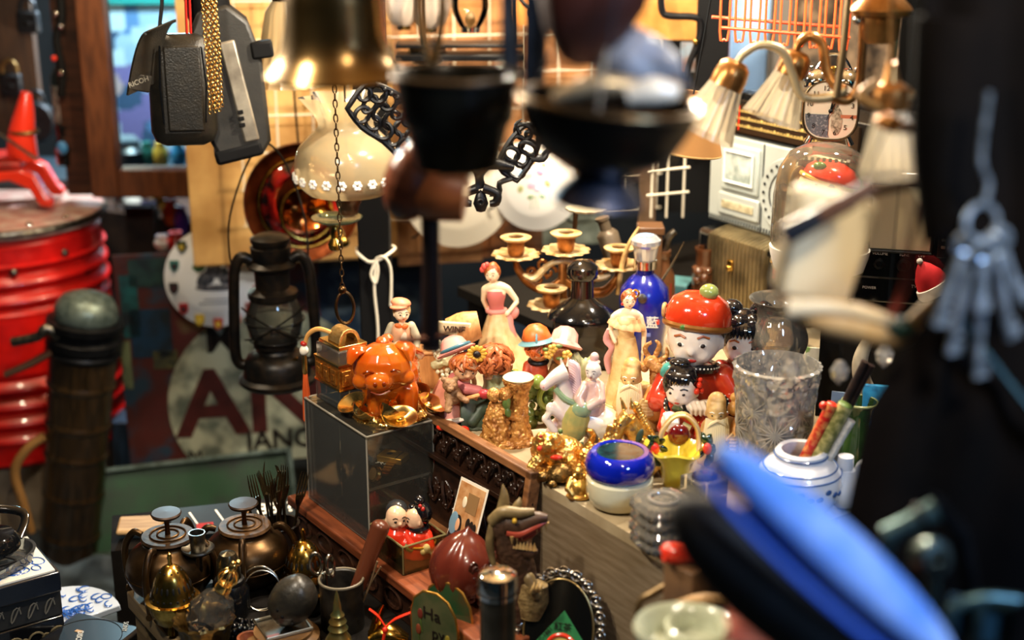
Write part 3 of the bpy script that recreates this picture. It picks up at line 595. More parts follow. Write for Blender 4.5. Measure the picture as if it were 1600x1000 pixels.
T('upper_iron_rack', 'black iron rack with bars across the top of stall', 'rack', ad(722, 92, 2.85), 2)
for z, w_ in ((-18, 8), (4, 10), (20, 6)): P('bar', MB().box((-4, z, z), (200, 60, w_)), DARK, bev=1.5)
P('bolt', MB().ell((38, -34, -30), 9), STEEL); P('bracket', MB().box((30, -24, -36), (50, 12, 40)), DARK, bev=3)
P('scroll', MB().tube([(-58, -30, -20), (-62, -30, -46), (-48, -30, -50), (-50, -30, -34), (-58, -30, -36)], 4, 8, 4), IRON); P('hanger', MB().tube([(-60, 0, 20), (-60, 0, 220)], 3), DARK); P('hanger', MB().tube([(80, 0, 20), (80, 0, 220)], 3), DARK)

# cast iron scroll brackets
def lace(w_, h_, seed, holes):
    rr = random.Random(seed); m = MB()
    for (x, z, q) in holes: m.torus((x, rr.uniform(-2, 2), z), q, 3.6, (90, 0, rr.uniform(-20, 20)), 20, 7, sx=rr.uniform(.8, 1.2), sy=rr.uniform(.9, 1.4))
    return m
T('scrolled_iron_bracket', 'black openwork cast iron bracket hanging right of the frosted shade', 'bracket', ad(612, 188, 2.25), r=(0, 38, 8))
P('openwork', lace(1, 1, 3, [(x * 21 - 42, z * 20 - 20, 11) for x in range(5) for z in range(3)] + [(-58, 8, 9), (58, -8, 10)]), IRON)
P('rim', MB().tube([(-66, 0, -26), (-30, 0, -36), (10, 0, -34), (50, 0, -38), (70, 0, -20), (66, 0, 12), (46, 0, 34), (0, 0, 38), (-40, 0, 34), (-66, 0, 20)], 4.5, 8, 3, closed=True), IRON)
be = MB()
for i in range(9): be.ell((-50 + i * 12, -5, 35 - abs(i - 4)), 4.4)
P('beading', be, IRON); P('scroll_end', MB().tube([(62, 0, -18), (78, 0, -10), (80, 0, 8), (68, 0, 12), (66, 0, 0)], 4, 8, 4), IRON); P('hanging_wire', MB().tube([(-60, 0, 20), (-120, 4, 90), (-230, 4, 200)], 1.6), BAIL)
T('iron_leaf_bracket', 'black cast iron leaf bracket hanging left of the floral plate', 'bracket', ad(812, 236, 2.25), r=(0, -62, 0))
P('openwork', lace(1, 1, 5, [(x * 20 - 30, z * 18 - 9, 10) for x in range(4) for z in range(2)]), IRON)
P('leaf', MB().tube([(-44, 0, -10), (-60, 0, 4), (-74, 0, -4), (-86, 0, 8)], [8, 9, 7, 2], 8, 3, flat=.5), IRON); P('leaf', MB().tube([(0, 0, -20), (8, 0, -36), (20, 0, -38), (30, 0, -48)], [8, 9, 6, 2], 8, 3, flat=.5), IRON); P('leaf', MB().tube([(24, 0, 12), (34, 0, 24), (46, 0, 20)], [7, 7, 2], 8, 3, flat=.5), IRON); P('rim', MB().tube([(-44, 0, -18), (0, 0, -24), (38, 0, -14), (44, 0, 8), (10, 0, 20), (-36, 0, 18)], 4.5, 8, 3, closed=True), IRON)
T('iron_fleur_pendant', 'black iron trefoil pendant dangling before the plain white plate', 'pendant', ad(751, 296, 2.25), 0)
P('stem', MB().tube([(0, 0, 36), (-2, 0, 20), (0, 0, 2)], [22, 9, 11], 12, 4, flat=.5), IRON); P('cross_arm', MB().tube([(-52, 0, 34), (-20, 0, 40), (20, 0, 40), (52, 0, 34)], [4, 9, 9, 4], 10, 3), IRON)
for s in (-1, 1): P('lobe', MB().tube([(s * 4, 0, 2), (s * 16, 0, -2), (s * 26, 0, -8), (s * 24, 0, -20), (s * 14, 0, -22)], [8, 7, 7, 7, 5], 10, 3), IRON)
P('lobe', MB().lathe([(0, -36), (7, -34), (12, -22), (8, -8), (0, 0)], 14, sy=.6), IRON); P('eye_ring', MB().torus((0, -8, -18), 4, 2, ry), IRON); P('hook', MB().tube([(0, 0, 40), (0, 2, 90), (0, 2, 120)], 3), IRON)

# dark scale pans and iron pots, foreground
PAN = mat('pan_black', '1c1a18', .3, .75, c2='2e261e', sc=20)
T('hanging_iron_pot', 'dark iron pot hanging in the foreground beside the brass bell', 'pot', ad(714, 186, 1.12), 0)
P('pot', MB().lathe([(0, -80), (56, -80), (66, -74), (74, -40), (82, -8), (90, 0), (94, 40), (98, 62), (102, 64), (102, 70), (94, 72), (88, 60), (70, -60), (0, -70)], 44), mat('pot_olive_black', '2a2820', .26, .55, c2='1a1814', sc=16))
P('rim', MB().torus((0, 0, 68), 99, 4, n=44), mat('pan_rim', '4a3b2b', .35, .8)); P('handle', MB().tube([(-98, 0, 66), (-80, 0, 200), (0, 0, 290), (80, 0, 200), (98, 0, 66)], 4, 8, 4), DARK)
T('hanging_scale_pan', 'wide dark scale pan holding silver oddments in the foreground', 'pan', ad(945, 217, 1.05), r=(0, 5.5, 0))
P('pan', MB().lathe([(0, -52), (60, -50), (108, -20), (132, 24), (142, 54), (147, 56), (146, 62), (136, 60), (124, 26), (100, -10), (56, -36), (0, -40)], 52), PAN)
P('rim', MB().torus((0, 0, 58), 142, 5, n=52), mat('pan_rim_light', '8a7250', .3, .85)); P('pan_foot', MB().lathe([(0, -104), (66, -104), (72, -98), (60, -80), (40, -60), (40, -46), (0, -44)], 36, (0, 0, 0)), mat('foot_grey', '4d4f5e', .35, .7, c2='25262c', sc=16))
for a in (20, 140, 260): P('pan_chain', MB().tube([(142 * math.cos(math.radians(a)), 142 * math.sin(math.radians(a)), 60), (0, 0, 420)], 2), DARK)
K_ = K[0]; pc = CUR[0].location
def inpan(dx, dy, dz): return pc + Vector((dx * K_, dy * K_, dz * K_))
solo('silver_ladle', 'tarnished silver ladle lying in the dark scale pan', 'ladle', inpan(-30, -50, 72), MB().tube([(-56, 0, 0), (-20, 0, 12), (20, 0, 20), (74, 0, 18)], [12, 22, 26, 18], 14, 3, flat=.7), mat('tarnished', 'd3bd96', .3, .5, c2='8f7f66', sc=22))
solo('crumpled_grey_cloth', 'blue grey crumpled cloth heaped in the scale pan', 'cloth', inpan(52, 20, 74), MB().ell((0, 0, 30), (78, 70, 56), (0, 24, 0), 28), mat('slate_cloth', '8b93a4', .45, c2='363d4a', sc=24), disp=(40, 26))
solo('white_porcelain_bits', 'white porcelain fragment in the scale pan', 'fragment', inpan(66, -66, 76), MB().tube([(-40, 0, 0), (0, 0, 10), (40, 0, 6)], [14, 22, 12], 14, 3), PORC)
solo('silver_cup', 'small silver cup at the far end of the scale pan', 'cup', inpan(96, -24, 60), MB().lathe([(0, 0), (20, 0), (26, 12), (26, 34), (23, 36), (20, 8), (0, 6)], 28, r=(0, 30, 0)), CHROME)
solo('hanging_leather_pouch', 'dark brown leather pouch hanging blurred at the top centre', 'pouch', ad(915, 40, 1.02), MB().lathe([(0, -66), (26, -60), (60, -20), (86, 40), (96, 110), (60, 160), (0, 170)], 28, sy=.5, mod=lambda a, i, z: 1 + .04 * math.sin(5 * a)), mat('pouch_brown', '4f2317', .5, c2='2c120b', sc=18), r=(0, 12, 0))
solo('steel_hanging_bar', 'flat pale steel bar hanging between the pot and pan', 'bar', ad(795, 60, 1.15), MB().box((0, 0, 30), (24, 8, 190)).box((-12, 0, -60), (14, 8, 40)), mat('bar_steel', '7d8a9c', .3, .8, c2='3b424d', sc=14), bev=2)
solo('black_hanging_ladle', 'black iron strap hanging beside the pale steel bar', 'strap', ad(835, 70, 1.2), MB().tube([(0, 0, -70), (2, 0, 20), (6, 0, 180)], [24, 26, 22], 10, 3, flat=.3), DARK)
solo('iron_tongs', 'pair of dark bronze tongs hanging above the iron pot', 'tongs', ad(672, 60, 1.3), MB().tube([(-12, 0, 150), (-16, 0, 40), (2, 0, -48)], 8, 10, 3, flat=.5).tube([(18, 0, 150), (20, 0, 40), (4, 0, -48)], 8, 10, 3, flat=.5), mat('tong_bronze', '8c7047', .3, .8))
# mallet
T('wooden_mallet', 'brown wooden mallet hanging head up with dark handle', 'mallet', ad(669, 285, 1.38), r=(0, 0, -12))
P('mallet_head', MB().ell((-28, -4, -2), (44, 44, 62), (0, 14, 0)).ell((-6, -8, 40), (34, 34, 34)).ell((8, -10, 58), (26, 22, 20)), mat('mallet_wood', '6a3820', .3, c2='3a1c10', sc=14, coat=.2), rm=4, sm=4)
P('mallet_block', MB().tube([(-10, 4, -14), (20, 4, -14), (58, 8, -18)], [44, 46, 42], 24, 3), mat('mallet_lit_wood', '9a5226', .35, c2='6a3216', sc=12, stretch=(1, 5, 5), coat=.2))  # warm light from the right is put into this block's lighter orange colour
P('handle', MB().tube([(2, 0, 0), (2, 0, -100), (0, 0, -262)], [17, 14, 17], 18, 3), mat('handle_dark', '130a08', .35)); P('handle_cap', MB().lathe([(17, 0), (17, 6), (0, 8)], 18, (0, 0, -270)), mat('cap_brown', '3a2a20', .4)); P('hanging_cord', MB().tube([(0, 0, 50), (10, 0, 150), (10, 0, 420)], 2), BLACK)
solo('smoking_pipe_stem', 'thin brown pipe stem jutting out behind the mallet handle', 'stem', ad(668, 524, 1.42), MB().tube([(-46, 0, -6), (-10, 0, -6), (60, 10, 8)], [4, 5, 4], 10, 3), mat('stem_brown', '5a3320', .3))
# lantern at top, orange papers
T('iron_lantern_hook', 'black iron hook scroll against orange paper at the top', 'hook', ad(831, 6, 2.7), 0)
P('scroll', MB().tube([(-22, 0, 30), (-20, 0, 10), (0, 0, -6), (20, 0, 10), (22, 0, 30)], 3.4, 8, 4), IRON); P('drop', MB().ell((0, 0, -14), (6, 6, 8)), BRONZE); P('stem', MB().tube([(0, 0, -30), (0, 0, 60)], 2.4), IRON)
panel('orange_paper', 'glowing orange paper sheet at the top, behind the iron hook', 'paper', (800, -80), (866, 40), 3.0, mat('paper_orange', 'd99a55', .7, c2='c07a35', sc=12))
panel('ochre_paper', 'ochre paper panel behind wire grid, right of the slate cloth', 'paper', (985, -60), (1092, 62), 2.95, mat('paper_ochre', 'c98f48', .7, c2='a8702c', sc=12))
panel('landscape_card', 'small blue and brown landscape card on the wire grid', 'card', (1064, 66), (1088, 112), 2.9, mat('card_blue', '7f9cb0', .6, c2='8a5a38', sc=16))
T('black_iron_frame', 'black bent iron bracket frame on the grid at upper middle', 'bracket', ad(1070, 60, 2.7), 0)
P('scroll_bar', MB().tube([(-40, 0, 70), (-36, 0, 40), (-20, 0, 34), (20, 0, 30), (22, 0, 0), (8, 0, -40), (4, 0, -60)], 5.5, 8, 4), IRON); P('back_plate', MB().box((46, 20, -20), (50, 16, 260)), BLACK); P('brass_knob', MB().ell((16, -8, -4), 5), BRASS)
# ---------------------------------------------------------------- back right: radio, clock, dome, set, clothes
rp0 = at(1075, 335, .94)
def off(o, x, y, z=0): return o + EU * x + EN * y + Vector((0, 0, z))
# ribbed projector below
pj = at(1082, 474, TZ)
T('ribbed_projector', 'black case with ribbed silver front below the cassette radio', 'projector', off(pj, .115, .09), EANG - 2, k=1)
P('case', MB().box((0, 0, .076), (.25, .16, .148)), BLACKG, bev=.012)
m = MB(); rb = []
for i in range(15):
    x = -.078 + i * .0105; m.tube([(x, -.083, .008), (x, -.084, .128), (x, -.074, .146), (x, -.02, .153), (x, .06, .153)], .0056, 8, 2)
P('ribbed_front', m.box((-.004, -.079, .07), (.165, .008, .13)), mat('ribbed_silver', '9c8c68', .3, .85, c2='6b5f46', sc=20)); P('latch', MB().box((-.012, -.091, .1), (.014, .008, .02)).cyl((-.012, -.094, .09), .006, .01), BRASS, bev=.002)
for sx_ in (-.1, .1): P('foot', MB().cyl((sx_, -.05, 0), .012, .006), BLACK)
# boombox
T('cassette_radio', 'silver cassette radio with black tuning dial standing on the projector', 'radio', off(pj, .205, .1, .157), EANG - 1, k=1)
W = .46; SIL = mat('radio_silver', 'b4bbb6', .34, .3); GT = mat('radio_gold_print', 'b49a5a', .4)
P('body', MB().box((0, 0, .085), (W, .1, .17)), SIL, bev=.004); P('top_band', MB().box((0, .004, .205), (W, .1, .07)), mat('radio_black', '15120f', .25, coat=.3), bev=.004)
P('dial_panel', MB().box((-.03, -.05, .206), (.34, .006, .052)), mat('dial_brown', '2a1d12', .2, coat=.5))
m = MB()
for r_ in range(3):
    for i in range(30): m.box((-.16 + i * .0085, -.0535, .222 - r_ * .014), (.0045 if (i * 7 + r_) % 3 else .007, .001, .0016 if i % 4 else .005))
    m.box((-.04, -.0535, .2195 - r_ * .014), (.26, .001, .0012))
P('dial_print', m, GT); P('needle', MB().box((-.152, -.054, .207), (.002, .001, .045)), RED)
keys = MB()
for i in range(6): P('key', MB().box((-.19 + i * .024, -.03, .245), (.022, .03, .014)), DARK, bev=.002)
P('handle', MB().tube([(-.21, .056, .2), (-.21, .07, .235), (-.19, .075, .24), (.19, .075, .24), (.21, .07, .235), (.21, .056, .2)], .009, 10, 3), BLACK)
P('cassette_window', MB().box((-.142, -.052, .112), (.1, .008, .088)), mat('deck_grey', 'b4bdb8', .18, .2), bev=.003); P('cassette_inner', MB().box((-.14, -.057, .114), (.074, .004, .058)), mat('deck_inner', '7f8a86', .2, c2='b9c0ba', sc=40), bev=.006)
w_ = MATS['deck_grey']; P('window_frame', MB().tube([(-.178, -.06, .085), (-.103, -.06, .085), (-.103, -.06, .143), (-.178, -.06, .143)], .003, 6, closed=True), mat('frame_pale', 'dfe4de', .2))
P('key_panel', MB().box((-.142, -.052, .04), (.11, .008, .042)), SIL, bev=.003); P('emblem_strip', MB().box((-.142, -.057, .04), (.085, .002, .014)), mat('strip_cream', 'b9b093', .4, c2='8b8267', sc=70)); P('seam', MB().box((-.084, -.0505, .085), (.002, .002, .165)), DARK)
gr = MB()
for i in range(60): gr.box((-.226 + i * .0076, -.051, .008), (.002, .003, .008))
P('vent_slots', gr, DARK)
for sx_ in (-.012, .155):
    P('speaker_ring', MB().lathe([(.05, 0), (.068, 0), (.072, .004), (.07, .008), (.05, .006)], 40, (sx_, -.05, .082), (90, 0, 0)), SIL)
    m = MB()
    for k in range(24): m.ell((sx_ + .061 * math.cos(k * PI / 12), -.0585, .082 + .061 * math.sin(k * PI / 12)), (.0032, .0015, .0032), n=8)
    P('speaker_hole', m, BLACK); P('speaker_cone', MB().lathe([(.052, .004), (.048, .008), (.04, .002), (.036, .005), (.03, 0), (.022, .006), (0, .004)], 36, (sx_, -.05, .082), (90, 0, 0)), mat('cone_black', '12171a', .25, coat=.3))
    m = MB()
    for k in range(20): m.box((sx_ + .026 * math.cos(k * PI / 10), -.058, .082 + .026 * math.sin(k * PI / 10)), (.003, .003, .006), (0, -k * 18, 0))
    P('cone_teeth', m.box((sx_, -.058, .082), (.02, .008, .014)), mat('cone_grey', '39444a', .3))
# alarm clock on the radio
ck = ad(1298, 172, 2.05)
T('twin_bell_clock', 'twin bell alarm clock with blue and cream face', 'clock', ck, r=(0, 0, -14))
o = [(41 * math.copysign(abs(math.cos(t)) ** .72, math.cos(t)), 44 * math.copysign(abs(math.sin(t)) ** .72, math.sin(t))) for t in [2 * PI * i / 48 for i in range(48)]]
P('case', MB().prism([(x * 1.06, z * 1.06) for x, z in o], 34, (0, 14, 0)), CHROME, bev=4); P('face', MB().prism(o, 3, (0, -5, 0)), mat('clock_cream', 'e9dfca', .4))
P('face_print', MB().prism([(x * .94, z * .94 if z < -6 else -6) for x, z in o if x < 0 and z < 2] + [(-2, -6), (-2, -38)][::-1], 1, (0, -7.2, 0)), mat('clock_slate', '5d6672', .5, c2='8b929a', sc=300, lo=.55, hi=.6))
P('face_print', MB().box((22, -7, -8), (36, 1, 5)), CU('c77a5a')); P('face_print', MB().ell((10, -7, -16), (9, .8, 22)).ell((6, -7, 10), (6, .8, 10)), mat('statue_print', 'c7bda6', .5, c2='6b6250', sc=200))
for h in range(1, 13):
    a = math.radians(90 - h * 30 + 14); TX('numeral', str(h), 11, (34 * math.cos(a), -8, 35 * math.sin(a)), MATS['dark_paint'], ex=.2)
for a, l, t in ((80, 24, 1.7), (62, 30, 1.2), (250, 16, .8)): P('hand', MB().tube([(0, -9.5, 0), (l * math.cos(math.radians(a)), -9.5, l * math.sin(math.radians(a)))], [t, t * .4], 6), BLACK)
P('hub', MB().ell((0, -10, 0), 3.4), BLACK); P('bezel', MB().tube([(x * 1.03, -7, z * 1.03) for x, z in o], 2, 8, closed=True), mat('bezel_bronze', '6b5c44', .25, .9))
for s in (-1, 1):
    P('bell', MB().lathe([(24, 0), (24, 3), (20, 12), (10, 18), (0, 20)], 28, (s * 24, 14, 42), (0, s * 28, 0)), CHROME); P('bell_knob', MB().ell((s * 34, 14, 62), 4), CHROME); P('foot', MB().tube([(s * 26, 14, -38), (s * 34, 14, -56)], [4, 6], 10), CHROME)
P('carry_handle', MB().tube([(-28, 14, 58), (-16, 14, 78), (0, 14, 84), (16, 14, 78), (28, 14, 58)], 2, 8, 3), CHROME); P('hammer', MB().tube([(0, 14, 46), (0, 14, 60)], 2.5).ell((0, 14, 62), (7, 4, 4)), BRASS)
# clear dome money box with a laughing head
T('clear_dome_box', 'clear rounded plastic dome in front of the silver radio holding a head', 'dome', ad(1280, 388, 2.02), r=(0, 0, -20))
dm = lambda q: [(q * 74, 0), (q * 77, 10), (q * 76, 80), (q * 70, 120), (q * 54, 146), (q * 30, 158), (0, 162)]
P('dome', MB().lathe(dm(1), 48, sy=.8), thin('dome_plastic', 'e8e0cc', .05, 1.5, .13, 'e8dcc2')); P('base', MB().lathe([(0, -30), (70, -30), (76, -10), (78, 2), (0, 4)], 40, sy=.8), mat('base_cream', 'c9c6ba', .35))
P('back_panel', MB().box((8, 40, 66), (110, 3, 120)), mat('dome_back', '9a8a6a', .4), bev=2); P('coin_slot', MB().box((12, -20, 153), (60, 5, 6), (-30, 4, 0)), mat('slot_brown', '4d3320', .4))
for i in range(8): P('slot_print', MB().box((-24 + i * 9, -36, 142), (5, 3, 5), (-40, 0, 0)), CU('6b5d4c'))
hd = ad(1288, 296, 2.02)
T('laughing_head_figure', 'rosy laughing head with orange cap inside the clear dome', 'figurine', hd, r=(0, 0, -25)); FK = mat('dome_face', 'e2b18f', .35, coat=.3)
P('head', MB().ell((0, 0, 0), (44, 38, 40)).ell((-8, -34, -8), (9, 9, 8)).ell((20, -26, -14), (14, 10, 10)).ell((-26, -24, -14), (13, 10, 10)).ell((0, 0, -36), (26, 24, 30)), FK, rm=3, sm=2)
P('cap', MB().lathe([(44, 14), (46, 18), (43, 28), (32, 38), (12, 44), (0, 45)], 32, (6, 4, 0), (-8, 12, 0)), RED); P('cap_brim', MB().torus((3, 4, 13), 42, 4, (-8, 14, 0), sy=.9), mat('brim_gold', 'cda24c', .4)); P('cap_flap', MB().ell((-44, 4, 14), (12, 8, 20), (0, 20, 0)), MATS['brim_gold']); P('cap_jewel', MB().ell((-4, -24, 40), (11, 8, 7)), mat('jade', '3f6b2c', .2, coat=.6))
for x in (-20, 12): P('eye', MB().tube([(x - 6, -37, 2), (x, -39, 6), (x + 6, -37, 2)], 1.6, 6, 2), MARK)
P('brow', MB().ell((16, -34, 14), (8, 2, 3), (0, 16, 0)), MARK); P('brow', MB().ell((-24, -33, 12), (6, 2, 3), (0, -16, 0)), MARK); P('forehead_dot', MB().ell((-5, -38, 15), 2.4), REDD); P('mouth', MB().ell((-4, -37, -20), (8, 3, 5)), REDD)
# portable set at right
T('portable_television', 'black portable television with pale screen and column of keys', 'television', ad(1406, 468, 2.12), -14)
P('body', MB().box((4, 40, 95), (170, 110, 200)), BLACKG, bev=6); P('screen', MB().box((-14, -17, 128), (104, 4, 96)), mat('screen_glass', 'd6ccb0', .3, coat=.4), bev=5); P('screen_bezel', MB().tube([(-68, -18, 78), (40, -18, 78), (40, -18, 180), (-68, -18, 180)], 4, 8, closed=True), DARK)
for r_ in range(9):
    for c_ in range(3): P('key', MB().box((56 + c_ * 9, -17, 88 + r_ * 11), (6, 3, 4)), mat('key_grey', '7d776a', .4), bev=.6)
P('key_panel', MB().box((65, -15.5, 128), (34, 2, 112)), mat('panel_black', '0e0d0c', .3), bev=4)
for x, q in ((-36, 9), (0, 11), (26, 8)): P('dial', MB().lathe([(q, 0), (q * .9, 5), (q * .5, 6), (q * .4, 3), (0, 3)], 20, (x, -16, 58), (90, 0, 0)), DARK); TX('print', ['VOLUME', 'TUNE', 'OFF'][(x > -30) + (x > 10)], 6, (x, -17, 73), WHITEP, ex=.1)
P('trim_strip', MB().box((0, -16, 36), (166, 3, 2)), PEWTER); TX('print', 'TV AM FM', 7, (30, -17, 26), WHITEP, ex=.1)
TX('print', 'POWER', 6, (-48, -17, 20), WHITEP, ex=.1)
tvb = ad(1406, 468, 2.12); solo('television_box', 'dark box the portable television stands on', 'box', Vector((tvb.x + .02, tvb.y + .045, (TZ + tvb.z - .001) / 2)), MB().box((0, 0, 0), (.24, .115, tvb.z - TZ - .003)), mat('shelf_black', '191613'), rz=-14, k=1)
# santa cap
T('santa_hat', 'small red and white felt cap beside the television', 'cap', ad(1458, 446, 2.06), r=(0, -32, 0)); P('cap_body', MB().lathe([(26, 0), (22, 18), (12, 34), (4, 42), (0, 43)], 20, sy=.6), mat('felt_red', 'b8141a', .7)); P('cap_band', MB().lathe([(27, -14), (30, -8), (28, 2), (22, 4), (20, -10)], 20, sy=.6, close=True), mat('felt_white', 'd8cdbf', .8)); P('pompom', MB().ell((0, 0, 44), 5), MATS['felt_white'])
# tan cone lampshade
T('tan_lampshade', 'tan cone lampshade between the scale pan and the silver radio', 'shade', ad(1068, 236, 2.0), r=(0, 8, 0)); P('shade', MB().lathe([(58, 0), (60, 2), (30, 90), (26, 90), (56, 4)], 44, close=True), mat('shade_tan', 'c08a50', .6)); P('hem', MB().torus((0, 0, 2), 59, 1.6, n=44), mat('hem_gold', 'd9b070', .5)); P('cord', MB().tube([(0, 0, 88), (0, 0, 330)], 1.5), BLACK)
# clothes behind
def cloth(name, label, c0, c1, Y, m, folds, amp, **kw):
    p, q = atY(*c0, Y), atY(*c1, Y); w_, h_ = q.x - p.x, p.z - q.z
    return solo(name, label, 'clothing', (p + q) / 2, MB().sheet(lambda u, v: ((u - .5) * w_, amp * math.sin(u * folds + math.sin(v * 3) * .8) * (.5 + .5 * v), h_ * (.5 - v)), 26, 14, .004), m, k=1, group='clothes hanging at the back')
cloth('hanging_garment', 'black garment hanging left of the maroon scarf', (1085, -60), (1140, 210), 3.15, mat('fabric_black', '131314', .8), 9, .012)
cloth('hanging_garment', 'maroon scarf hanging beside the pale blue shirt', (1124, -60), (1160, 160), 3.1, mat('fabric_maroon', '5a1430', .8), 9, .01)
cloth('hanging_garment', 'pale blue shirt hanging behind the orange basket', (1148, -60), (1236, 150), 3.06, mat('fabric_blue', '86aee0', .8), 7, .012)
cloth('hanging_garment', 'grey trousers hanging right of pale blue shirt', (1210, -60), (1262, 180), 3.02, mat('fabric_grey', '57534f', .8), 8, .012)
cloth('hanging_garment', 'mottled brown fur coat hanging behind the alarm clock', (1250, -80), (1392, 200), 2.96, mat('fabric_fur', '6b5844', .9, c2='2b231c', sc=30, bump=.6, bsc=120), 16, .014)
panel('dark_drape', 'black drape closing off the back behind the hanging clothes', 'drape', (1040, -160), (1480, 330), 3.3, BLACK, th=.02)
# orange wire basket
T('orange_wire_basket', 'orange wire basket hanging at the top in front of clothes', 'basket', ad(1228, 46, 2.3), 6)
OW = mat('orange_wire', 'e0562a', .35)
P('rim_wire', MB().tube([(-104, 0, 4), (104, 0, -14)], 2.6), OW); P('rim_wire', MB().tube([(-104, 60, 14), (104, 60, -4)], 2.6), OW)
for i in range(9):
    x = -98 + i * 24; P('loop_wire', MB().tube([(x - 7, 0, 130), (x - 7, 0, -2 - i * 2), (x, 0, -14 - i * 2), (x + 7, 0, -2 - i * 2), (x + 7, 0, 130)], 2, 8, 3), OW)
# upright strips and wire at the board's right end
panel('brown_upright', 'narrow brown wooden upright right of the floral plate', 'upright', (1003, 150), (1021, 392), 2.9, mat('upright_brown', '5d4632', .6, c2='45321f', sc=20), th=.02)
T('white_wire_rack', 'small white wire rack beside the silver radio', 'rack', ad(1045, 280, 2.8), 0)
for x in (-26, -2, 24): P('upright_wire', MB().tube([(x, 0, -60), (x, 0, 50)], 2, 6), WW)
for z in (-22, 16): P('cross_wire', MB().tube([(-34, -2, z - 3), (32, -2, z + 3)], 2, 6), WW)
# wooden things between candelabra and projector
solo('brown_stoneware_bottle', 'brown stoneware bottle with moulded bunch, by the ribbed projector', 'bottle', at(1098, 478, TZ), MB().lathe([(0, 0), (18, 0), (19, 6), (19, 60), (14, 64), (14, 82), (16, 86), (16, 90), (12, 90), (11, 70), (0, 60)], 26).ell((-10, -14, 56), 9).ell((-2, -18, 48), 8).ell((-12, -14, 44), 7).ell((4, -16, 58), 6), mat('stoneware', '4a2a16', .2, coat=.5))
T('wine_jar_red_label', 'brown jar with small red label behind the blue bottle', 'jar', at(1026, 500, TZ), 0); P('jar', MB().lathe([(0, 0), (24, 0), (26, 10), (26, 70), (18, 84), (16, 96), (19, 100), (19, 108), (0, 110)], 28), mat('jar_brown', '5d3a22', .3, coat=.4)); P('label_sheet', MB().lathe([(26.6, 26), (26.6, 62)], 8, close=False), CU('8a2018')); P('spout', MB().tube([(8, 0, 108), (14, 0, 126), (24, 0, 136)], [8, 6, 5], 10, 2), PEWTER)
T('tall_brown_flask', 'tall tilted grey brown flask behind the candelabra', 'flask', ad(966, 420, 2.6), r=(0, -18, 0)); P('flask', MB().lathe([(0, 0), (16, 0), (17, 56), (12, 62), (9, 64), (9, 78), (11, 80), (11, 84), (0, 84)], 22), mat('flask_grey', '6a5c4a', .4, .3))
solo('wooden_block_vase', 'square wooden vase behind the blue bottle', 'vase', ad(1014, 440, 2.62), MB().box((0, 0, 30), (34, 34, 90)).box((0, 0, 82), (40, 40, 12)), mat('block_wood', '5a3c24', .4), bev=2)
solo('curved_white_stick', 'slim curved ivory stick leaning behind the blue bottle', 'stick', ad(972, 440, 2.45), MB().tube([(-6, 0, -20), (0, 0, 30), (10, 0, 60), (24, 0, 84)], [4, 4, 3, 2], 8, 4), IVORY)
solo('steel_knife_blade', 'slim steel blade leaning beside the brown stoneware bottle', 'blade', ad(1050, 430, 2.5), MB().tube([(-22, 0, -20), (0, 4, 16), (18, 8, 50)], [5, 4, 1], 6, 2, flat=.3), STEEL)
solo('teal_box_stack', 'teal box lying flat behind the blue bottle', 'box', at(1054, 470, TZ), MB().box((0, 0, 10), (50, 60, 18)).box((2, 0, 26), (44, 54, 12)), mat('box_teal', '4a7a80', .5, c2='315458', sc=30), rz=-20, bev=1)
# ---------------------------------------------------------------- right foreground
# gilt wall light with three glass shades
flu = lambda a, i, z: 1 + (.05 + .05 * (i < 4)) * abs(math.sin(9 * a)) * (1 if i < 8 else .3)
T('gilt_chandelier', 'gilt branched light fitting with fluted glass tulip shades', 'chandelier', ad(1322, 130, 1.72), 0)
GB = mat('gilt_matt', 'b9834a', .3, .8, c2='8e5c2c', sc=30); GP = mat('gilt_pale', 'c9b48c', .4, .6)
SH = thin('shade_glass', 'f3ead8', .15, 1.4, .6, 'f0e4ca')
def shade(c, r, s=1, par=None):
    prs = [(50, -110), (46, -98), (42, -84), (36, -64), (30, -44), (25, -24), (22, -8), (20, 0)]
    q = P('shade', MB().lathe([(a * s, z * s) for a, z in prs], 72, c, r, cap=False, mod=lambda a, i, z: 1 + (.10 if i < 2 else .06) * (abs(math.sin(8 * a)) - .5)), SH)
    P('shade_cup', MB().lathe([(27 * s, -30 * s), (27 * s, -12 * s), (24 * s, 4 * s), (16 * s, 12 * s), (0, 14 * s)], 32, c, r), GB, q); P('bulb', MB().lathe([(0, -60 * s), (10 * s, -56 * s), (13 * s, -40 * s), (9 * s, -20 * s), (8 * s, 0)], 16, c, r), FROST, q); return q
shade((-176, 0, 22), (0, 24, 0), 1.0); shade((-74, 30, 34), (0, 20, 0), .92)
P('arm', MB().tube([(0, 0, -10), (-24, 0, -22), (-66, 0, -20), (-86, 0, 18), (-104, 0, 50), (-136, 0, 58), (-162, 0, 44), (-172, 0, 30)], [8, 8, 7, 7, 7, 6, 6, 6], 12, 5), GP)
P('arm', MB().tube([(0, 0, -10), (-14, 10, -6), (-28, 20, 18), (-36, 26, 56), (-56, 30, 68), (-72, 30, 56), (-76, 30, 42)], [8, 8, 8, 8, 8, 7, 6], 12, 5), GB)
P('arm', MB().tube([(-20, 0, -22), (6, 0, -26), (20, 0, -4), (22, 0, 30), (20, 0, 92)], [8, 8, 7, 7, 7], 12, 5), GB)
P('canopy', MB().lathe([(0, 60), (24, 62), (30, 70), (32, 100), (44, 104), (48, 112), (44, 118), (20, 140), (0, 150)], 36, (46, 0, 0), sy=.8), GB)
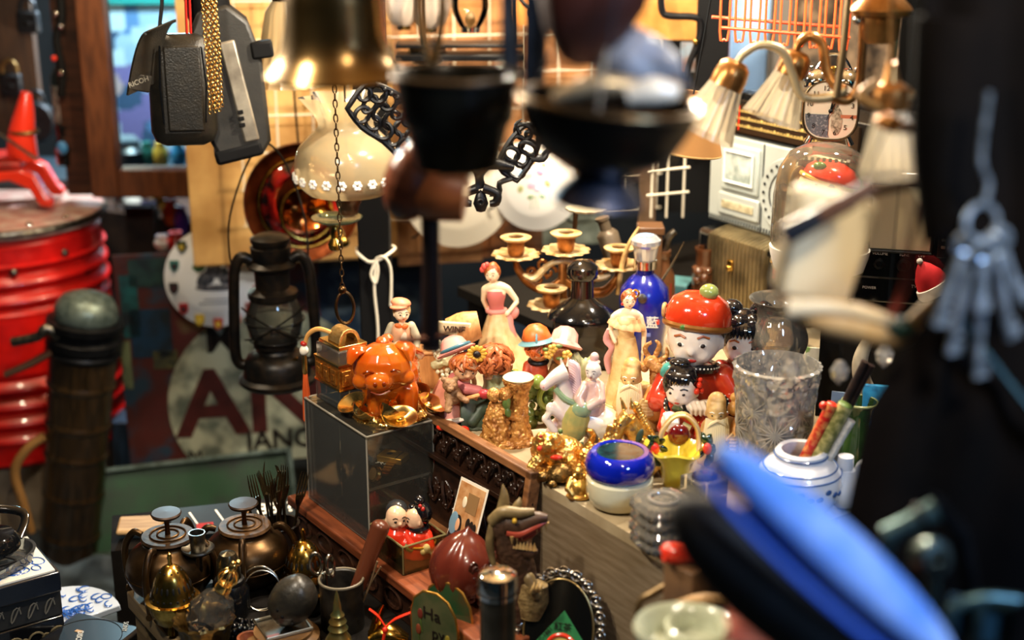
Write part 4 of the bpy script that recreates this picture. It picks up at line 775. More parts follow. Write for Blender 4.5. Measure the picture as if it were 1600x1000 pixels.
P('rod', MB().tube([(-16, -10, -20), (-10, -10, 60), (-6, -10, 220)], 6, 12), mat('rod_steel', 'a8906c', .3, .9)); P('rod', MB().tube([(72, 0, 90), (70, 0, 0), (70, 0, -40)], 5, 12), MATS['rod_steel']); P('rod_nut', MB().ell((8, -8, 96), 7), CHROME)
# third shade, nearer the lens
T('fluted_glass_shade', 'fluted white glass shade hanging blurred left of the black coat', 'shade', ad(1392, 150, 1.32), r=(0, -4, 0))
P('shade', MB().lathe([(48, -126), (46, -112), (42, -92), (36, -66), (28, -36), (22, -10), (20, 4)], 72, cap=False, mod=lambda a, i, z: 1 + (.10 if i < 2 else .06) * (abs(math.sin(8 * a)) - .5)), SH)
P('shade_cup', MB().lathe([(30, -20), (32, -8), (28, 12), (14, 22), (10, 40), (8, 52), (0, 54)], 32), GB); P('clamp_arm', MB().tube([(30, -10, 4), (0, -20, -14), (-30, -12, -10), (-46, 0, 4), (-20, 10, 20)], 9, 10, 4), mat('clamp_brown', '7a5a30', .4, .6)); P('rod', MB().tube([(0, 0, 50), (0, 0, 300)], 4), GB)
T('carved_wooden_pipe', 'long brown wooden pipe with flared tip, upper right foreground', 'pipe', ad(1480, 200, 1.15), r=(0, 0, 0)); P('stem', MB().tube([(-72, 0, 2), (-20, 0, 2), (40, 0, -4), (86, -6, 10), (130, -10, 22), (200, -20, 40)], [11, 11, 12, 14, 14, 12], 14, 4), mat('pipe_brown', '3d2716', .35, c2='5d4026', sc=16, stretch=(1, 6, 6))); P('tip', MB().tube([(-112, 0, 8), (-96, 0, 10), (-76, 0, 2)], [6, 14, 12], 14, 3), GB); P('ring', MB().torus((36, 0, -2), 13, 3, (0, 90, 0)), BRONZE); P('hanging_cord', MB().tube([(180, -18, 36), (180, -18, 420)], 2), BLACK); P('hanging_cord', MB().tube([(-20, 0, 8), (150, 20, 420)], 1.2), BLACK)
T('brown_walking_cane', 'brown bent cane with dark ferrule, slanting across right foreground', 'cane', ad(1430, 290, 1.1), r=(0, 0, 0))
P('shaft', MB().tube([(-90, 0, -14), (-40, 0, -4), (20, 0, 6), (80, 0, 22), (130, 0, 44), (200, -8, 70)], [11, 8, 8, 9, 12, 14], 12, 4), mat('cane_brown', '4d3320', .4, c2='36241a', sc=20)); P('ferrule', MB().ell((144, -2, 46), (26, 18, 22)), mat('ferrule_grey', '7f8d9e', .35, .7)); P('hanging_cord', MB().tube([(180, -8, 66), (190, 0, 420)], 2), BLACK)
# cream shade cloth with knife
T('cream_bell_shade', 'cream fabric lampshade with brown rim, in right foreground', 'shade', ad(1284, 384, 1.12), r=(0, 12, 0)); P('shade', MB().box((0, 0, 0), (116, 70, 170), t=1.12), mat('cream_cloth', 'd8c7a2', .6), bev=14); P('lower_band', MB().box((4, -1, -84), (112, 72, 8)), mat('band_brown', '6a4a2c', .5), bev=2); P('hanging_cord', MB().tube([(30, 10, 80), (120, 30, 560)], 1.6), BLACK)
T('sheathed_knife', 'dark handled knife in brown sheath lying across the cream shade', 'knife', ad(1290, 334, 1.04), r=(0, -30, 0)); P('handle', MB().tube([(-72, 0, 0), (-66, 0, 0), (-10, 0, 0)], [15, 17, 15], 14, 2), mat('knife_blue_black', '141a24', .3)); P('sheath', MB().tube([(-12, 0, 0), (40, 0, 0), (84, 0, 4)], [15, 15, 11], 14, 2), mat('sheath_brown', '4a2c1a', .45))
T('wooden_shell', 'tan carved wooden boat shell hanging under the cream shade', 'shell', ad(1336, 500, 1.1), r=(0, 8, 0)); P('shell_body', MB().tube([(-104, 0, 6), (-60, 0, 0), (0, 0, -4), (60, 0, -12), (104, 0, -4)], [14, 32, 36, 30, 10], 18, 4, flat=.8), mat('shell_tan', 'b4884e', .5, c2='cfae7c', sc=12)); P('shell_lip', MB().tube([(-110, -14, 8), (-40, -28, 22), (30, -26, 14), (96, -14, 2)], [16, 10, 9, 6], 10, 4), mat('lip_cream', 'd6c3a0', .5)); P('green_stone', MB().ell((64, -22, 4), (26, 16, 16)), mat('stone_green', '41664f', .3, c2='20302a', sc=30)); P('peg', MB().tube([(84, 0, 6), (116, 0, 44)], [8, 12], 10), MATS['lip_cream'])
P('red_cord', MB().tube([(48, 0, 0), (62, 4, 70), (58, 4, 190)], 4, 8, 3), mat('cord_red_brown', '6b241a', .6)); P('red_cord', MB().tube([(50, 0, 0), (76, 4, 80), (86, 4, 190)], 4, 8, 3), MATS['cord_red_brown'])
# black coat hanging at right
m = MB()
def coat(u, v):
    t = v; xl = [-70, -54, -30, -14, -46, -96, -112, -112][min(7, int(t * 7.99))]; i = t * 7; a = int(min(i, 6)); f = i - a; X = [-68, -44, 8, 0, -90, -112, -118, -118]; xl = X[a] * (1 - f) + X[a + 1] * f
    return (xl + u * (230 - xl), -18 * math.sin(u * PI) + 9 * math.sin(u * 19 + v * 3) * (1 - .5 * u) - 40 * u, 520 - v * 1120)
T('black_hanging_coat', 'large black coat hanging in the foreground along the right edge', 'coat', ad(1460, 520, 1.06), 0)
P('coat_body', m.sheet(coat, 40, 40, 10), mat('coat_black', '060505', .9, c2='100b08', sc=10, spec=.08), bev=1)
P('strap', MB().tube([(20, -66, 40), (70, -74, -20), (150, -84, -110), (210, -90, -160)], [7, 8, 9, 9], 10, 4, flat=.5), mat('strap_teal', '33505a', .4))
P('sleeve', MB().tube([(-10, 10, 460), (-10, 0, 280), (10, -10, 150)], [60, 50, 44], 18, 4), MATS['coat_black'])
# teal awning strip, white paper
solo('teal_curtain_strip', 'teal curtain strip beyond the black coat, top right corner', 'curtain', ad(1556, 60, 1.6), MB().box((0, 0, 40), (50, 8, 260)), mat('teal_cloth', '2a90a8', .6, c2='17596b', sc=8), r=(0, -10, 0), bev=3)
T('white_tag', 'white paper tag with dark scrawl, at top right corner', 'tag', ad(1590, 40, 1.55), r=(0, -6, 0)); P('paper', MB().box((0, 0, 0), (46, 2, 100)), mat('tag_white', 'e2ddd0', .6)); P('print', MB().tube([(-20, -2, 36), (-8, -2, 42), (0, -2, 34), (12, -2, 40)], 3, 6, 3), MATS['dark_paint'])
# bunch of keys
T('key_ring', 'steel key ring bunched with old keys hanging before the black coat', 'keyring', ad(1534, 350, .98), 0); KM = mat('key_steel', 'b9cadb', .28, .75, c2='56646f', sc=60)
P('ring', MB().torus((0, 0, 0), 30, 5, (80, 0, 20), n=36), KM); P('hook', MB().tube([(0, 0, 30), (6, 4, 60), (-6, 0, 84), (-12, 0, 110), (-10, 0, 200)], 5, 10, 3), KM)
kr = CUR[0]; base = kr.location.copy()
def key(x, z, l, a, y, lab):
    T('old_key', lab, 'key', base + Vector((x * K[0], y * K[0], z * K[0])), r=(0, a, 0), group='keys on the ring', k=K[0], up=False)
    P('bow', MB().torus((0, 0, -12), 15, 6, (90, 0, 0), 20, 7), KM); P('shank', MB().tube([(0, 0, -24), (0, 0, -l)], 7.5, 10), KM); P('bit', MB().box((9, 0, -l + 12), (20, 6, 20)).box((7, 0, -l + 34), (12, 6, 8)), KM)
for i, (x, z, l, a, y, lab) in enumerate([(-22, -20, 150, 14, -6, 'long pale key hanging furthest left on the ring'), (-8, -28, 190, 6, 4, 'longest key at the left of bunch'), (4, -30, 110, 0, -12, 'short key hanging in the middle of bunch'), (12, -28, 230, -2, 6, 'key reaching lowest in the bunch'), (22, -24, 170, -14, -4, 'bright key at right of the bunch'), (28, -14, 130, -24, 8, 'key splayed furthest right on the ring')]): key(x, z, l, a, y, lab)
# blue cap
T('peaked_hat', 'blue cloth cap with pale brim, close and blurred at bottom right', 'cap', ad(1268, 880, .82), r=(24, 40, -14))
P('brim', MB().ell((10, 10, 36), (250, 70, 40), (-20, 0, 0), 40), mat('cap_blue', '5587dc', .8, c2='b0cbf6', sc=11, spec=.2), rm=5); P('crown', MB().ell((6, -36, -46), (230, 80, 78), (0, -4, 0), 40), mat('cap_navy', '0e141c', .7, c2='08090b', sc=14), rm=5); P('piping', MB().torus((8, -14, 6), 236, 7, (-24, 0, 0), 60, 8, sy=.33), mat('cap_piping', '2f5fd0', .6))
solo('hat_pedestal', 'dark pedestal beneath the blue cap, at the bottom right', 'pedestal', Vector((.19, .56, .5)), MB().box((0, 0, 0), (.16, .12, 1.0)), BLACK, k=1)
# brass taps and metal frame, right
T('brass_tap', 'old brass tap with teal sheen, before the black coat', 'tap', ad(1420, 820, 1.0), r=(0, -14, 0)); TP = mat('tap_grey', '5f7f80', .35, .8, c2='2f3c3e', sc=20); P('barrel', MB().tube([(-40, 0, -10), (0, 0, 0), (46, 0, 14)], [16, 15, 17], 16, 3), TP); P('collar', MB().torus((22, 0, 6), 17, 5, (0, 72, 0)), DARK); P('spout', MB().tube([(-30, 0, -10), (-46, 0, -40), (-40, 0, -64)], [14, 14, 12], 14, 3), TP); P('standpipe', MB().tube([(40, 30, 12), (56, 50, 0), (90, 60, -60), (90, 60, -1900)], 16, 12), DARK)
solo('brass_coupling', 'round dark pipe coupling beneath the old brass tap', 'coupling', ad(1452, 872, .98), MB().lathe([(12, -20), (28, -18), (30, 10), (26, 22), (12, 24)], 28, r=(60, 40, 0), close=True).tube([(10, 10, -20), (20, 30, -80), (20, 30, -1900)], 12, 12), mat('coupling_grey', '6b7c78', .3, .8, c2='1c1f20', sc=20))
T('steel_trolley_frame', 'pale steel frame corner at bottom right', 'frame', ad(1550, 960, 1.0), r=(0, 0, 0)); P('tube', MB().tube([(-60, 0, -60), (-70, 0, 0), (-20, 0, 24), (40, 0, 20)], 9, 10, 3), TP); P('tube', MB().tube([(-20, 0, 24), (-24, 0, -80)], 10, 10), TP); P('plate', MB().box((-10, 20, -20), (120, 6, 60), (0, 12, 0)), mat('frame_teal', '27424c', .5), bev=2); P('tube', MB().tube([(40, 0, 20), (44, 0, -1900)], 9, 10), DARK); P('tube', MB().tube([(-66, 0, -10), (-66, 0, -1900)], 9, 10), DARK)
# celadon dish and blocks at the table foot
T('celadon_ashtray', 'large pale celadon dish blurred at the bottom centre right', 'dish', ad(1072, 996, 1.33), -12); CE = mat('celadon', 'a4a892', .2, coat=.6)
P('dish', MB().lathe([(0, -34), (60, -34), (78, -10), (84, 14), (80, 20), (70, 14), (56, -10), (0, -14)], 48, sy=.9), CE); P('inner_ring', MB().lathe([(46, -14), (50, 6), (44, 10), (38, 4), (36, -14)], 36, (14, 16, 6), close=True), CE)
solo('small_bench_box', 'plain brown box under the celadon dish', 'box', ad(1072, 1040, 1.33), MB().box((0, 10, -262), (150, 110, 500)), WOODD, rz=EANG, bev=2)
T('red_handled_tool', 'small tool with glossy red handle lying against the side board', 'tool', ad(1078, 930, 1.47) + Vector((.004, 0, .0485)), r=(0, 4, 8)); P('handle', MB().tube([(-52, 0, 0), (-46, 0, 0), (0, 0, -2), (50, 0, 0)], [8, 15, 14, 8], 14, 3), RED); P('shaft', MB().tube([(48, 0, 0), (80, 0, 10), (112, 0, 12)], [7, 6, 5], 10, 3), STEEL)
solo('wooden_stool_block', 'brown wooden block standing by the side board, below the red handle', 'block', ad(1078, 930, 1.47), MB().box((0, 0, -400), (64, 56, 900)), mat('block_brown', '7a5a3c', .5, c2='5d4430', sc=16), rz=EANG, bev=2)
solo('brown_wood_offcut', 'pale wooden offcut behind the celadon dish', 'offcut', ad(1122, 950, 1.42), MB().tube([(-70, 0, 4), (-20, 0, 14), (40, 0, 0), (60, -4, -10)], [8, 12, 12, 6], 10, 3, flat=.6), mat('offcut_tan', 'a88250', .5, c2='7d5c36', sc=20))
solo('bent_bronze_hook', 'bent bronze hook leaning on the side board behind the dish', 'hook', ad(1020, 950, 1.5), MB().tube([(-24, 0, -40), (-22, 0, 6), (0, 0, 22), (26, 0, 36), (60, 0, 40), (76, 0, 52)], [5, 5, 6, 6, 9, 4], 10, 4), mat('hook_bronze', '6f5a3c', .35, .7))
solo('orange_cloth', 'orange patterned cloth under the blue cap', 'cloth', ad(1215, 985, 1.0), MB().sheet(lambda u, v: (180 * u - 90, 120 * v - 60, 14 * math.sin(u * 6 + v * 2) + 8 * math.sin(v * 9)), 20, 14, 3), mat('orange_fabric', 'a8482c', .7, c2='c46a44', sc=30), r=(20, 18, 0))
solo('dark_pedestal_crate', 'dark crate under the orange patterned cloth', 'crate', ad(1215, 1040, 1.02), MB().box((0, 0, -520), (150, 90, 1000)), BLACK)
# ---------------------------------------------------------------- figurines on the table
def dirp(c, r, az, el):
    a, e = math.radians(az), math.radians(el); return (c[0] + r * math.cos(e) * math.sin(a), c[1] - r * math.cos(e) * math.cos(a), c[2] + r * math.sin(e))
def head(c, r, skin, yaw=0, pit=0, eye=.11, lips=None, brow=None, white=0, cheeks=None, ears=1, nose=.17, long=1, smile=0, rm=None, dome=0):
    m = MB().ell(c, (r * .88, r * .92, r * long), n=20)
    m.ell(dirp(c, r * .9, yaw, pit - 10), r * nose).ell(dirp(c, r * .6, yaw, pit - 48), r * .38).ell(dirp(c, r * .66, yaw + 34, pit - 26), r * .34).ell(dirp(c, r * .66, yaw - 34, pit - 26), r * .34)
    if dome: m.ell((c[0] + r * .06, c[1] + r * .2, c[2] + r * .72), (r * .80, r * .78, r * .78), n=20).ell((c[0], c[1] + r * .12, c[2] + r * .4), (r * .86, r * .84, r * .8), n=20)
    if ears: m.ell(dirp(c, r * .9, yaw + 96, pit - 6), (r * .1, r * .16, r * .22)).ell(dirp(c, r * .9, yaw - 96, pit - 6), (r * .1, r * .16, r * .22))
    m.tube([(c[0], c[1] + r * .1, c[2] - r * .5), (c[0], c[1] + r * .15, c[2] - r * 1.35)], r * .36, 12)
    h = P('head', m, skin, rm=rm or max(.7, r / 13), sm=3)
    for s in (-1, 1):
        az = yaw + s * 24
        if white: P('eye_white', MB().ell(dirp(c, r * .86, az, pit + 3), (r * .16, r * .06, r * .075), (0, 0, az)), WHITEP, h)
        P('eye', MB().ell(dirp(c, r * .9, az, pit + 3), (r * eye, r * .06, r * eye * .75), (0, 0, az)), MARK, h)
        P('brow', MB().tube([dirp(c, r * .93, yaw + s * 12, pit + 18), dirp(c, r * .94, yaw + s * 24, pit + 22), dirp(c, r * .93, yaw + s * 38, pit + 17)], r * .035, 6), brow or MARK, h)
        if cheeks: P('cheek', MB().ell(dirp(c, r * .8, yaw + s * 36, pit - 22), (r * .22, r * .16, r * .2), (0, 0, yaw + s * 36)), cheeks, h)
    P('mouth', MB().ell(dirp(c, r * .9, yaw, pit - 32), (r * (.16 + smile), r * .07, r * .07), (0, 0, yaw)), lips or REDD, h)
    return h
def hair(c, r, m, yaw=180, amp=.1, extra=(), sz=4, sx=1.0):
    q = MB().ell((c[0], c[1] + r * .16, c[2] + r * .16), (r * 1.0 * sx, r * .98, r * 1.0), n=20)
    for p in extra: q.ell((c[0] + p[0] * r, c[1] + p[1] * r, c[2] + p[2] * r), p[3] * r if not isinstance(p[3], tuple) else tuple(v * r for v in p[3]))
    return P('hair', q, m, rm=max(.7, r / 13), sm=1, disp=(r * amp, sz))
def curls(c, r, m, n, seed, az=(-110, 110), el=(10, 80), q=.3, front=None):
    rr = random.Random(seed); b = MB()
    for i in range(n):
        a, e = rr.uniform(*az), rr.uniform(*el); p = Vector(dirp(c, r * 1.02, a, e)); t = Vector(dirp(c, r * 1.1, a + rr.uniform(-30, 30), e - 26)); t2 = Vector(dirp(c, r * 1.02, a + rr.uniform(-20, 20), e - 48))
        b.tube([p, t, t2], [r * q * .5, r * q * .55, r * q * .2], 6, 3)
    return P('curls', b, m)

def lady(label, base, sash, skirt, bod, hairm, flower, variant):
    T('lady_figurine', label, 'figurine', base, 0, 'lady figurines')
    fold = lambda a, i, z: 1 + .085 * max(0, (86 - z) / 86) * math.sin(11 * a + z * .02) + .03 * math.sin(5 * a + z * .05) * (z < 60)
    if variant == 0:
        prof = [(0, 0), (35, 0), (37, 3), (34, 18), (28, 40), (22, 60), (17, 76), (13, 84), (0, 86)]
        m = MB()
        n = 60; vs = []
        m.lathe(prof, 66, (2, 0, 0), mod=lambda a, i, z: fold(a, i, z) * (1 + .75 * max(0, (60 - z) / 60) * max(0, math.cos(a + .3)) ** 2))
        P('skirt', m, skirt)
        P('bodice', MB().tube([(0, 0, 80), (0, 0, 94), (0, -2, 108), (0, -1, 115)], [13.5, 13, 17, 16], 20, 3, flat=.72), bod)
        P('sash', MB().torus((0, 0, 86), 14, 3.6, sy=.8), sash); P('bow', MB().ell((26, 2, 82), (9, 6, 10), (0, 20, 0)).ell((20, -2, 72), (6, 4, 12), (0, -14, 0)).tube([(18, -4, 78), (24, -8, 60), (30, -6, 44)], [5, 6, 4], 8, 3, flat=.4), sash)
        sk = MB().tube([(-19, 0, 118), (-10, 0, 121), (0, 0, 122), (10, 0, 121), (19, 0, 118)], [5, 7, 8, 7, 5], 12, 2).ell((0, -2, 113), (15, 9, 9)).limb([(18, 0, 118), (30, 2, 102), (31, 0, 98), (18, -6, 84)], [5.4, 4.4, 4, 3]).limb([(-18, 0, 118), (-20, 6, 100), (-14, 12, 84)], [5.4, 4.2, 3.4]).ell((16, -7, 83), (4, 3, 4))
        c = (-6, -2, 142); hd = 13
    else:
        P('skirt', MB().lathe([(0, 0), (30, 0), (32, 4), (27, 30), (22, 56), (19, 78), (16, 92), (14, 100), (0, 102)], 60, mod=lambda a, i, z: 1 + .06 * max(0, (100 - z) / 100) * math.sin(9 * a + z * .04)), skirt)
        P('bodice', MB().tube([(0, 0, 96), (0, 0, 106), (0, -3, 120), (0, -1, 128)], [14.5, 14, 18, 17], 20, 3, flat=.74), bod)
        rf = MB()
        rf.lathe([(16, 0), (27, -7), (29, -13), (25, -10), (18, 2)], 60, (2, 0, 129), (4, 8, 0), close=True, sy=.75, mod=lambda a, i, z: 1 + .06 * math.sin(13 * a)); P('ruffle', rf, mat('ruffle_peach', 'e0a878', .4))
        P('shawl', MB().tube([(-26, 0, 112), (-30, 2, 96), (-22, 0, 84), (-28, 4, 66), (-24, 2, 44)], [6, 8, 7, 9, 6], 10, 4, flat=.5), sash)
        P('staff_fan', MB().tube([(24, -8, 60), (27, -6, 100)], 2, 8), skirt)
        sk = MB().tube([(-19, 0, 132), (-10, 0, 135), (0, 0, 136), (10, 0, 135), (19, 0, 132)], [5, 7, 8, 7, 5], 12, 2).ell((0, -2, 127), (15, 9, 9)).limb([(20, 0, 130), (27, -2, 108), (26, -8, 84)], [5.4, 4.4, 3.2]).limb([(-20, 0, 130), (-25, 0, 110), (-18, -10, 96)], [5.4, 4.2, 3.4]).ell((26, -9, 80), (4, 3, 5))
        c = (2, -2, 156); hd = 12.5
    sk.tube([(0, 0, c[2] - 24), (c[0] * .6, -1, c[2] - 12)], [6, 4.6], 12)
    P('torso', sk, mat('lady_skin', 'efd8b4', .35), rm=1.1, sm=2)
    head(c, hd, MATS['lady_skin'], -18 if variant == 0 else 8, -4, eye=.09, ears=0, nose=.13, brow=HAIRR)
    hair(c, hd, hairm, extra=[(.1, .35, .7, .55), (-.55, -.1, .55, .35), (.55, 0, .5, .35)], amp=.12, sz=2)
    if flower: P('hair_flower', MB().ell((c[0] - 12, -4, c[2] + 11), 5).ell((c[0] - 15, -2, c[2] + 6), 4.5).ell((c[0] - 8, -5, c[2] + 14), 4), mat('flower_coral', 'd9554a', .4))
    else: P('earring', MB().ell((c[0] - 10, -6, c[2] - 5), 2.4), REDD); P('hair_ornament', MB().torus((c[0] + 10, -4, c[2] + 10), 5, 1.6, (80, 0, 0)), GOLDP)
    P('plinth', MB().lathe([(0, -1), (38, -1), (38, 2), (0, 3)], 30, (4, 0, 0)), skirt)
lady('pink bodiced lady figurine in cream skirt with red hair flower', at(776, 572, TZ), PINK, mat('skirt_cream', 'd9b98a', .42, c2='c9a06c', sc=60), mat('bodice_rose', 'c9706a', .4), HAIRR, 1, 0)
lady('slim lady figurine in cream gown with peach ruffle, before the blue bottle', at(976, 628, TZ), mat('shawl_pink', 'd59a94', .4), mat('gown_cream', 'e2cb93', .4, c2='cfae72', sc=60), mat('gown_cream', 'e2cb93'), HAIRR, 0, 1)

# boy beside a wine cart
T('boy_with_wine_cart', 'figurine of capped boy beside a wine barrel cart with grapes', 'figurine', at(672, 612, TZ), 6)
TS = mat('sleeve_grey', 'a79f86', .45); TR = mat('trouser_sage', 'b1ab86', .45, c2='8f8a66', sc=60); TAN = mat('cart_tan', 'c98f56', .45, c2='a87040', sc=26, stretch=(6, 6, 1))
P('legs', MB().limb([(-50, 0, 62), (-52, -2, 34), (-52, -2, 12)], [11, 9, 7]).limb([(-34, 0, 62), (-30, -6, 36), (-28, -4, 12)], [11, 9, 7]), TR, rm=1.4, sm=2)
for x in (-53, -27): P('boot', MB().ell((x, -8, 5), (6, 10, 6)).tube([(x, -2, 4), (x, -2, 16)], 6.5, 10), BLACKG, rm=1.2)
P('vest', MB().tube([(-42, 0, 56), (-42, 0, 76), (-42, -1, 98), (-42, 0, 106)], [15, 15, 18, 13], 18, 3, flat=.75), mat('vest_peach', 'cf9c78', .45)); P('shirt_front', MB().ell((-41, -10, 90), (7, 6, 16)), mat('shirt_white', 'd9d0b8', .45))
P('sleeve', MB().limb([(-57, 0, 102), (-66, -2, 84), (-60, -12, 74), (-48, -16, 80)], [7, 6.5, 6, 5]), TS, rm=1.3, sm=1); P('sleeve', MB().limb([(-27, 0, 102), (-18, -2, 84), (-20, -10, 70)], [7, 6.5, 5]), TS, rm=1.3, sm=1)
P('hand', MB().ell((-42, -18, 82), (6, 4, 5)), mat('lady_skin', 'efd8b4')); P('bow_tie', MB().ell((-47, -13, 106), (6, 3, 4), (0, 24, 0)).ell((-37, -13, 105), (6, 3, 4), (0, -24, 0)), ORANGE)
head((-41, -3, 124), 14, MATS['lady_skin'], 12, -8, ears=1, nose=.14); hair((-41, -3, 124), 14, mat('hair_blond', 'b99a68', .5), amp=.1)
P('cap', MB().ell((-42, -2, 138), (16, 15, 7), (0, 8, 0)).ell((-46, -12, 134), (14, 8, 3)), mat('cap_coral', 'c9805c', .45), rm=1.2)
P('cart_box', MB().box((14, 4, 34), (62, 40, 56)).box((14, 4, 64), (66, 44, 5)), TAN, bev=2); P('barrel', MB().lathe([(0, 0), (20, 0), (24, 20), (24, 30), (20, 50), (0, 50)], 26, (30, 8, 88), (0, 78, 0)), TAN)
P('sign_board', MB().box((36, -12, 100), (56, 5, 20), (0, 6, 0)), mat('board_cream', 'ddc9a0', .45), bev=4); TX('lettering', 'WINE', 13, (38, -15.5, 99), MATS['dark_paint'], r=(90, 6, 0), bold=.3)
gm = MB(); rr = random.Random(4)
for (cx, cz, w_) in ((42, 82, 13), (12, 84, 11), (24, 42, 17)):
    for i in range(34): t = rr.random(); gm.ell((cx + rr.uniform(-1, 1) * w_ * (1 - t * .7), -20 + rr.uniform(-5, 3), cz - t * 26), 3.1, n=8)
P('grapes', gm, mat('grape_pale', 'cfc9ae', .4)); P('leaves', MB().ell((32, -18, 54), (26, 8, 7), (0, -8, 0)).ell((10, -18, 48), (10, 6, 7)), mat('leaf_pale', 'bdb98f', .45), rm=1.5, disp=(5, 6))
P('cart_wheel', MB().torus((48, -22, 20), 21, 4, (84, 0, -24)).torus((48, -22, 20), 6, 4, (84, 0, -24)), mat('wheel_brown', '5a3a24', .35, .3)); P('base', MB().ell((-6, -4, 0), (70, 32, 12)), mat('base_pale_green', 'b7b391', .5), rm=2, disp=(8, 9))

# two children with sunflower hat
T('sunflower_children_figurine', 'figurine of two auburn children with sunflower hat and teddy', 'figurine', at(740, 655, TZ), 4); K[0] *= 1.08; K[1] *= .83
FACE = mat('resin_face', 'dca97e', .4)
P('pink_dress', MB().lathe([(0, 2), (40, 2), (36, 22), (24, 46), (14, 62), (0, 64)], 36, (-26, 0, 6), (-10, -8, 0), mod=lambda a, i, z: 1 + .07 * math.sin(9 * a)), mat('dress_pink', 'c9826c', .42, c2='b06a58', sc=70)); P('lace_hem', MB().torus((-28, -4, 10), 38, 4, (-10, -8, 0)), mat('lace_white', 'dcd3bd', .5), disp=(3, 3))
dm_ = MB()
for i in range(16): a = R.uniform(-150, -30); q = math.radians(a); h = R.uniform(.2, .8); dm_.ell((-26 + (38 - 24 * h) * math.cos(q) - 4 * h, (38 - 24 * h) * math.sin(q), 14 + 44 * h), 1.8, n=8)
P('dress_dots', dm_, MARK); P('green_apron', MB().sheet(lambda u, v: (60 * u - 20, -26 - 14 * math.sin(v * 2), 44 - 44 * v + 4 * math.sin(u * 9)), 14, 10, 7), DGREEN, bev=2)
P('trousers', MB().limb([(24, 0, 44), (14, -26, 34), (-4, -40, 14)], [16, 13, 9]).limb([(28, -6, 40), (36, -30, 26), (30, -40, 8)], [15, 12, 9]), DGREEN, rm=2, sm=2)
P('sage_jacket', MB().tube([(34, 4, 32), (36, 4, 60), (26, -2, 84)], [24, 25, 16], 20, 4, flat=.8).limb([(42, -6, 76), (46, -24, 58), (20, -32, 56)], [12, 11, 8]), mat('jacket_sage', 'a2a483', .42, c2='85895f', sc=70), rm=1.8, sm=2)
P('pink_sleeve', MB().limb([(-26, -8, 74), (-10, -26, 64), (6, -30, 62)], [11, 10, 8]), mat('sleeve_rose', 'bb6a66', .45), rm=1.6)
head((-12, -22, 98), 21, FACE, 10, -16, ears=0, eye=.08); hair((-12, -20, 98), 20, HAIRR, amp=.16, sz=3); curls((-12, -22, 98), 21, HAIRR, 34, 5, (-130, 130), (44, 78), .22)
head((22, -14, 98), 18, FACE, -60, -26, ears=0, eye=.06); P('mop_hair', MB().ell((30, -12, 105), (24, 22, 20), (0, 12, 0)), mat('mop_auburn', 'b8673a', .42, c2='96481f', sc=80), rm=1.6, disp=(5, 3)); curls((30, -12, 105), 24, MATS['mop_auburn'], 90, 6, (-170, 170), (-10, 88), .24)
P('hat', MB().lathe([(20, 3), (28, -2), (30, 0), (21, 6), (17, 18), (8, 25), (0, 26)], 36, (-24, -2, 118), (-24, -24, 0), sy=.9), mat('hat_rose', 'cf8a80', .45)); P('hat_ribbon', MB().torus((-25, -4, 124), 21, 3, (-24, -24, 0)), mat('ribbon_teal', '3a6a78', .4))
pm = MB()
for i in range(12): a = i * PI / 6; pm.ell((4 + 10 * math.cos(a), -32, 124 + 10 * math.sin(a)), (5, 2, 3.4), (0, -math.degrees(a), 0))
P('sunflower', pm, mat('petal_yellow', 'd9a53a', .45)); P('sunflower_eye', MB().ell((4, -34, 124), (5.5, 3, 5.5)), MARK)
P('teddy', MB().ell((-30, -36, 58), (13, 11, 16)).ell((-34, -42, 78), 11).ell((-43, -42, 87), 4.5).ell((-26, -42, 88), 4.5).ell((-34, -52, 75), 5).limb([(-24, -44, 62), (-12, -50, 54)], [5, 5]).limb([(-36, -46, 50), (-38, -58, 42)], [6, 5]), mat('teddy_brown', '9a7450', .6, c2='7d5838', sc=120), rm=1.4, disp=(3, 2)); P('rose', MB().ell((14, -44, 62), (9, 7, 8)), mat('rose_red', 'b93a3e', .35), disp=(3, 3)); P('stem', MB().tube([(-12, -46, 56), (2, -46, 60), (12, -44, 62)], 3.4, 8), TAN)
fm = MB(); lm = MB()
for i in range(22): q = (52 + R.uniform(-10, 10), -10 + R.uniform(-12, 6), 70 + R.uniform(-16, 16)); (fm if i % 2 else lm).ell(q, R.uniform(3.6, 6))
P('yellow_flowers', fm, MATS['petal_yellow']); P('leaves', lm, mat('leaf_bright', '3d7a35', .4)); P('base', MB().ell((0, -8, 2), (56, 40, 8)), mat('base_dark_green', '2f3826', .5), rm=2.4, disp=(6, 8)); P('red_shoes', MB().ell((-46, -44, 8), (9, 8, 6)).ell((-16, -52, 6), (8, 9, 6)), RED)

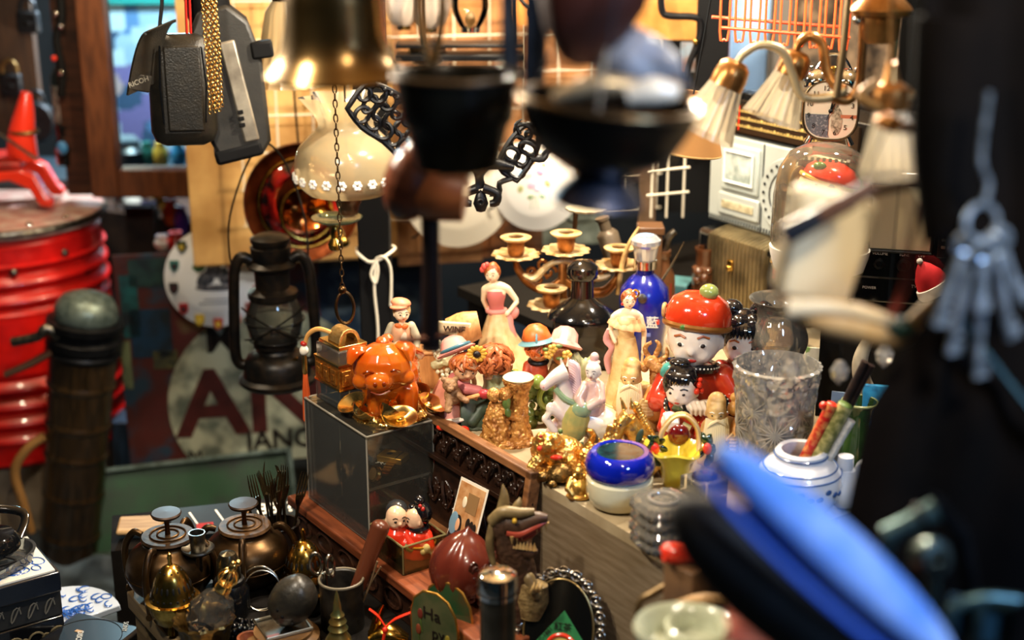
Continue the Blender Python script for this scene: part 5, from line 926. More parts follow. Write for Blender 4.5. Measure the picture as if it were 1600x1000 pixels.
# children with orange hat and pink bonnet
T('orange_hat_children_figurine', 'figurine of child in orange hat beside child in pink bonnet', 'figurine', at(860, 614, TZ), 0); K[0] *= 1.08; K[1] *= .86
DF = mat('resin_face_brown', 'b97d52', .4)
P('red_jacket', MB().tube([(-20, 0, 6), (-20, 0, 30), (-18, 0, 56)], [20, 20, 13], 18, 3, flat=.8).limb([(-32, -4, 48), (-36, -16, 32), (-20, -22, 28)], [8, 8, 6]), mat('jacket_orange_red', 'c4512a', .42, c2='9c3a20', sc=60), rm=1.6, sm=1); P('brown_scarf', MB().torus((-18, -2, 54), 12, 4), DARK)
head((-18, -6, 72), 17, DF, -10, -8, eye=.13, ears=0); curls((-18, -6, 72), 17, ORANGE, 26, 9, (-130, 130), (30, 50), .22)
P('hat_brim', MB().lathe([(12, 4), (25, -3), (28, -1), (14, 8)], 40, (-20, -3, 87), (-8, -10, 0), close=True), mat('brim_teal', '557f88', .4)); P('hat_crown', MB().lathe([(20, 0), (21, 6), (17, 18), (9, 25), (0, 27)], 30, (-20, -2, 88), (-6, -8, 0)), ORANGE); P('hat_stripe', MB().tube([(-21, -25, 90), (-21, -20, 102), (-20, -4, 111)], 1.6, 6, 3), MATS['brim_teal']); P('hat_button', MB().ell((-20, -4, 112), 3), RED)
P('brown_coat', MB().tube([(16, 0, 4), (14, 0, 26), (14, 0, 52)], [24, 20, 13], 18, 3), mat('coat_brown', '6b4a2a', .45, c2='8a6a40', sc=60)); head((16, -8, 66), 16, DF, 16, -20, ears=0)
P('bonnet', MB().lathe([(18, 3), (26, -5), (28, -2), (20, 5), (18, 18), (10, 26), (0, 28)], 44, (18, 0, 82), (-22, 14, 0), mod=lambda a, i, z: 1 + (.07 if i < 3 else .02) * math.sin(8 * a)), mat('bonnet_pink', 'd0978a', .42, c2='bd7c70', sc=60))
ym = MB()
for x, z in ((2, 86), (22, 76), (-4, 76)): 
    for k in range(5): ym.ell((x + 4 * math.cos(k * 1.26), -32, z + 4 * math.sin(k * 1.26)), 3.6)
P('bonnet_flowers', ym, mat('flower_gold', 'c9a048', .4)); P('bonnet_leaves', MB().ell((10, -32, 90), (6, 3, 3)).ell((12, -33, 70), (6, 3, 3)).ell((-8, -31, 84), (5, 3, 3)), GREEN)
am = MB()
for i in range(7): a = R.uniform(-.6, .6); am.tube([(44, 0, 26), (46 + a * 14, -4 + R.uniform(-8, 8), 50), (46 + a * 34, -6, 64 + R.uniform(-6, 26))], [7, 7, 3], 8, 3)
P('cactus_leaves', am, OLIVE, disp=(3, 4)); om = MB()
for x, z in ((-44, 8), (-24, 6), (-54, 18), (-34, 20)): om.lathe([(0, -9), (8, -8), (13, 0), (9, 8), (0, 8)], 24, (x, -24, z + 4), mod=lambda a, i, z: 1 + .12 * abs(math.sin(4 * a)))
P('pumpkins', om, mat('pumpkin', 'cc5a24', .4)); P('pot_top', MB().ell((-12, -26, 24), (14, 10, 9)), OLIVE); P('base', MB().ell((-4, -6, 0), (60, 34, 10)), mat('base_dark_green', '2f3826'), rm=2.4, disp=(6, 8))

# gold tree-stump pair
T('cherub_tree_stump', 'gold painted cherub couple leaning on a tree stump candle holder', 'figurine', at(792, 690, TZ), 0); K[0] *= .9; K[1] *= .9
GT2 = mat('gold_paint_resin', 'c58d48', .35, .35, c2='8a5525', sc=90, bump=.4, bsc=200)
P('stump', MB().lathe([(0, 0), (26, 0), (19, 24), (16, 60), (18, 90), (24, 104), (26, 112), (0, 110)], 30, (20, 6, 4), mod=lambda a, i, z: 1 + .08 * math.sin(6 * a + z * .07)), GT2, rm=1.8, disp=(7, 4)); P('stump_cup', MB().lathe([(0, 108), (20, 108), (27, 116), (24, 118), (0, 115)], 30, (20, 6, 4)), mat('cup_cream', 'e6d3a6', .4))
P('drapery', MB().lathe([(0, 0), (28, 0), (24, 30), (18, 56), (12, 74), (0, 78)], 30, (-18, -4, 2), mod=lambda a, i, z: 1 + .1 * math.sin(7 * a + z * .05)), GT2, rm=1.8, disp=(9, 5)); P('branch_arm', MB().limb([(-8, -12, 66), (10, -10, 50), (22, -8, 46)], [7, 6, 5]).limb([(-26, -10, 66), (-36, -16, 46), (-26, -24, 36)], [7, 6, 4]), GT2, rm=1.6, disp=(3, 4))
for x, z in ((-22, 90), (-2, 92)): head((x, -8, z), 12, GT2, 8 if x < -10 else -20, -6, eye=.06, ears=0, lips=GT2, brow=GT2); hair((x, -8, z), 12, GT2, amp=.35, sz=3)
P('rocky_base', MB().ell((0, -6, 0), (54, 30, 16)), GT2, rm=2, disp=(9, 5)); P('ivy', MB().ell((0, -14, 78), (7, 5, 14)).ell((2, -16, 62), (6, 5, 9)), GREEN, disp=(4, 4))
# green grape vine ring
T('green_vine_ornament', 'green knobbly vine ornament with ring, behind the white horse', 'ornament', at(846, 662, TZ), 0); m = MB(); rr = random.Random(11)
for i in range(46): m.ell((rr.uniform(-22, 26), rr.uniform(-14, 10), rr.uniform(4, 60)), rr.uniform(5, 9.5))
P('vine_body', m, mat('vine_green', '4a5a28', .3, c2='6b7a3c', sc=70, coat=.3), rm=1.6); P('fruit', MB().ell((-6, -16, 70), 11), mat('fruit_green', '7f9444', .25, coat=.4)); P('ring', MB().torus((12, -16, 48), 17, 4.5, (90, 0, 20)), MATS['fruit_green']); 
# white horse with rider
T('white_horse_with_rider', 'glazed white horse figurine with small robed rider and green saddle', 'figurine', at(896, 712, TZ), 0)
HW = mat('horse_glaze', 'e8dccb', .16, c2='e2c4ba', sc=30, coat=.6)
P('horse_body', MB().tube([(40, 0, 48), (18, 0, 56), (-6, 0, 66), (-16, -2, 92), (-20, -4, 116), (-26, -8, 126)], [26, 25, 24, 17, 12, 10], 20, 4).tube([(-14, -6, 130), (-30, -12, 124), (-44, -16, 114)], [13, 10.5, 7.5], 16, 3).ell((-46, -16, 113), 8).ell((42, 0, 46), 27).limb([(-10, -8, 62), (-36, -14, 78), (-44, -14, 62), (-30, -16, 44)], [13, 9, 7, 6]).limb([(-8, 6, 56), (-34, 0, 46), (-42, -2, 20), (-34, -4, 4)], [12, 8, 7, 7]).limb([(44, -8, 40), (50, -14, 20), (42, -14, 4)], [17, 10, 9]).limb([(30, 10, 40), (26, 10, 20), (22, 8, 4)], [15, 10, 9]).tube([(-18, -4, 136), (-22, -6, 150)], [4, 1.5], 8).tube([(-10, 0, 136), (-10, -2, 150)], [4, 1.5], 8), HW, rm=1.6, sm=3)
mm = MB()
for i in range(15): t = i / 14; mm.tube([(-14 + t * 6 + 6, 0, 142 - t * 56), (2 + t * 6, -6, 138 - t * 58), (6 + t * 5, -10, 128 - t * 56)], [5, 6, 3], 8, 3)
P('mane', mm, mat('mane_pink', 'd3b2b4', .2, coat=.5)); P('eye', MB().ell((-28, -19, 125), (3, 1.5, 2)), MARK); P('nostril', MB().ell((-48, -23, 113), (1.6, 1, 1.6)), PINK)
P('saddle_cloth', MB().ell((2, -20, 58), (22, 10, 32), (0, 14, 0)), mat('saddle_green', '9a9a5c', .2, c2='c3a95e', sc=40, coat=.5), rm=1.6); P('saddle_flap', MB().ell((10, -22, 78), (16, 9, 13)), mat('saddle_sage', '8aa07a', .2, coat=.5)); P('bridle', MB().tube([(-30, -14, 108), (-16, -18, 94), (4, -16, 84)], 5, 8, 3), MATS['saddle_sage'])
lf = MB()
for a in (-50, -20, 10, 40): lf.ell((-8 + a * .3, -26, 14 + 8 * math.cos(math.radians(a))), (5, 3, 15), (0, a, 0))
P('leaf_ornament', lf, mat('leaf_olive', '5a6b38', .25, coat=.5)); P('glaze_base', MB().ell((4, 0, 6), (44, 24, 9)), HW, rm=2.4)
P('rider_robe', MB().tube([(28, -4, 66), (30, -2, 92), (28, -2, 116)], [22, 20, 12], 18, 4, flat=.8).limb([(16, -8, 108), (6, -18, 94), (10, -24, 86)], [9, 8, 6]).limb([(38, -6, 108), (40, -20, 92), (22, -24, 84)], [9, 8, 6]), mat('robe_pink', 'd6a898', .22, c2='e3cdbd', sc=40, coat=.5), rm=1.5, sm=2); head((28, -6, 132), 14, SKINW, -24, -8, eye=.08, ears=1); P('hair_bun', MB().ell((30, 0, 150), 7).ell((29, -1, 143), (10, 10, 4)), mat('bun_pink', 'd9b0a8', .25, coat=.4))

# old sages with peach
def sage(label, base, rz=0, staff=1, s=1):
    T('sage_figurine', label, 'figurine', base, rz, 'bearded sage figurines'); K[0] *= s
    P('robe', MB().lathe([(0, 0), (34, 0), (36, 6), (32, 30), (30, 50), (22, 66), (0, 74)], 40, (4, 0, 0), sy=.8, mod=lambda a, i, z: 1 + .05 * math.sin(8 * a)).limb([(24, -6, 58), (34, -20, 38), (20, -30, 36)], [12, 12, 9]).limb([(-18, -6, 58), (-26, -18, 40), (-16, -26, 34)], [11, 10, 8]), IVORY, rm=1.6, sm=2)
    h = head((-8, -14, 84), 18, IVORY, -10, -12, eye=.08, nose=.22, ears=1, smile=.12, lips=MATS['dark_paint'], brow=WHITEP, dome=1)
    bm_ = MB()
    for i in range(13): x = -26 + i * 2.9; t = (i - 6) / 6; bm_.tube([(-9 + t * 15, -29 + 5 * t * t, 74 + 3 * abs(t)), (-9 + t * 17, -34 + 4 * t * t, 54), (-10 + t * 15, -33 + 4 * t * t, 34), (-10 + t * 7, -31, 14 + 8 * t * t)], [2.2, 3.4, 3.2, 1.4], 7, 4)
    P('beard', bm_, mat('beard_ivory', 'e0cda0', .42)); P('moustache', MB().tube([(-9, -33, 76), (-20, -32, 70), (-26, -29, 60)], [2.6, 2.6, 1], 7, 3).tube([(-9, -33, 76), (2, -32, 70), (8, -29, 60)], [2.6, 2.6, 1], 7, 3), MATS['beard_ivory'])
    P('peach', MB().lathe([(0, -26), (14, -24), (24, -8), (24, 8), (14, 22), (4, 30), (0, 31)], 28, (32, -14, 46), (0, 8, 0), mod=lambda a, i, z: 1 - .08 * (abs(math.sin(a / 2 + .8)) > .985)), mat('peach_tan', 'cc9452', .4, c2='b87838', sc=30))
    hm = MB()
    for k in range(5): hm.limb([(26, -36, 40 + k * 5 - 6), (18, -41, 41 + k * 5 - 6), (10 + abs(k - 2), -40, 41 + k * 4.8 - 6)], [2.8, 2.7, 2.2])
    hm.limb([(6, -36, 48), (12, -41, 58)], [2.6, 2.2]).ell((24, -33, 46), (8, 6, 12)); P('hand', hm, IVORY, rm=.8, sm=1)
    if staff:
        P('dragon_staff', MB().tube([(26, 2, 20), (26, 0, 70), (24, -2, 96)], [5, 5, 6], 10, 3).ell((22, -8, 104), (12, 12, 9)).tube([(18, -12, 106), (34, -18, 98), (44, -18, 92)], [9, 8, 4], 10, 3).tube([(18, 0, 108), (12, 0, 122), (22, 0, 132)], [4, 4, 2], 8, 3).tube([(28, 0, 110), (34, 0, 126), (28, 0, 134)], [4, 4, 2], 8, 3).tube([(34, -4, 104), (46, -2, 112), (44, 0, 124)], [5, 4, 2], 8, 3).ell((12, -10, 96), 7).ell((30, -12, 84), 8), mat('staff_ochre', 'b87f42', .42, c2='94602c', sc=70), rm=1.1, disp=(3, 4))
    else: P('gourd', MB().ell((22, -6, 84), 11).ell((22, -4, 100), 7), mat('gourd_tan', 'cf9a52', .4), rm=1.1)
sage('bald sage figurine with long beard, dragon staff and large peach', at(992, 668, TZ), -6, 1)
sage('bald bearded sage figurine beside yellow basket, without a staff', at(1120, 722, TZ), 4, 0)

# porcelain boy and girl
BL = mat('cuff_black', '15171c', .2, coat=.5)
def dots(c, Rr, n, r=(0, 0, 0), s=1.5, sy=1):
    M = mx(c, r); m = MB()
    for i in range(n): a = 2 * PI * i / n; m.ell(M @ Vector((Rr * math.cos(a), Rr * sy * math.sin(a), 0)), s, n=6)
    return m
T('porcelain_boy_doll', 'large porcelain boy with red cap and green pompom', 'doll', at(1082, 672, TZ), 0)
P('red_coat', MB().lathe([(0, 0), (54, 0), (56, 20), (52, 50), (40, 84), (28, 100), (0, 104)], 40, sy=.8).limb([(-42, -8, 84), (-60, -26, 56), (-40, -46, 58)], [20, 18, 14]).limb([(42, -8, 84), (58, -26, 54), (36, -46, 50)], [20, 18, 14]), mat('coat_red_dots', 'c43a1e', .22, c2='a92d18', sc=30, coat=.6), rm=2.4, sm=2)
P('collar', MB().torus((-4, -2, 100), 36, 7, (-6, 4, 0), sy=.85), BL); P('collar_dots', dots((-4, -4, 103), 41, 40, (-6, 4, 0), 1.5, .85), WHITEP); P('teal_scarf', MB().tube([(-48, -10, 84), (-42, -22, 100), (-34, -26, 108)], [10, 12, 7], 12, 3), mat('scarf_teal', '3f8f88', .3, coat=.4))
for x, a in ((-36, 30), (30, -30)): P('cuff', MB().torus((x * 1.0, -48, 56), 14, 5, (70, 0, a)), BL); P('cuff_dots', dots((x, -50, 56), 18, 18, (70, 0, a), 1.3), WHITEP)
hm = MB().ell((-14, -58, 60), (18, 12, 13)).ell((10, -58, 56), (16, 12, 12))
for k in range(4): hm.limb([(-16 + k * 7, -66, 66), (-12 + k * 7, -72, 58), (-12 + k * 7, -70, 50)], [3.6, 3.4, 3])
P('hands', hm, SKINW, rm=1.4, sm=2); P('mallet_toy', MB().ell((-22, -70, 52), (7, 7, 5)).tube([(-24, -66, 64), (-20, -70, 50)], 3, 8), DARK)
PB = mat('peach_blush', 'e3b296', .2, coat=.6)
head((-4, -8, 146), 47, SKINW, -14, -6, eye=.085, white=1, cheeks=PB, brow=MATS['auburn_hair'], ears=1, nose=.13, long=.94, smile=.02); P('fringe_side', MB().ell((38, 0, 150), (7, 16, 16)), HAIRK)
P('cap', MB().lathe([(49, 0), (51, 8), (50, 22), (42, 38), (24, 48), (0, 51)], 48, (0, -4, 160), (-8, 6, 0), sy=.95), mat('cap_red_glaze', 'd23a18', .14, c2='b82c12', sc=20, coat=.8)); P('cap_band', MB().torus((0, -4, 162), 49.5, 4.5, (-8, 6, 0), sy=.96, n=40), mat('band_gold', '8a5a28', .3, .5)); P('pompom', MB().ell((14, -14, 212), (15, 15, 12)), mat('pompom_green', '8f9c56', .2, coat=.6)); P('cap_gem', MB().ell((-26, -46, 170), (6, 3, 4)), mat('jade', '3f6b2c')); P('cap_ear', MB().torus((-50, 2, 182), 8, 3, (90, 0, 70)), IVORY)
T('porcelain_girl_doll', 'porcelain girl with glossy black hair buns behind the glass jar', 'doll', at(1156, 652, TZ), 0)
P('coat', MB().lathe([(0, 0), (44, 0), (44, 40), (34, 76), (22, 90), (0, 92)], 36, sy=.8).limb([(-34, -6, 74), (-46, -28, 50), (-28, -44, 48)], [17, 15, 12]), mat('coat_dark_red', '7a1c14', .22, coat=.6), rm=2.2, sm=2); P('cuff', MB().torus((-24, -46, 50), 15, 5, (70, 0, 30)), BL); P('cuff_dots', dots((-24, -48, 50), 19, 18, (70, 0, 30), 1.3), WHITEP); P('hand', MB().ell((-36, -54, 56), (17, 11, 14)).limb([(-44, -60, 64), (-40, -66, 54)], [4, 3.4]).limb([(-36, -62, 66), (-32, -67, 56)], [4, 3.4]).limb([(-28, -62, 66), (-25, -67, 56)], [4, 3.4]), SKINW, rm=1.4, sm=2)
c = (-2, -8, 120); head(c, 38, SKINW, -8, -6, eye=.1, white=1, brow=MATS['auburn_hair'], cheeks=PB, ears=0, nose=.12, long=.98); hair(c, 38, HAIRK, amp=.02, extra=[(0, .1, .62, .62), (-.3, -.35, .72, .42), (.35, -.3, .72, .42), (-.86, .1, .1, .22), (.86, .1, .1, .22)]); P('hair_bun', MB().ell((-20, 8, 164), (18, 16, 13)), HAIRK); P('hair_bun', MB().ell((26, 8, 162), (18, 16, 13)), HAIRK); P('hair_flower', MB().ell((-36, -4, 150), 4).ell((-38, -4, 143), 4), WHITEP)
fr = MB()
for i in range(11): a = -56 + i * 10; fr.tube([dirp(c, 38, a, 52), dirp(c, 40, a, 36), dirp(c, 38.5, a * .95, 20)], [5, 4.5, 1], 6, 2)
P('fringe', fr, HAIRK)
T('porcelain_small_girl', 'small porcelain girl in red jacket with clasped white hands', 'doll', at(1068, 688, TZ), 0)
P('red_jacket', MB().lathe([(0, 0), (40, 0), (40, 24), (32, 46), (20, 58), (0, 60)], 36, sy=.8).limb([(-26, -8, 46), (-34, -26, 30), (-20, -34, 34)], [13, 12, 9]).limb([(28, -8, 46), (36, -24, 28), (18, -36, 24)], [14, 13, 10]), mat('jacket_red_glaze', 'b92a16', .16, c2='a02212', sc=40, coat=.7), rm=1.8, sm=2)
d_ = MB()
for i in range(22): a = math.radians(R.uniform(-160, -20)); z = R.uniform(8, 40); d_.ell((40.5 * math.cos(a), 33 * math.sin(a), z), 1.3, n=6)
P('jacket_dots', d_, mat('dot_yellow', 'd8b05a', .3)); P('collar', MB().torus((-2, -3, 56), 21, 6, sy=.85), mat('collar_olive', '4b5336', .2, coat=.5)); P('cuff', MB().tube([(-10, -34, 32), (2, -38, 26)], [11, 12], 14), mat('cuff_sage', 'a6a070', .2, coat=.5))
hm = MB().ell((-26, -36, 42), (15, 12, 16))
for k in range(4): hm.limb([(-36 + k * 5, -44, 56 - k), (-32 + k * 5, -50, 46), (-28 + k * 4, -49, 38)], [3.4, 3.2, 2.8])
P('hands', hm, SKINW, rm=1.2, sm=2); c = (-8, -8, 84); head(c, 29, SKINW, -22, -8, eye=.085, cheeks=PB, nose=.1, ears=1); hair(c, 29, HAIRK, amp=.05, extra=[(-.2, .1, .75, .5), (.3, .1, .66, .5), (.5, -.2, .4, .35)]); P('topknot', MB().ell((-10, 0, 118), (17, 14, 8)), HAIRK)
fr = MB()
for i in range(9): a = -70 + i * 11; fr.tube([dirp(c, 29, a, 56), dirp(c, 31, a, 40), dirp(c, 29.5, a * .95, 24)], [4.5, 4, 1], 6, 2)
P('fringe', fr, HAIRK); P('hair_flower', MB().ell((18, -22, 92), 5).ell((22, -20, 84), 5).ell((14, -25, 84), 5).ell((20, -16, 98), 4), RED)

# gold things
T('gold_horse', 'shiny gold horse figurine looking left beside the bearded sage', 'figurine', at(996, 738, TZ), -6)
P('horse', MB().tube([(36, 0, 18), (16, 0, 34), (-4, -4, 62), (-18, -8, 84)], [26, 24, 17, 13], 18, 4).tube([(-16, -8, 88), (-30, -16, 72), (-36, -22, 52)], [14, 11, 8], 14, 3).ell((-37, -23, 50), 8.5).tube([(-22, -4, 96), (-30, -4, 116)], [5, 1], 8).tube([(-10, -4, 98), (-14, -4, 116)], [5, 1], 8).limb([(20, -14, 20), (8, -20, 8), (0, -20, 2)], [12, 8, 8]).limb([(44, -10, 14), (46, -16, 2)], [14, 9]), GOLD, rm=1.4, sm=2, disp=(2, 6)); mm = MB()
for i in range(14): t = i / 13; mm.ell((-8 + t * 30 + 2, 3 - 4 * t, 100 - t * 50), (6, 5, 7), (0, 30, 0))
P('mane', mm, GOLD, disp=(3, 3)); P('eye', MB().ell((-28, -24, 80), (3, 2, 2)), MARK); P('harness', MB().torus((-2, -6, 58), 18, 3, (50, 20, 0)), MATS['band_gold']); P('saddle_leaf', MB().ell((2, -22, 64), (5, 3, 12), (0, 20, 0)), DGREEN)
def goldpiece(name, label, px, py, mb, **kw):
    T(name, label, 'ornament', at(px, py, TZ), kw.pop('rz', 0), 'gold ornaments on the table'); return P('body', mb, GOLD, rm=1.3, **kw)
m = MB().ell((0, 0, 34), (42, 30, 22)).ell((-14, -14, 50), (26, 20, 16)).ell((-26, -22, 62), 8).ell((-4, -26, 62), 8).limb([(-30, -18, 28), (-44, -26, 12), (-36, -34, 6)], [10, 8, 8]).limb([(20, -22, 26), (32, -32, 12), (20, -38, 6)], [11, 9, 8]).ell((0, 0, 8), (48, 36, 10))
for i in range(26): m.torus((R.uniform(-40, 40), R.uniform(-34, 10), R.uniform(6, 14)), 8, 2.6, (R.uniform(-40, 40), R.uniform(-40, 40), 0), 12, 5)
goldpiece('money_toad', 'gold money toad crouching on coins beside the tree stump', 870, 738, m, disp=(4, 4)); P('red_gem', MB().ell((-28, -34, 50), 4).ell((-2, -38, 38), (10, 4, 4)), RED); P('green_gem', MB().ell((4, -24, 72), 4), GREEN)
for x, z in ((-26, 66), (-4, 66)): P('eye', MB().ell((x, -28, z), 3), REDD)
m = MB().tube([(10, 0, 4), (-6, 0, 22), (8, -6, 44), (20, 0, 60), (24, 0, 82)], [20, 16, 12, 8, 4], 14, 4).ell((-14, -10, 40), 10).tube([(20, 0, 50), (34, 0, 70), (30, 0, 92)], [7, 5, 2], 8, 3).ell((0, -8, 8), (30, 22, 9))
goldpiece('gold_phoenix', 'gold phoenix with raised tail, behind the onyx ashtray', 928, 748, m, disp=(7, 4))
m = MB().ell((0, 0, 16), (28, 22, 14)).ell((-26, -10, 24), (12, 10, 9)).tube([(-30, -8, 30), (-34, -6, 44)], [4, 1], 8).tube([(-20, -6, 32), (-18, -6, 46)], [4, 1], 8).ell((0, 0, 30), (16, 14, 8)).limb([(-16, -14, 10), (-20, -20, 3)], [6, 5]).limb([(16, -14, 10), (20, -20, 3)], [6, 5]).tube([(26, 0, 18), (40, 0, 28), (34, 0, 40)], [6, 4, 2], 8, 3)
goldpiece('gold_dragon_turtle', 'gold horned dragon turtle between gold horse and phoenix', 968, 726, m, disp=(4, 3))
T('bronze_turtle', 'small bronze turtle with patterned shell at the table edge', 'ornament', at(876, 754, TZ), 8, 'gold ornaments on the table'); BT = mat('turtle_bronze', '7d6238', .3, .9, c2='4f3c20', sc=150, bump=.5, bsc=300)
P('shell', MB().lathe([(0, 8), (24, 8), (23, 14), (16, 24), (6, 29), (0, 30)], 28, sy=.8, mod=lambda a, i, z: 1 + .05 * math.cos(8 * a)), BT); P('head', MB().ell((-28, -6, 12), (9, 7, 7)).ell((-20, -4, 10), 6), BT, rm=1); 
for x, y in ((-16, -16), (16, -16), (-14, 14), (16, 14)): P('leg', MB().ell((x, y, 5), (8, 6, 5.5)), BT)
m = MB().ell((0, 0, 16), (17, 14, 16)).ell((0, -7, 14), (13, 10, 12)).ell((0, -2, 38), (10, 10, 10)).limb([(-12, -2, 26), (-18, -10, 16), (-10, -14, 8)], [6, 5, 4]).limb([(12, -2, 26), (19, -8, 18), (14, -14, 8)], [6, 5, 4]).ell((0, -6, 4), (21, 15, 5)).ell((0, -2, 48), 4).ell((-8, -11, 36), 3).ell((8, -11, 36), 3)
goldpiece('small_gold_buddha', 'tiny gold laughing buddha at table edge before the onyx ashtray', 904, 776, m, sm=1)
for x, z in ((-4, 40), (4, 40)): P('eye', MB().ell((x, -12, z), (1.8, 1, 1)), MARK)
m = MB().ell((0, 0, 12), (24, 18, 10)).ell((-16, -6, 22), 8).ell((14, -4, 22), 9).ell((0, -10, 18), 9).torus((6, -10, 28), 8, 3, (70, 0, 0))
goldpiece('gold_ingot_cluster', 'cluster of gold ingots beside the gold horse feet', 1008, 738, m, disp=(5, 4))
m = MB().ell((0, 0, 12), (26, 18, 10)).ell((-10, -8, 20), (10, 8, 8)).ell((12, -4, 22), 10).tube([(12, 0, 24), (18, -2, 44), (8, -4, 52)], [6, 5, 3], 8, 3)
goldpiece('gold_rooster', 'little gold rooster behind the money toad', 908, 722, m, disp=(4, 4))
solo('pale_fish_dish', 'flat pale dish lying behind the money toad', 'dish', at(852, 688, TZ), MB().lathe([(0, 0), (30, 0), (44, 5), (42, 7), (28, 3), (0, 2)], 32, sy=.7), mat('dish_pale', 'c9b894', .35, coat=.2))

# onyx ashtray, yellow basket
T('onyx_ashtray', 'cobalt blue glass ashtray bowl set on a white onyx base', 'ashtray', at(967, 788, TZ), 0)
P('onyx_base', MB().lathe([(0, 0), (36, 0), (46, 6), (52, 22), (52, 42), (44, 48), (0, 48)], 48), mat('onyx', 'd6cfae', .14, c2='b39f6c', sc=16, lo=.5, hi=.9, coat=.7)); P('glass_bowl', MB().lathe([(0, 44), (44, 44), (53, 52), (55, 64), (51, 76), (44, 82), (37, 82), (33, 76), (30, 60), (0, 58)], 56), mat('cobalt_glass', '0a1c9c', .05, c2='06115e', sc=16, coat=1)); P('bowl_inside', MB().lathe([(36, 81), (32, 76), (29, 61), (0, 59.5), (0, 59), (29.5, 59), (33, 75)], 44), mat('cobalt_inside', '12343a', .1, c2='0a1a20', sc=80, coat=.5))
T('yellow_flower_basket', 'yellow glazed flower basket with gold rope handle and dark leaves', 'basket', at(1054, 760, TZ), 0)
YG = mat('yellow_glaze', 'd9c443', .14, c2='c9b038', sc=20, coat=.8)
P('bowl', MB().lathe([(0, 2), (16, 0), (18, 4), (22, 22), (30, 44), (46, 60), (44, 63), (27, 48), (18, 24), (0, 14)], 60, mod=lambda a, i, z: 1 + .16 * max(0, (z - 28) / 34) * math.sin(5 * a + .6)), YG); hb = [(-26, 0, 56), (-22, 0, 84), (-6, 0, 106), (14, 0, 108), (32, 0, 88), (36, 0, 56)]
P('rope_handle', MB().tube(hb, 4.4, 10, 6), mat('rope_gold', 'b8935a', .35, .4, bump=.6, bsc=600)); tw = spline(hb, 14); tm = MB()
for i, p in enumerate(tw): tm.ell((p.x, p.y - 2, p.z), (5.2, 4.6, 2.2), (0, i * 5, 0), n=8)
P('rope_twist', tm, mat('rope_pale', 'd6b988', .35, .3))
for x, s in ((-32, -1), (44, 1)):
    lm = MB()
    for i in range(10): a = R.uniform(0, 6.28); lm.ell((x + 10 * math.cos(a), R.uniform(-14, 4), 58 + 20 * math.sin(a) * .9), (5, 3, 10), (R.uniform(-40, 40), R.uniform(-70, 70), 0))
    P('leaves', lm, mat('leaf_black_green', '142a14', .12, coat=.8)); P('berry', MB().ell((x + s * 2, -16, 64), (7, 6, 9)), RED)
P('ruby_glass_behind', MB().ell((8, 34, 66), (18, 10, 16)), mat('ruby', '5a0d10', .1, coat=.8))

# glassware
def tier(z, s, h): return [(s * math.copysign(abs(math.cos(t)) ** .6, math.cos(t)) * (1 + .03 * math.cos(16 * t)), s * math.copysign(abs(math.sin(t)) ** .6, math.sin(t)) * (1 + .03 * math.cos(16 * t))) for t in [2 * PI * i / 64 for i in range(64)]]
T('crystal_tiered_ashtray', 'square tiered cut glass ashtray at the table edge', 'ashtray', at(1034, 850, TZ), 24)
for i, (s, z) in enumerate(((44, 0), (46, 17), (44, 34), (46, 51))):
    o = tier(0, s, 0); n = len(o); m = MB(); m.add([(x * .9, y * .9, z) for x, y in o] + [(x, y, z + 6) for x, y in o] + [(x, y, z + 10) for x, y in o] + [(x * .86, y * .86, z + 17) for x, y in o], [tuple(range(n - 1, -1, -1)), tuple(range(3 * n, 4 * n))] + [(r_ * n + k, r_ * n + (k + 1) % n, (r_ + 1) * n + (k + 1) % n, (r_ + 1) * n + k) for r_ in range(3) for k in range(n)])
    P('tier', m, thin('tier_glass', 'f6f2ea', .03, 2.0, .2, 'f6efe0'), ang=20)
P('bowl_rim', MB().torus((0, 0, 69), 22, 4, n=32), CRYST)
T('square_glass_candle_block', 'square thick glass candle holder right of the tiered ashtray', 'holder', at(1098, 798, TZ), 30)
m = MB().box((0, 0, 26), (54, 54, 52)); P('block', m, thin('block_glass', 'f2eee4', .03, 1.8, .12, 'efe6d2'), bev=3); P('well', MB().lathe([(0, 53), (20, 52.5), (20, 54), (0, 54)], 28), thin('well_glass', 'e8dcb8', .05))
T('clear_shot_glass', 'little clear drinking glass beside the tiered ashtray', 'glass', at(1098, 852, TZ), 0); P('glass', MB().lathe([(0, 0), (20, 0), (22, 4), (26, 44), (24, 44), (20, 8), (0, 6)], 32), GLASS); P('dregs', MB().lathe([(0, 8), (20, 8), (21, 16), (0, 16)], 28), mat('dregs_brown', '6b5236', .3))
T('cut_crystal_vase', 'tall star cut crystal vase right of the second sage', 'vase', at(1204, 745, TZ), 0)
star = lambda a, i, z: 1 + .05 * (abs(math.sin(6 * a + z * .075)) + abs(math.sin(6 * a - z * .075)) - 1) + .02 * abs(math.sin(12 * a))
pr = [(0, 0), (42, 0), (46, 6)] + [(46 + z * .108, z) for z in range(10, 168, 3)] + [(66, 170), (62, 172), (50, 60), (42, 16), (0, 14)]
P('vase', MB().lathe(pr, 96, mod=lambda a, i, z: (star(a, i, z) * (1 + (.04 * math.cos(12 * a) if z > 150 else 0)) if i < len(pr) - 4 else 1)), CRYST, ang=8)
ctm = MB()
for k in range(10):
    q = math.radians(-170 + k * 36); z0 = 84 + 30 * (k % 2)
    for j in range(8):
        b_ = j * PI / 8; ctm.tube([((54 + (z0 + t * math.sin(b_)) * .04) * math.cos(q + t * math.cos(b_) / 56) * 1.03, (54 + (z0 + t * math.sin(b_)) * .04) * math.sin(q + t * math.cos(b_) / 56) * 1.03, z0 + t * math.sin(b_)) for t in (-30, -10, 0, 10, 30)], [.2, 1.2, 1.5, 1.2, .2], 5)
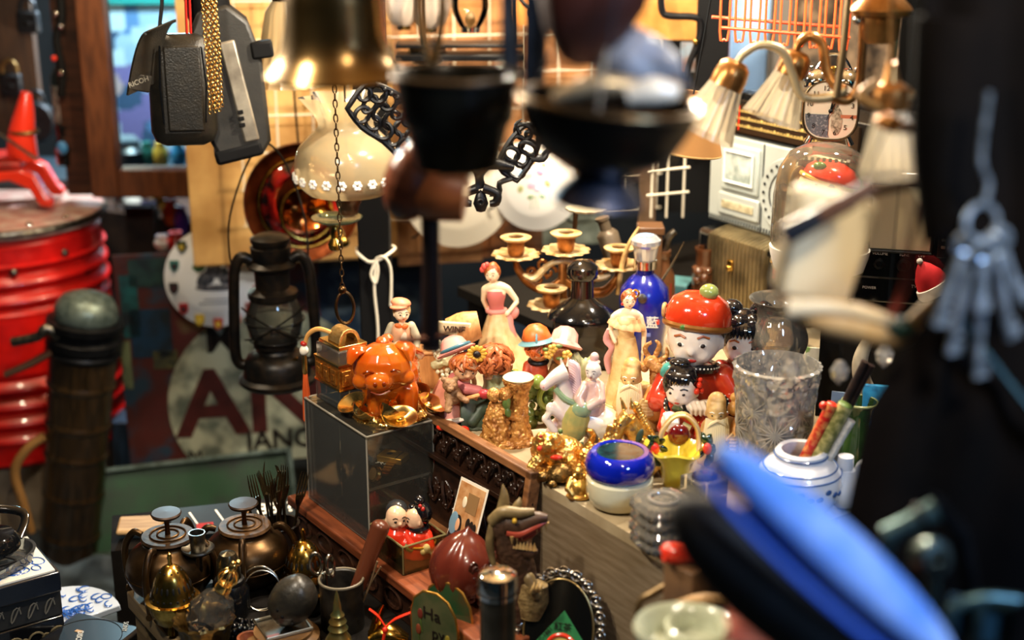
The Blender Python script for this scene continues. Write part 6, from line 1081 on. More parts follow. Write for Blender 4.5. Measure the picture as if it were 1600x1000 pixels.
P('star_cuts', ctm, thin('star_cut', 'fffaf0', .05, 1.8, .5, 'fff6e6'))
T('lobed_crystal_bowl', 'lobed crystal bowl behind the cut crystal vase', 'bowl', at(1206, 660, TZ), 0); P('bowl', MB().lathe([(0, 0), (40, 0), (50, 14), (56, 40), (54, 66), (46, 84), (40, 92), (34, 90), (44, 60), (38, 14), (0, 10)], 56, mod=lambda a, i, z: 1 + .07 * abs(math.cos(5 * a)) * (8 < z < 88)), CRYST, ang=25)
for a in range(-140, 0, 36): q = math.radians(a); P('oval_cut', MB().torus((56 * math.cos(q), 56 * math.sin(q), 46), 12, 3, (90, 0, a + 90), 24, 6, sy=1.7), CRYST)
lb = CUR[0].location; hb_ = 92 * K[0] * K[1]
T('clear_glass_urn', 'clear glass urn with flared rim stacked on the crystal bowl', 'urn', lb + Vector((0, 0, hb_)), 0); P('urn', MB().lathe([(v.x, v.z) for v in spline([(30, 0, 0), (44, 0, 20), (48, 0, 40), (40, 0, 62), (33, 0, 76), (38, 0, 90), (46, 0, 98), (44, 0, 98), (36, 0, 88), (31, 0, 76), (38, 0, 60), (45, 0, 40), (41, 0, 20), (28, 0, 4)], 4)], 44, close=True), thin('urn_glass', 'f0e8da', .02, 1.8, .16, 'fff6e4')); P('sediment', MB().lathe([(0, 4), (28, 4), (36, 14), (0, 16)], 30), thin('urn_floor', 'f2e6cc', .05, 1.5, .4, 'e8d8b8'))
# pen jar with brocade sticks
T('blue_band_jar', 'squat white porcelain jar with blue bands holding brocade sticks', 'jar', at(1246, 792, TZ), 0)
PJ = mat('jar_white', 'dcdde0', .14, coat=.6); P('jar', MB().lathe([(0, 0), (44, 0), (58, 16), (66, 40), (62, 60), (48, 74), (40, 78), (40, 86), (36, 90), (30, 88), (32, 76), (50, 50), (40, 10), (0, 6)], 52), PJ)
for z, r_ in ((58, 63.5), (66, 56.5), (82, 41)): P('blue_band', MB().torus((0, 0, z), r_, 1.3, n=48), mat('glaze_blue', '34558c', .2, coat=.5))
bl = MB()
for i in range(10): a = math.radians(-150 + i * 13); bl.ell((65.5 * math.cos(a), 65.5 * math.sin(a), 40 + 5 * math.sin(i * 2)), (6, 2, 4), (0, 0, math.degrees(a) + 90))
P('blue_flowers', bl, MATS['glaze_blue']); jr = CUR[0].location + Vector((0, 0, 40 * K[0] * K[1])); kk = K[0]
for (x, a, ay, l, w_, c, c2, lab, nm_) in [(-16, 20, 8, 150, 9, 'b3201a', 'd98a4a', 'red brocade covered stick in the white jar', 'brocade_stick'), (0, 21, 4, 152, 12, '6b6a38', 'b3a66a', 'olive brocade covered stick in the white jar', 'brocade_stick'), (14, 23, 0, 130, 7, 'cfc9bc', 'a8a294', 'white plastic stick in the white jar', 'brocade_stick'), (8, 19, 16, 215, 6, '191312', '2a1d18', 'longer black chopstick in the white jar', 'black_stick'), (16, 20, 18, 210, 6, '161010', '261a16', 'shorter black chopstick in the white jar', 'black_stick')]:
    T(nm_, lab, 'stick', jr + Vector((x * kk, ay * kk, -.02)), r=(6, a, 0), group='sticks in the white jar'); P('rod', MB().tube([(0, 0, 0), (0, 0, l * .5), (0, 0, l)], w_, 12), mat('brocade' + c, c, .35, c2=c2, sc=110, bump=.3)); 
    if w_ > 8: P('end_cap', MB().ell((0, 0, l), (w_, w_, 3)), RED if w_ == 9 else GREEN); 
    if w_ == 9: P('knob', MB().ell((-12, 0, l - 6), 6), RED)
T('green_glazed_vase', 'dark green glazed vase with flared mouth before the black coat', 'vase', at(1334, 742, TZ), 0); P('vase', MB().lathe([(0, 0), (24, 0), (27, 10), (24, 40), (19, 66), (18, 84), (23, 104), (28, 112), (25, 113), (16, 86), (0, 70)], 36), mat('green_glaze', '22401a', .12, c2='3d5a24', sc=14, coat=.8)); P('lip', MB().torus((0, 0, 112), 26.5, 1.8, n=36), mat('lip_olive', '9aa06a', .2, coat=.5))
T('white_creamer', 'white porcelain creamer with looped handle beside green vase', 'creamer', at(1330, 788, TZ), 0); P('body', MB().lathe([(0, 0), (16, 0), (24, 12), (24, 30), (16, 44), (14, 54), (0, 56)], 30, (-12, 0, 0)), PJ); P('stopper', MB().lathe([(0, 54), (11, 54), (13, 58), (12, 74), (0, 75)], 24, (-14, 0, 0)), PJ); P('handle', MB().tube([(4, 0, 40), (8, 0, 60), (24, 0, 66), (34, 0, 52), (30, 0, 26)], 6, 10, 4), PJ); P('blush', MB().ell((24, -6, 22), (20, 14, 18)), mat('cup_peach', 'd6b27c', .2, coat=.4))
T('key_pattern_bowl', 'footed bowl with red key pattern and olive inside, behind the cream shade', 'bowl', at(1236, 540, TZ), 0); P('bowl', MB().lathe([(0, 10), (14, 10), (26, 24), (36, 54), (40, 64), (37, 66), (30, 52), (18, 30), (0, 28)], 36, (0, 0, 66)), mat('bowl_pale', 'cdc4a4', .2, coat=.5)); P('rim', MB().torus((0, 0, 130), 39, 2, n=36), BRASS); P('inside', MB().lathe([(37, 129), (29, 116), (0, 100), (0, 99), (30, 114)], 30), mat('bowl_olive', '7d7a3c', .2, coat=.5)); P('foot', MB().lathe([(0, 0), (26, 0), (22, 20), (12, 50), (12, 76), (0, 78)], 28), mat('foot_brown', '4b2f20', .3, coat=.3))
for i in range(8):
    a = math.radians(-165 + i * 21); c = (35 * math.cos(a), 35 * math.sin(a), 112); M = mx(c, (0, 0, math.degrees(a) + 90)); P('key_motif', MB().tube([M @ Vector(p) for p in ((-5, 0, -5), (5, 0, -5), (5, 0, 6), (-4, 0, 6), (-4, 0, 0), (2, 0, 0))], 1.3, 6), CU('8a2a22'))
# small things around the jar
for (px, py, w_, h_, rz, c, c2, lab) in [(1284, 640, 62, 90, -14, 'd8d4c4', '7a9a54', 'white card with green and red print behind brocade sticks'), (1310, 720, 40, 100, -20, '8aa0b8', '5a3a78', 'blue and violet patterned card beside the green vase'), (1272, 610, 56, 60, -6, 'e0d8c6', 'b04a44', 'white price card with dark scrawl below the shell'), (1362, 742, 44, 130, -10, '2a86b4', '1d5f8a', 'bright blue folded cloth behind the green vase')]:
    solo('printed_card' if c != '2a86b4' else 'blue_cloth', lab, 'card' if c != '2a86b4' else 'cloth', at(px, py, TZ), MB().box((0, 0, h_ / 2), (w_, 3 if c != '2a86b4' else 16, h_)), mat('card' + c, c, .5, c2=c2, sc=45, lo=.55, hi=.62), r=(-10, 0, rz), bev=.5)
T('oval_hand_mirror', 'oval grey hand mirror leaning between sticks and green vase', 'mirror', at(1300, 742, TZ), r=(-16, 8, -10)); P('back', MB().lathe([(0, 0), (26, 0), (27, 3), (0, 5)], 36, (0, 0, 40), (90, 0, 0), sy=1.5), mat('mirror_blue_grey', 'aab4c0', .3, coat=.3)); P('disc', MB().lathe([(0, 4), (16, 5), (0, 6)], 30, (0, 0, 28), (90, 0, 0)), mat('disc_grey_dark', '55524c', .4))
T('ivory_horn_ring', 'curved ivory horn standing behind the green vase', 'horn', at(1374, 690, TZ), 0); P('horn', MB().tube([(14, 0, 30), (-6, 0, 56), (-30, 0, 84), (-40, 0, 120), (-32, 0, 150), (-20, 0, 164)], [15, 16, 14, 12, 9, 6], 14, 5), mat('horn_ivory', 'bdb29c', .3, c2='8d8069', sc=20)); P('crescent_groove', MB().tube([(10, -14, 40), (-10, -14, 62), (-28, -12, 90), (-34, -10, 120)], [4, 5, 5, 3], 8, 4), mat('groove_brown', '6a5034', .4)); P('foot', MB().ell((14, 0, 16), (22, 18, 18)), MATS['horn_ivory'])
for i, (x, y, d, l) in enumerate([(1236, 582, 1.5, 'faceted crystal drop before the crystal vase'), (1382, 556, 1.6, 'faceted crystal drop beside the ivory horn'), (1312, 582, 1.5, 'faceted crystal drop before the black chopsticks')]):
    T('crystal_drop', l, 'pendant', ad(x, y, d), 0, 'crystal drops'); P('drop', MB().lathe([(0, -20), (12, -8), (15, 4), (8, 16), (0, 20)], 8), CRYST, ang=10); P('wire', MB().tube([(0, 0, 19), (0, 0, 620)], .8), CHROME)
T('dried_green_sprig', 'small green sprig beside the ivory horn', 'sprig', at(1384, 720, TZ), 0); m = MB()
for i in range(14): a = R.uniform(-.9, .9); m.tube([(0, 0, 0), (a * 10, -4, 50), (a * 26, -8, 74 + R.uniform(-10, 14))], [1.4, 1.2, .5], 5, 3)
P('sprig', m, mat('sprig_green', '3f7a35', .5))

# blue bottle, decanter, candelabra
T('blue_ceramic_bottle', 'deep blue ceramic bottle with white characters and crystal stopper', 'bottle', at(1004, 555, TZ), -4)
P('bottle', MB().lathe([(0, 0), (28, 0), (31, 4), (36, 60), (39, 84), (36, 104), (24, 118), (14, 126), (13, 134), (0, 134)], 48), mat('cobalt_ceramic', '0f1c86', .2, c2='0a1468', sc=8, coat=.4)); P('neck_ring', MB().lathe([(13, 132), (18, 134), (18, 146), (15, 148), (13, 148)], 36, close=False), CHROME); P('stopper', MB().lathe([(16, 146), (17, 150), (20, 166), (23, 170), (23, 176), (16, 182), (0, 183)], 20), mat('stopper_silver', 'c9ccd2', .12, .6), ang=15); P('stopper_disc', MB().lathe([(0, 183), (12, 183), (0, 185)], 24), CU('7fb0d8'))
P('badge', MB().lathe([(0, 0), (7, 0), (7, 3), (4, 4), (0, 4)], 24, (-4, -37, 98), (78, 0, 0)), PEWTER); TX('lettering', '小藍', 20, (2, -40, 62), WHITEP, ex=.6); P('seal_print', MB().box((20, -34, 62), (5, 3, 7), (0, 0, 28)), RED); P('label_print', MB().box((4, -38.6, 44), (12, 2, 5)), CU('6b7ab8'))
T('black_topped_decanter', 'smoky glass decanter with black domed stopper behind the bonnet child', 'decanter', at(908, 570, TZ), 0)
P('glass_body', MB().box((0, 0, 38), (92, 62, 76), t=.96), thin('smoky_glass', '8f8a86', .04, 1.5, .12, '77706a'), bev=10); P('liquor', MB().box((0, 0, 26), (80, 50, 48)), mat('liquor_dark', '3a2a22', .15, coat=.3), bev=6); P('shoulder', MB().lathe([(54, 74), (50, 82), (30, 96), (18, 104), (17, 130), (24, 134), (0, 136)], 40, sy=.75), BLACKG); P('stopper', MB().lathe([(0, 132), (20, 132), (25, 140), (24, 150), (14, 158), (0, 160)], 36), BLACKG)
T('gilt_candelabrum', 'ornate gilt candelabrum with four scalloped candle cups', 'candelabrum', at(878, 540, TZ), 0)
CG = mat('candel_gold', '9c6028', .36, .6, c2='6e3f18', sc=60); CP = mat('candel_pale', 'd3b98a', .4, .3, c2='a8834a', sc=60); K[1] *= .98
def cup(c):
    q = P('drip_pan', MB().lathe([(0, -2), (16, -3), (30, 2), (36, 4), (34, 7), (18, 2), (0, 2)], 60, c, mod=lambda a, i, z: 1 + (.07 * math.sin(12 * a) if i in (2, 3, 4) else 0)), CP); P('candle_cup', MB().lathe([(0, 2), (10, 2), (13, 8), (14, 24), (20, 27), (21, 30), (13, 30), (10, 12), (0, 10)], 40, c, mod=lambda a, i, z: 1 + .04 * math.sin(20 * a)), CG, q); P('cup_rim', MB().lathe([(12, 29), (22, 28), (24, 31), (12, 32)], 44, c, close=True, mod=lambda a, i, z: 1 + .03 * math.sin(22 * a)), CP, q)
for c in ((-72, 0, 138), (4, -6, 146), (-18, -34, 70), (86, 0, 122)): cup(c)
P('column', MB().lathe([(0, 0), (34, 0), (36, 6), (20, 12), (8, 20), (7, 60), (11, 70), (7, 80), (7, 130), (0, 140)], 28), CG)
for s, x1, z1 in ((-1, -72, 134), (1, 86, 118)):
    P('arm', MB().tube([(0, 0, 104), (s * 26, 0, 88), (x1 * .72, 0, z1 - 34), (x1 * .96, 0, z1 - 14), (x1, 0, z1)], [6, 7, 8, 6, 5], 10, 5), CG)
    for (x, z, q) in ((.3, 116, 12), (.52, 106, 14), (.44, 126, 9), (.68, 116, 8)): P('scroll', MB().tube([(x1 * x + q * (1 - t / 9) * math.cos(t * s), -3, z + q * (1 - t / 9) * math.sin(t)) for t in [k * .5 for k in range(15)]], 2.8, 7), CG)
    P('garland', MB().tube([(0, -4, 134), (x1 * .3, -6, 128), (x1 * .6, -6, 108), (x1 * .85, -4, 112)], [4, 5, 6, 3], 8, 5), CP, disp=(4, 4))
P('arm', MB().tube([(0, 0, 70), (-6, -16, 58), (-16, -32, 56), (-18, -34, 68)], [5, 5, 5, 4], 10, 4), CG)
T('scalloped_pale_cup', 'pale scalloped candle cup on thin stem below the scale pan', 'candlestick', ad(916, 330, 2.5), 0); P('cup', MB().lathe([(0, 0), (14, -1), (30, 3), (32, 6), (14, 3), (0, 3)], 50, mod=lambda a, i, z: 1 + .06 * math.sin(14 * a)), mat('cup_pale', 'd8cfb4', .4)); P('stem', MB().tube([(-16, 0, 0), (-18, 0, -30), (-22, 0, -62), (-22, 0, -220)], [4, 4, 5, 5], 10, 2), mat('stem_bronze', '4b3826', .4, .5))
solo('dark_teal_filler', 'added dark teal block filling the dark background behind ivory horn and green vase', 'box', at(1372, 640, TZ), MB().box((0, 0, 40), (110, 50, 80)), mat('filler_dark_teal', '16333a', .5, c2='0d2026', sc=20), rz=-20, bev=2)  # added block that darkens the background behind the horn
solo('dark_tray_board', 'dark tray lying behind the glass vessels', 'tray', at(1270, 590, TZ), MB().box((0, 0, 3), (150, 120, 6)).box((0, 58, 8), (150, 4, 12)), mat('tray_umber', '2f261e', .5), rz=-30, bev=1)
# ---------------------------------------------------------------- chest ledge: acrylic case and company
T('acrylic_display_case', 'clear acrylic display case with one shelf standing on the dark red chest', 'case', edge(-.017, -.077, CZ + .001), EANG, k=1)
W, D, H, t = .196, .114, .17, .003
for x in (-W / 2, W / 2): P('side_panel', MB().box((x, 0, H / 2), (t, D, H)), ACRYL)
P('back_panel', MB().box((0, D / 2, H / 2), (W - t, t, H)), ACRYL); P('front_panel', MB().box((0, -D / 2, H / 2), (W - t, t, H)), ACRYS); P('top_panel', MB().box((0, 0, H + .001), (W + .004, D + .004, t)), ACRYL); P('middle_panel', MB().box((.012, 0, H / 2 - .003), (t, D - t, H - .008)), ACRYL)
P('shelf', MB().box((0, 0, .085), (W - .005, D - .005, t)), ACRYL); P('base_panel', MB().box((0, 0, .0015), (W - .005, D - .005, t)), ACRYL)
for x in (-W / 2, W / 2):
    for y in (-D / 2, D / 2): P('edge_seam', MB().tube([(x, y, .001), (x, y, H)], .0017, 6), ACRYE)
for z in (.002, H + .002):
    for y in (-D / 2, D / 2): P('edge_seam', MB().tube([(-W / 2, y, z), (W / 2, y, z)], .0016, 6), ACRYE)
    for x in (-W / 2, W / 2): P('edge_seam', MB().tube([(x, -D / 2, z), (x, D / 2, z)], .0016, 6), ACRYE)
P('shelf_edge', MB().box((0, -D / 2 + .004, .085), (W - .006, .002, .004)), ACRYE); P('shelf_edge', MB().box((W / 2 - .004, 0, .085), (.002, D - .006, .004)), ACRYE)
def incase(x, y, z): return edge(-.017 + x, -.077 + y, CZ + .001 + z)
def box(name, label, loc, d, m, rz=0, cat='box', **kw): return solo(name, label, cat, loc, MB().box((0, 0, d[2] / 2), d), m, rz=EANG + rz, k=1, bev=.0012, **kw)
T('gift_box', 'black gift box with white script in the middle of the case shelf', 'box', incase(.05, .012, .0875), EANG + 26, 'black boxes in the case', k=1); P('box_body', MB().box((0, 0, .006), (.05, .046, .012)), BLACK, bev=.001); TX('print', 'X', .014, (0, -.012, .0125), WHITEP, r=(0, 0, 0), ex=.0002); TX('print', '兴', .013, (-.012, -.014, .0125), WHITEP, r=(0, 0, 0), ex=.0002)
T('gold_cigarette_case', 'flat gold case with dark emblem lying on the black gift box', 'case', incase(.048, .016, .0997), EANG + 32, k=1); P('case_body', MB().box((0, 0, .005), (.042, .03, .010)), mat('flat_gold', 'd9ad58', .3, .9), bev=.001); P('emblem', MB().ell((-.006, 0, .010), (.005, .005, .0006)), MARK); P('band', MB().box((.011, 0, .0102), (.002, .03, .0006)), MARK)
box('dark_case', 'dark blue jewellery box with script at the back of the case shelf', incase(.02, .04, .0875), (.055, .03, .014), mat('box_navy', '10161f', .5), 8, group='black boxes in the case')
box('metal_case', 'thin steel cigarette case propped on the case shelf', incase(-.055, -.01, .0875), (.05, .034, .006), mat('case_steel', 'a8a498', .45, .5), 4, cat='case', group='metal cases in the display case')
box('metal_case', 'ribbed pewter lighter case behind the thin steel one', incase(-.02, .02, .0875), (.05, .03, .01), PEWTER, 10, cat='case', group='metal cases in the display case')
box('metal_case', 'dark steel case lowest at the left of the display case', incase(-.06, 0, .0045), (.05, .05, .008), mat('case_grey', '5d5b55', .45, .5), 6, cat='case', group='metal cases in the display case')
box('metal_case', 'flat black case in the lower middle of display case', incase(.0, 0, .0045), (.06, .06, .008), mat('case_black', '1b1a18', .25, .5), 4, cat='case', group='metal cases in the display case')
box('dark_case', 'upright black box with gold crest on the lower level of case', incase(-.02, .04, .0045), (.04, .016, .04), BLACK, 2, group='black boxes in the case')
T('gold_watch', 'gold wristwatch draped over shelf in the acrylic case', 'watch', incase(.078, -.02, .0885), EANG - 10, k=1); P('watch_case', MB().lathe([(0, -.004), (.012, -.004), (.0135, 0), (.012, .004), (.010, .005), (0, .0045)], 32, (0, -.012, .010), (66, 0, 10)), GOLDP); P('dial', MB().lathe([(0, .0052), (.0095, .0052), (0, .006)], 28, (0, -.012, .010), (66, 0, 10)), mat('dial_gold', 'e0b478', .35))
bt = MB()
for i in range(9): bt.box((-.003 - i * .0045, .004 + i * .0045, .006 + .007 * math.sin(i * .42)), (.014, .005, .003), (0, 0, 44))
P('bracelet', bt, GOLDP); P('crown', MB().cyl((.013, -.012, .012), .002, .004, r=(0, 90, 0)), GOLDP)
# gold seal in crystal with tassel, on the case
tz = CZ + .001 + H + .0025
T('crystal_gold_seal', 'gold seal with crystal block and orange tassel on the acrylic case', 'ornament', edge(-.068, -.088, tz), EANG + 2, k=1); K[1] = 1.12
CR2 = thin('seal_crystal', 'dfe6e4', .02, 1.9, .10, 'c9d6dc'); OG = mat('seal_gold', 'c98a3c', .3, .85, c2='9c5f24', sc=200, bump=.3, bsc=600)
P('crystal_foot', MB().box((0, 0, .0145), (.074, .06, .027)), CR2, bev=.001); P('gold_band', MB().box((0, 0, .046), (.074, .06, .034)), OG, bev=.001); P('crystal_block', MB().box((0, 0, .074), (.07, .056, .02)), CR2, bev=.002)
P('beaded_edge', dots((0, 0, .0635), .001, 1, s=.0001).box((0, 0, .064), (.076, .062, .003)).box((0, 0, .030), (.076, .062, .003)), GOLDP)
rl = MB()
for x in (-.022, 0, .022): rl.box((x, -.031, .046), (.016, .003, .022)); rl.box((x, -.033, .046), (.008, .002, .010))
for y in (-.018, .018): rl.box((.0385, y, .046), (.003, .016, .022)); rl.box((.04, y, .046), (.002, .008, .010))
P('relief', rl, OG, bev=.0008); P('plinth_top', MB().box((0, 0, .0865), (.062, .05, .006)), GOLDP, bev=.001)
arch = [(.019 * math.cos(a), .019 * math.sin(a) * 1.05) for a in [math.pi * i / 16 for i in range(17)]]
P('seal_knob', MB().prism(arch + [(x * .72, z * .72) for x, z in arch[::-1]], .034, (.004, 0, .0895), (0, 0, 90)), mat('knob_gold', 'dcb878', .25, .8, c2='a97c3c', sc=300, bump=.5, bsc=500), bev=.001)
P('cord', MB().tube([(-.004, -.01, .098), (-.03, -.024, .102), (-.046, -.034, .092), (-.052, -.038, .076)], .0035, 8, 5), mat('cord_gold', 'c8924c', .5, bump=.6, bsc=900)); P('bead', MB().ell((-.052, -.040, .068), .0075), PORC); P('red_knot', MB().ell((-.052, -.040, .078), (.006, .005, .004)), REDD); P('tassel_cap', MB().lathe([(.003, 0), (.0042, .004), (.0042, .026), (.003, .03)], 16, (-.052, -.040, .033)), GOLDP); tas = MB()
for i in range(26): a = i * 2.4; q = .0052 * math.sqrt(i / 26); tas.tube([(-.052 + q * .5 * math.cos(a), -.040 + q * .5 * math.sin(a), .034), (-.052 + q * math.cos(a), -.040 + q * math.sin(a), .008), (-.052 + q * 1.25 * math.cos(a), -.040 + q * 1.25 * math.sin(a), -.036)], .001, 5)
P('tassel', tas, mat('tassel_orange', 'c4501a', .6))
# amber glass pig on gold ingots
T('amber_glass_pig', 'translucent amber glass pig standing on a base of gold ingots', 'figurine', edge(.028, -.066, tz), 10); K[0] *= 1.1; K[1] *= .84
AM = mat('amber_glass', 'f07c1e', .12, c2='e0560c', sc=16, coat=1, sss=.3, trans=.55, ior=1.4); MATS['amber_glass'].node_tree.nodes['Principled BSDF'].inputs['Subsurface Radius'].default_value = (.02, .006, .001)
P('body', MB().ell((8, 10, 66), (40, 46, 40)).ell((12, 24, 70), (38, 30, 36)).limb([(-14, -18, 50), (-16, -20, 22)], [17, 15]).limb([(26, -20, 50), (26, -24, 18)], [17, 15]).limb([(34, 24, 46), (38, 24, 22)], [18, 16]).limb([(-18, 24, 46), (-18, 24, 22)], [18, 16]), AM, rm=2, sm=3)
P('head', MB().ell((-8, -24, 92), (42, 36, 40)).ell((-16, -54, 80), (20, 14, 16)).ell((-36, -36, 76), (16, 14, 14)).ell((20, -36, 78), (16, 14, 14)), AM, rm=1.8, sm=3)
P('ear', MB().tube([(-32, -20, 122), (-46, -28, 120), (-54, -36, 104)], [12, 14, 5], 12, 4, flat=.5), AM); P('ear', MB().tube([(16, -20, 126), (28, -30, 122), (30, -38, 104)], [12, 14, 5], 12, 4, flat=.5), AM)
for x in (-22, -10): P('nostril', MB().ell((x, -67, 81), (3, 2, 4)), mat('amber_dark', '6b2404', .2))
for x in (-30, 6): P('eye', MB().tube([(x - 7, -56, 96), (x, -59, 100), (x + 7, -56, 96)], 1.8, 6, 3), MATS['amber_dark'])
P('mouth', MB().tube([(-28, -62, 68), (-16, -65, 64), (-2, -62, 68)], 1.6, 6, 3), MATS['amber_dark']); P('tuft', MB().ell((-6, -16, 130), (10, 12, 8)).ell((2, 2, 128), (9, 10, 7)), AM); P('wing_ridge', MB().tube([(36, 18, 104), (48, 30, 92), (52, 44, 76)], [9, 10, 4], 10, 3, flat=.5), AM)
gb = MB()
for i in range(34): a = R.uniform(0, 6.28); q = R.uniform(10, 52); gb.ell((4 + q * math.cos(a), 2 + q * .8 * math.sin(a), R.uniform(4, 15)), (R.uniform(8, 14), R.uniform(7, 11), R.uniform(5, 9)), (R.uniform(-40, 40), R.uniform(-40, 40), R.uniform(0, 180)))
P('ingot_heap', gb.ell((4, 0, 2), (56, 46, 9)), GOLDP, rm=1.4, disp=(3, 3))
for x, y, z, a in ((54, -26, 22, 20), (40, 2, 28, -10), (-42, -22, 14, 30), (12, -46, 12, 0), (-6, -44, 18, 40), (-44, 8, 16, -20)): P('ingot', MB().lathe([(0, -4), (9, -3), (17, 6), (20, 12), (17, 11), (9, 2), (0, 1)], 28, (x, y, z), (34, a, a * 2), sx=1.25).ell((x, y, z + 3), (7, 7, 6)), GOLDP)

# carved wooden frame leaning on the table side
T('carved_wooden_relief', 'dark carved wooden panel with brown frame leaning along the table side', 'panel', edge(.135, -.037, CZ + .0085), r=(-9, 0, EANG), k=1)
L_, Hh = .40, .172; FR = mat('frame_pale_brown', '8a5c36', .5, c2='5d3a20', sc=12, stretch=(1, 9, 9)); CV = mat('carving_dark', '2a180f', .32, c2='160c08', sc=40, coat=.3)  # frame bars in a lighter brown than the dark carving
P('back_board', MB().box((0, .006, Hh / 2), (L_ - .006, .006, Hh - .006)), CV)
P('frame_rail', MB().box((0, 0, Hh - .006), (L_, .02, .012)), FR, bev=.002); P('frame_rail', MB().box((0, 0, .006), (L_, .02, .012)), FR, bev=.002); P('frame_stile', MB().box((L_ / 2 - .006, 0, Hh / 2), (.012, .02, Hh)), FR, bev=.002); P('frame_stile', MB().box((-L_ / 2 + .006, 0, Hh / 2), (.012, .02, Hh)), FR, bev=.002); P('inner_rail', MB().box((0, -.004, .112), (L_ - .024, .012, .007)), CV, bev=.001)
for z0, s in ((.137, 1), (.06, -1)):
    vn = MB()
    for i in range(10):
        x = -.17 + i * .037
        vn.tube([(x, .001, z0 - .018 * s), (x + .012, -.004, z0 + .004), (x + .024, -.001, z0 + .016 * s), (x + .036, .001, z0 - .014 * s)], .0024, 7, 5); vn.tube([(x + .008 + .009 * (1 - k / 14) * math.cos(k * .55), -.003, z0 + .007 * s + .009 * (1 - k / 14) * math.sin(k * .55)) for k in range(13)], .0018, 6)
        for a in (-40, 20, 80): vn.ell((x + .026, -.001, z0 - .006 * s), (.0035, .003, .0105), (0, a, 0), n=10); vn.ell((x + .018 + .006 * math.cos(a), -.002, z0 + .012 * s), .0035, n=8)
    P('vine_carving', vn, CV)
T('family_snapshot', 'colour snapshot of people leaning on the carved panel', 'photograph', edge(.235, -.084, CZ + .0085), r=(-20, -4, EANG), k=1); K[0] = K[1] = 1.32
P('print', MB().box((0, 0, .037), (.054, .0006, .074)), mat('photo_white', 'ded6c6', .25), bev=.0002); P('picture_area', MB().box((0, -.0005, .038), (.048, .0006, .067)), mat('photo_tan', 'c79a6c', .3, c2='a8703e', sc=60))
pm = MB()
for x, z, q in ((-.012, .034, .008), (-.015, .022, .011), (.006, .040, .004), (.013, .039, .004), (.019, .038, .004)): pm.ell((x, -.001, z), (q, .0005, q * 1.3))
P('dark_figure', pm, MARK)
for x, z, q, c in ((-.012, .036, .0045, 'd9a27c'), (.006, .018, .009, 'b8431e'), (.012, .014, .010, 'd98a3a'), (-.019, .036, .008, '6f8fa4'), (.007, .031, .005, 'c93a24'), (.017, .03, .006, '8a2418'), (.002, .026, .004, 'e0b48a'), (-.006, .010, .008, '4a1d12'), (-.008, .056, .004, 'e8d9bc')): P('printed_figure', MB().ell((x, -.0014, z), (q, .0005, q * 1.2)), CU(c))
P('printed_frame', MB().box((.006, -.0012, .057), (.02, .0005, .016)), CU('8a6a44'))
# small open acrylic box with kissing dolls
T('open_acrylic_box', 'small open yellowish acrylic box on the chest holding kissing dolls', 'box', edge(.150, -.108, CZ + .001), EANG, k=1); AY = thin('yellowed_acrylic', 'f0e6bc', .05, 1.5, .04, 'd9c88a'); AE = thin('yellow_edge', 'c9b878', .1, 1.5, .4, 'd9c88a')
w_, d_, h_ = .092, .072, .044
for x in (-w_ / 2, w_ / 2): P('side_panel', MB().box((x, 0, h_ / 2), (.003, d_, h_)), AY); P('rim_edge', MB().tube([(x, -d_ / 2, h_), (x, d_ / 2, h_)], .0016, 6), AE)
for y in (-d_ / 2, d_ / 2): P('side_panel', MB().box((0, y, h_ / 2), (w_, .003, h_)), AY); P('rim_edge', MB().tube([(-w_ / 2, y, h_), (w_ / 2, y, h_)], .0016, 6), AE)
for x in (-w_ / 2, w_ / 2): P('corner_edge', MB().tube([(x, -d_ / 2, .001), (x, -d_ / 2, h_)], .0016, 6), AE)
P('base_panel', MB().box((0, 0, .0015), (w_, d_, .003)), AY)
dl = edge(.150, -.108, CZ + .005)
T('kissing_boy_doll', 'small painted boy doll in red kissing the girl doll in open box', 'doll', dl + Vector((-.016, .0, 0)), 0)
P('red_body', MB().lathe([(0, 0), (24, 0), (26, 14), (20, 36), (10, 46), (0, 48)], 28).limb([(14, -8, 34), (24, -20, 22)], [8, 7]), RED, rm=1.4, sm=1); head((0, -4, 58), 19, SKIN, 24, -6, eye=.12, ears=1, cheeks=PB); P('hair_cap', MB().ell((0, 4, 66), (17.5, 17, 14)), mat('hair_grey_black', '2b2c2e', .25, coat=.5)); P('green_cuff', MB().torus((22, -18, 22), 8, 3, (40, 30, 0)), GREEN)
T('kissing_girl_doll', 'small painted girl doll with black bun kissing the boy doll', 'doll', dl + Vector((.014, .0, 0)), 0)
P('red_body', MB().lathe([(0, 0), (25, 0), (26, 14), (20, 34), (10, 44), (0, 46)], 28).limb([(-12, -8, 32), (-20, -18, 22)], [8, 7]).limb([(16, -6, 32), (22, -20, 18)], [8, 7]), RED, rm=1.4, sm=1); head((-2, -4, 57), 18, SKIN, -70, -6, eye=.12, ears=1, cheeks=PB); P('hair', MB().ell((6, 0, 62), (18, 17.5, 18)).ell((-6, -2, 72), (8, 8, 6)), HAIRK, rm=1.2, sm=1); P('hair_bun', MB().ell((4, 0, 82), (9, 9, 7)), HAIRK); P('hair_flower', MB().ell((10, -14, 74), 3.4).ell((6, -15, 79), 3), REDD); P('collar', MB().torus((2, -2, 42), 13, 4), BL); P('red_flower', MB().ell((16, -22, 18), 7).ell((10, -24, 14), 5), WHITEP); P('yellow_trim', MB().torus((2, 0, 20), 26, 1.6), mat('petal_yellow', 'd9a53a'))
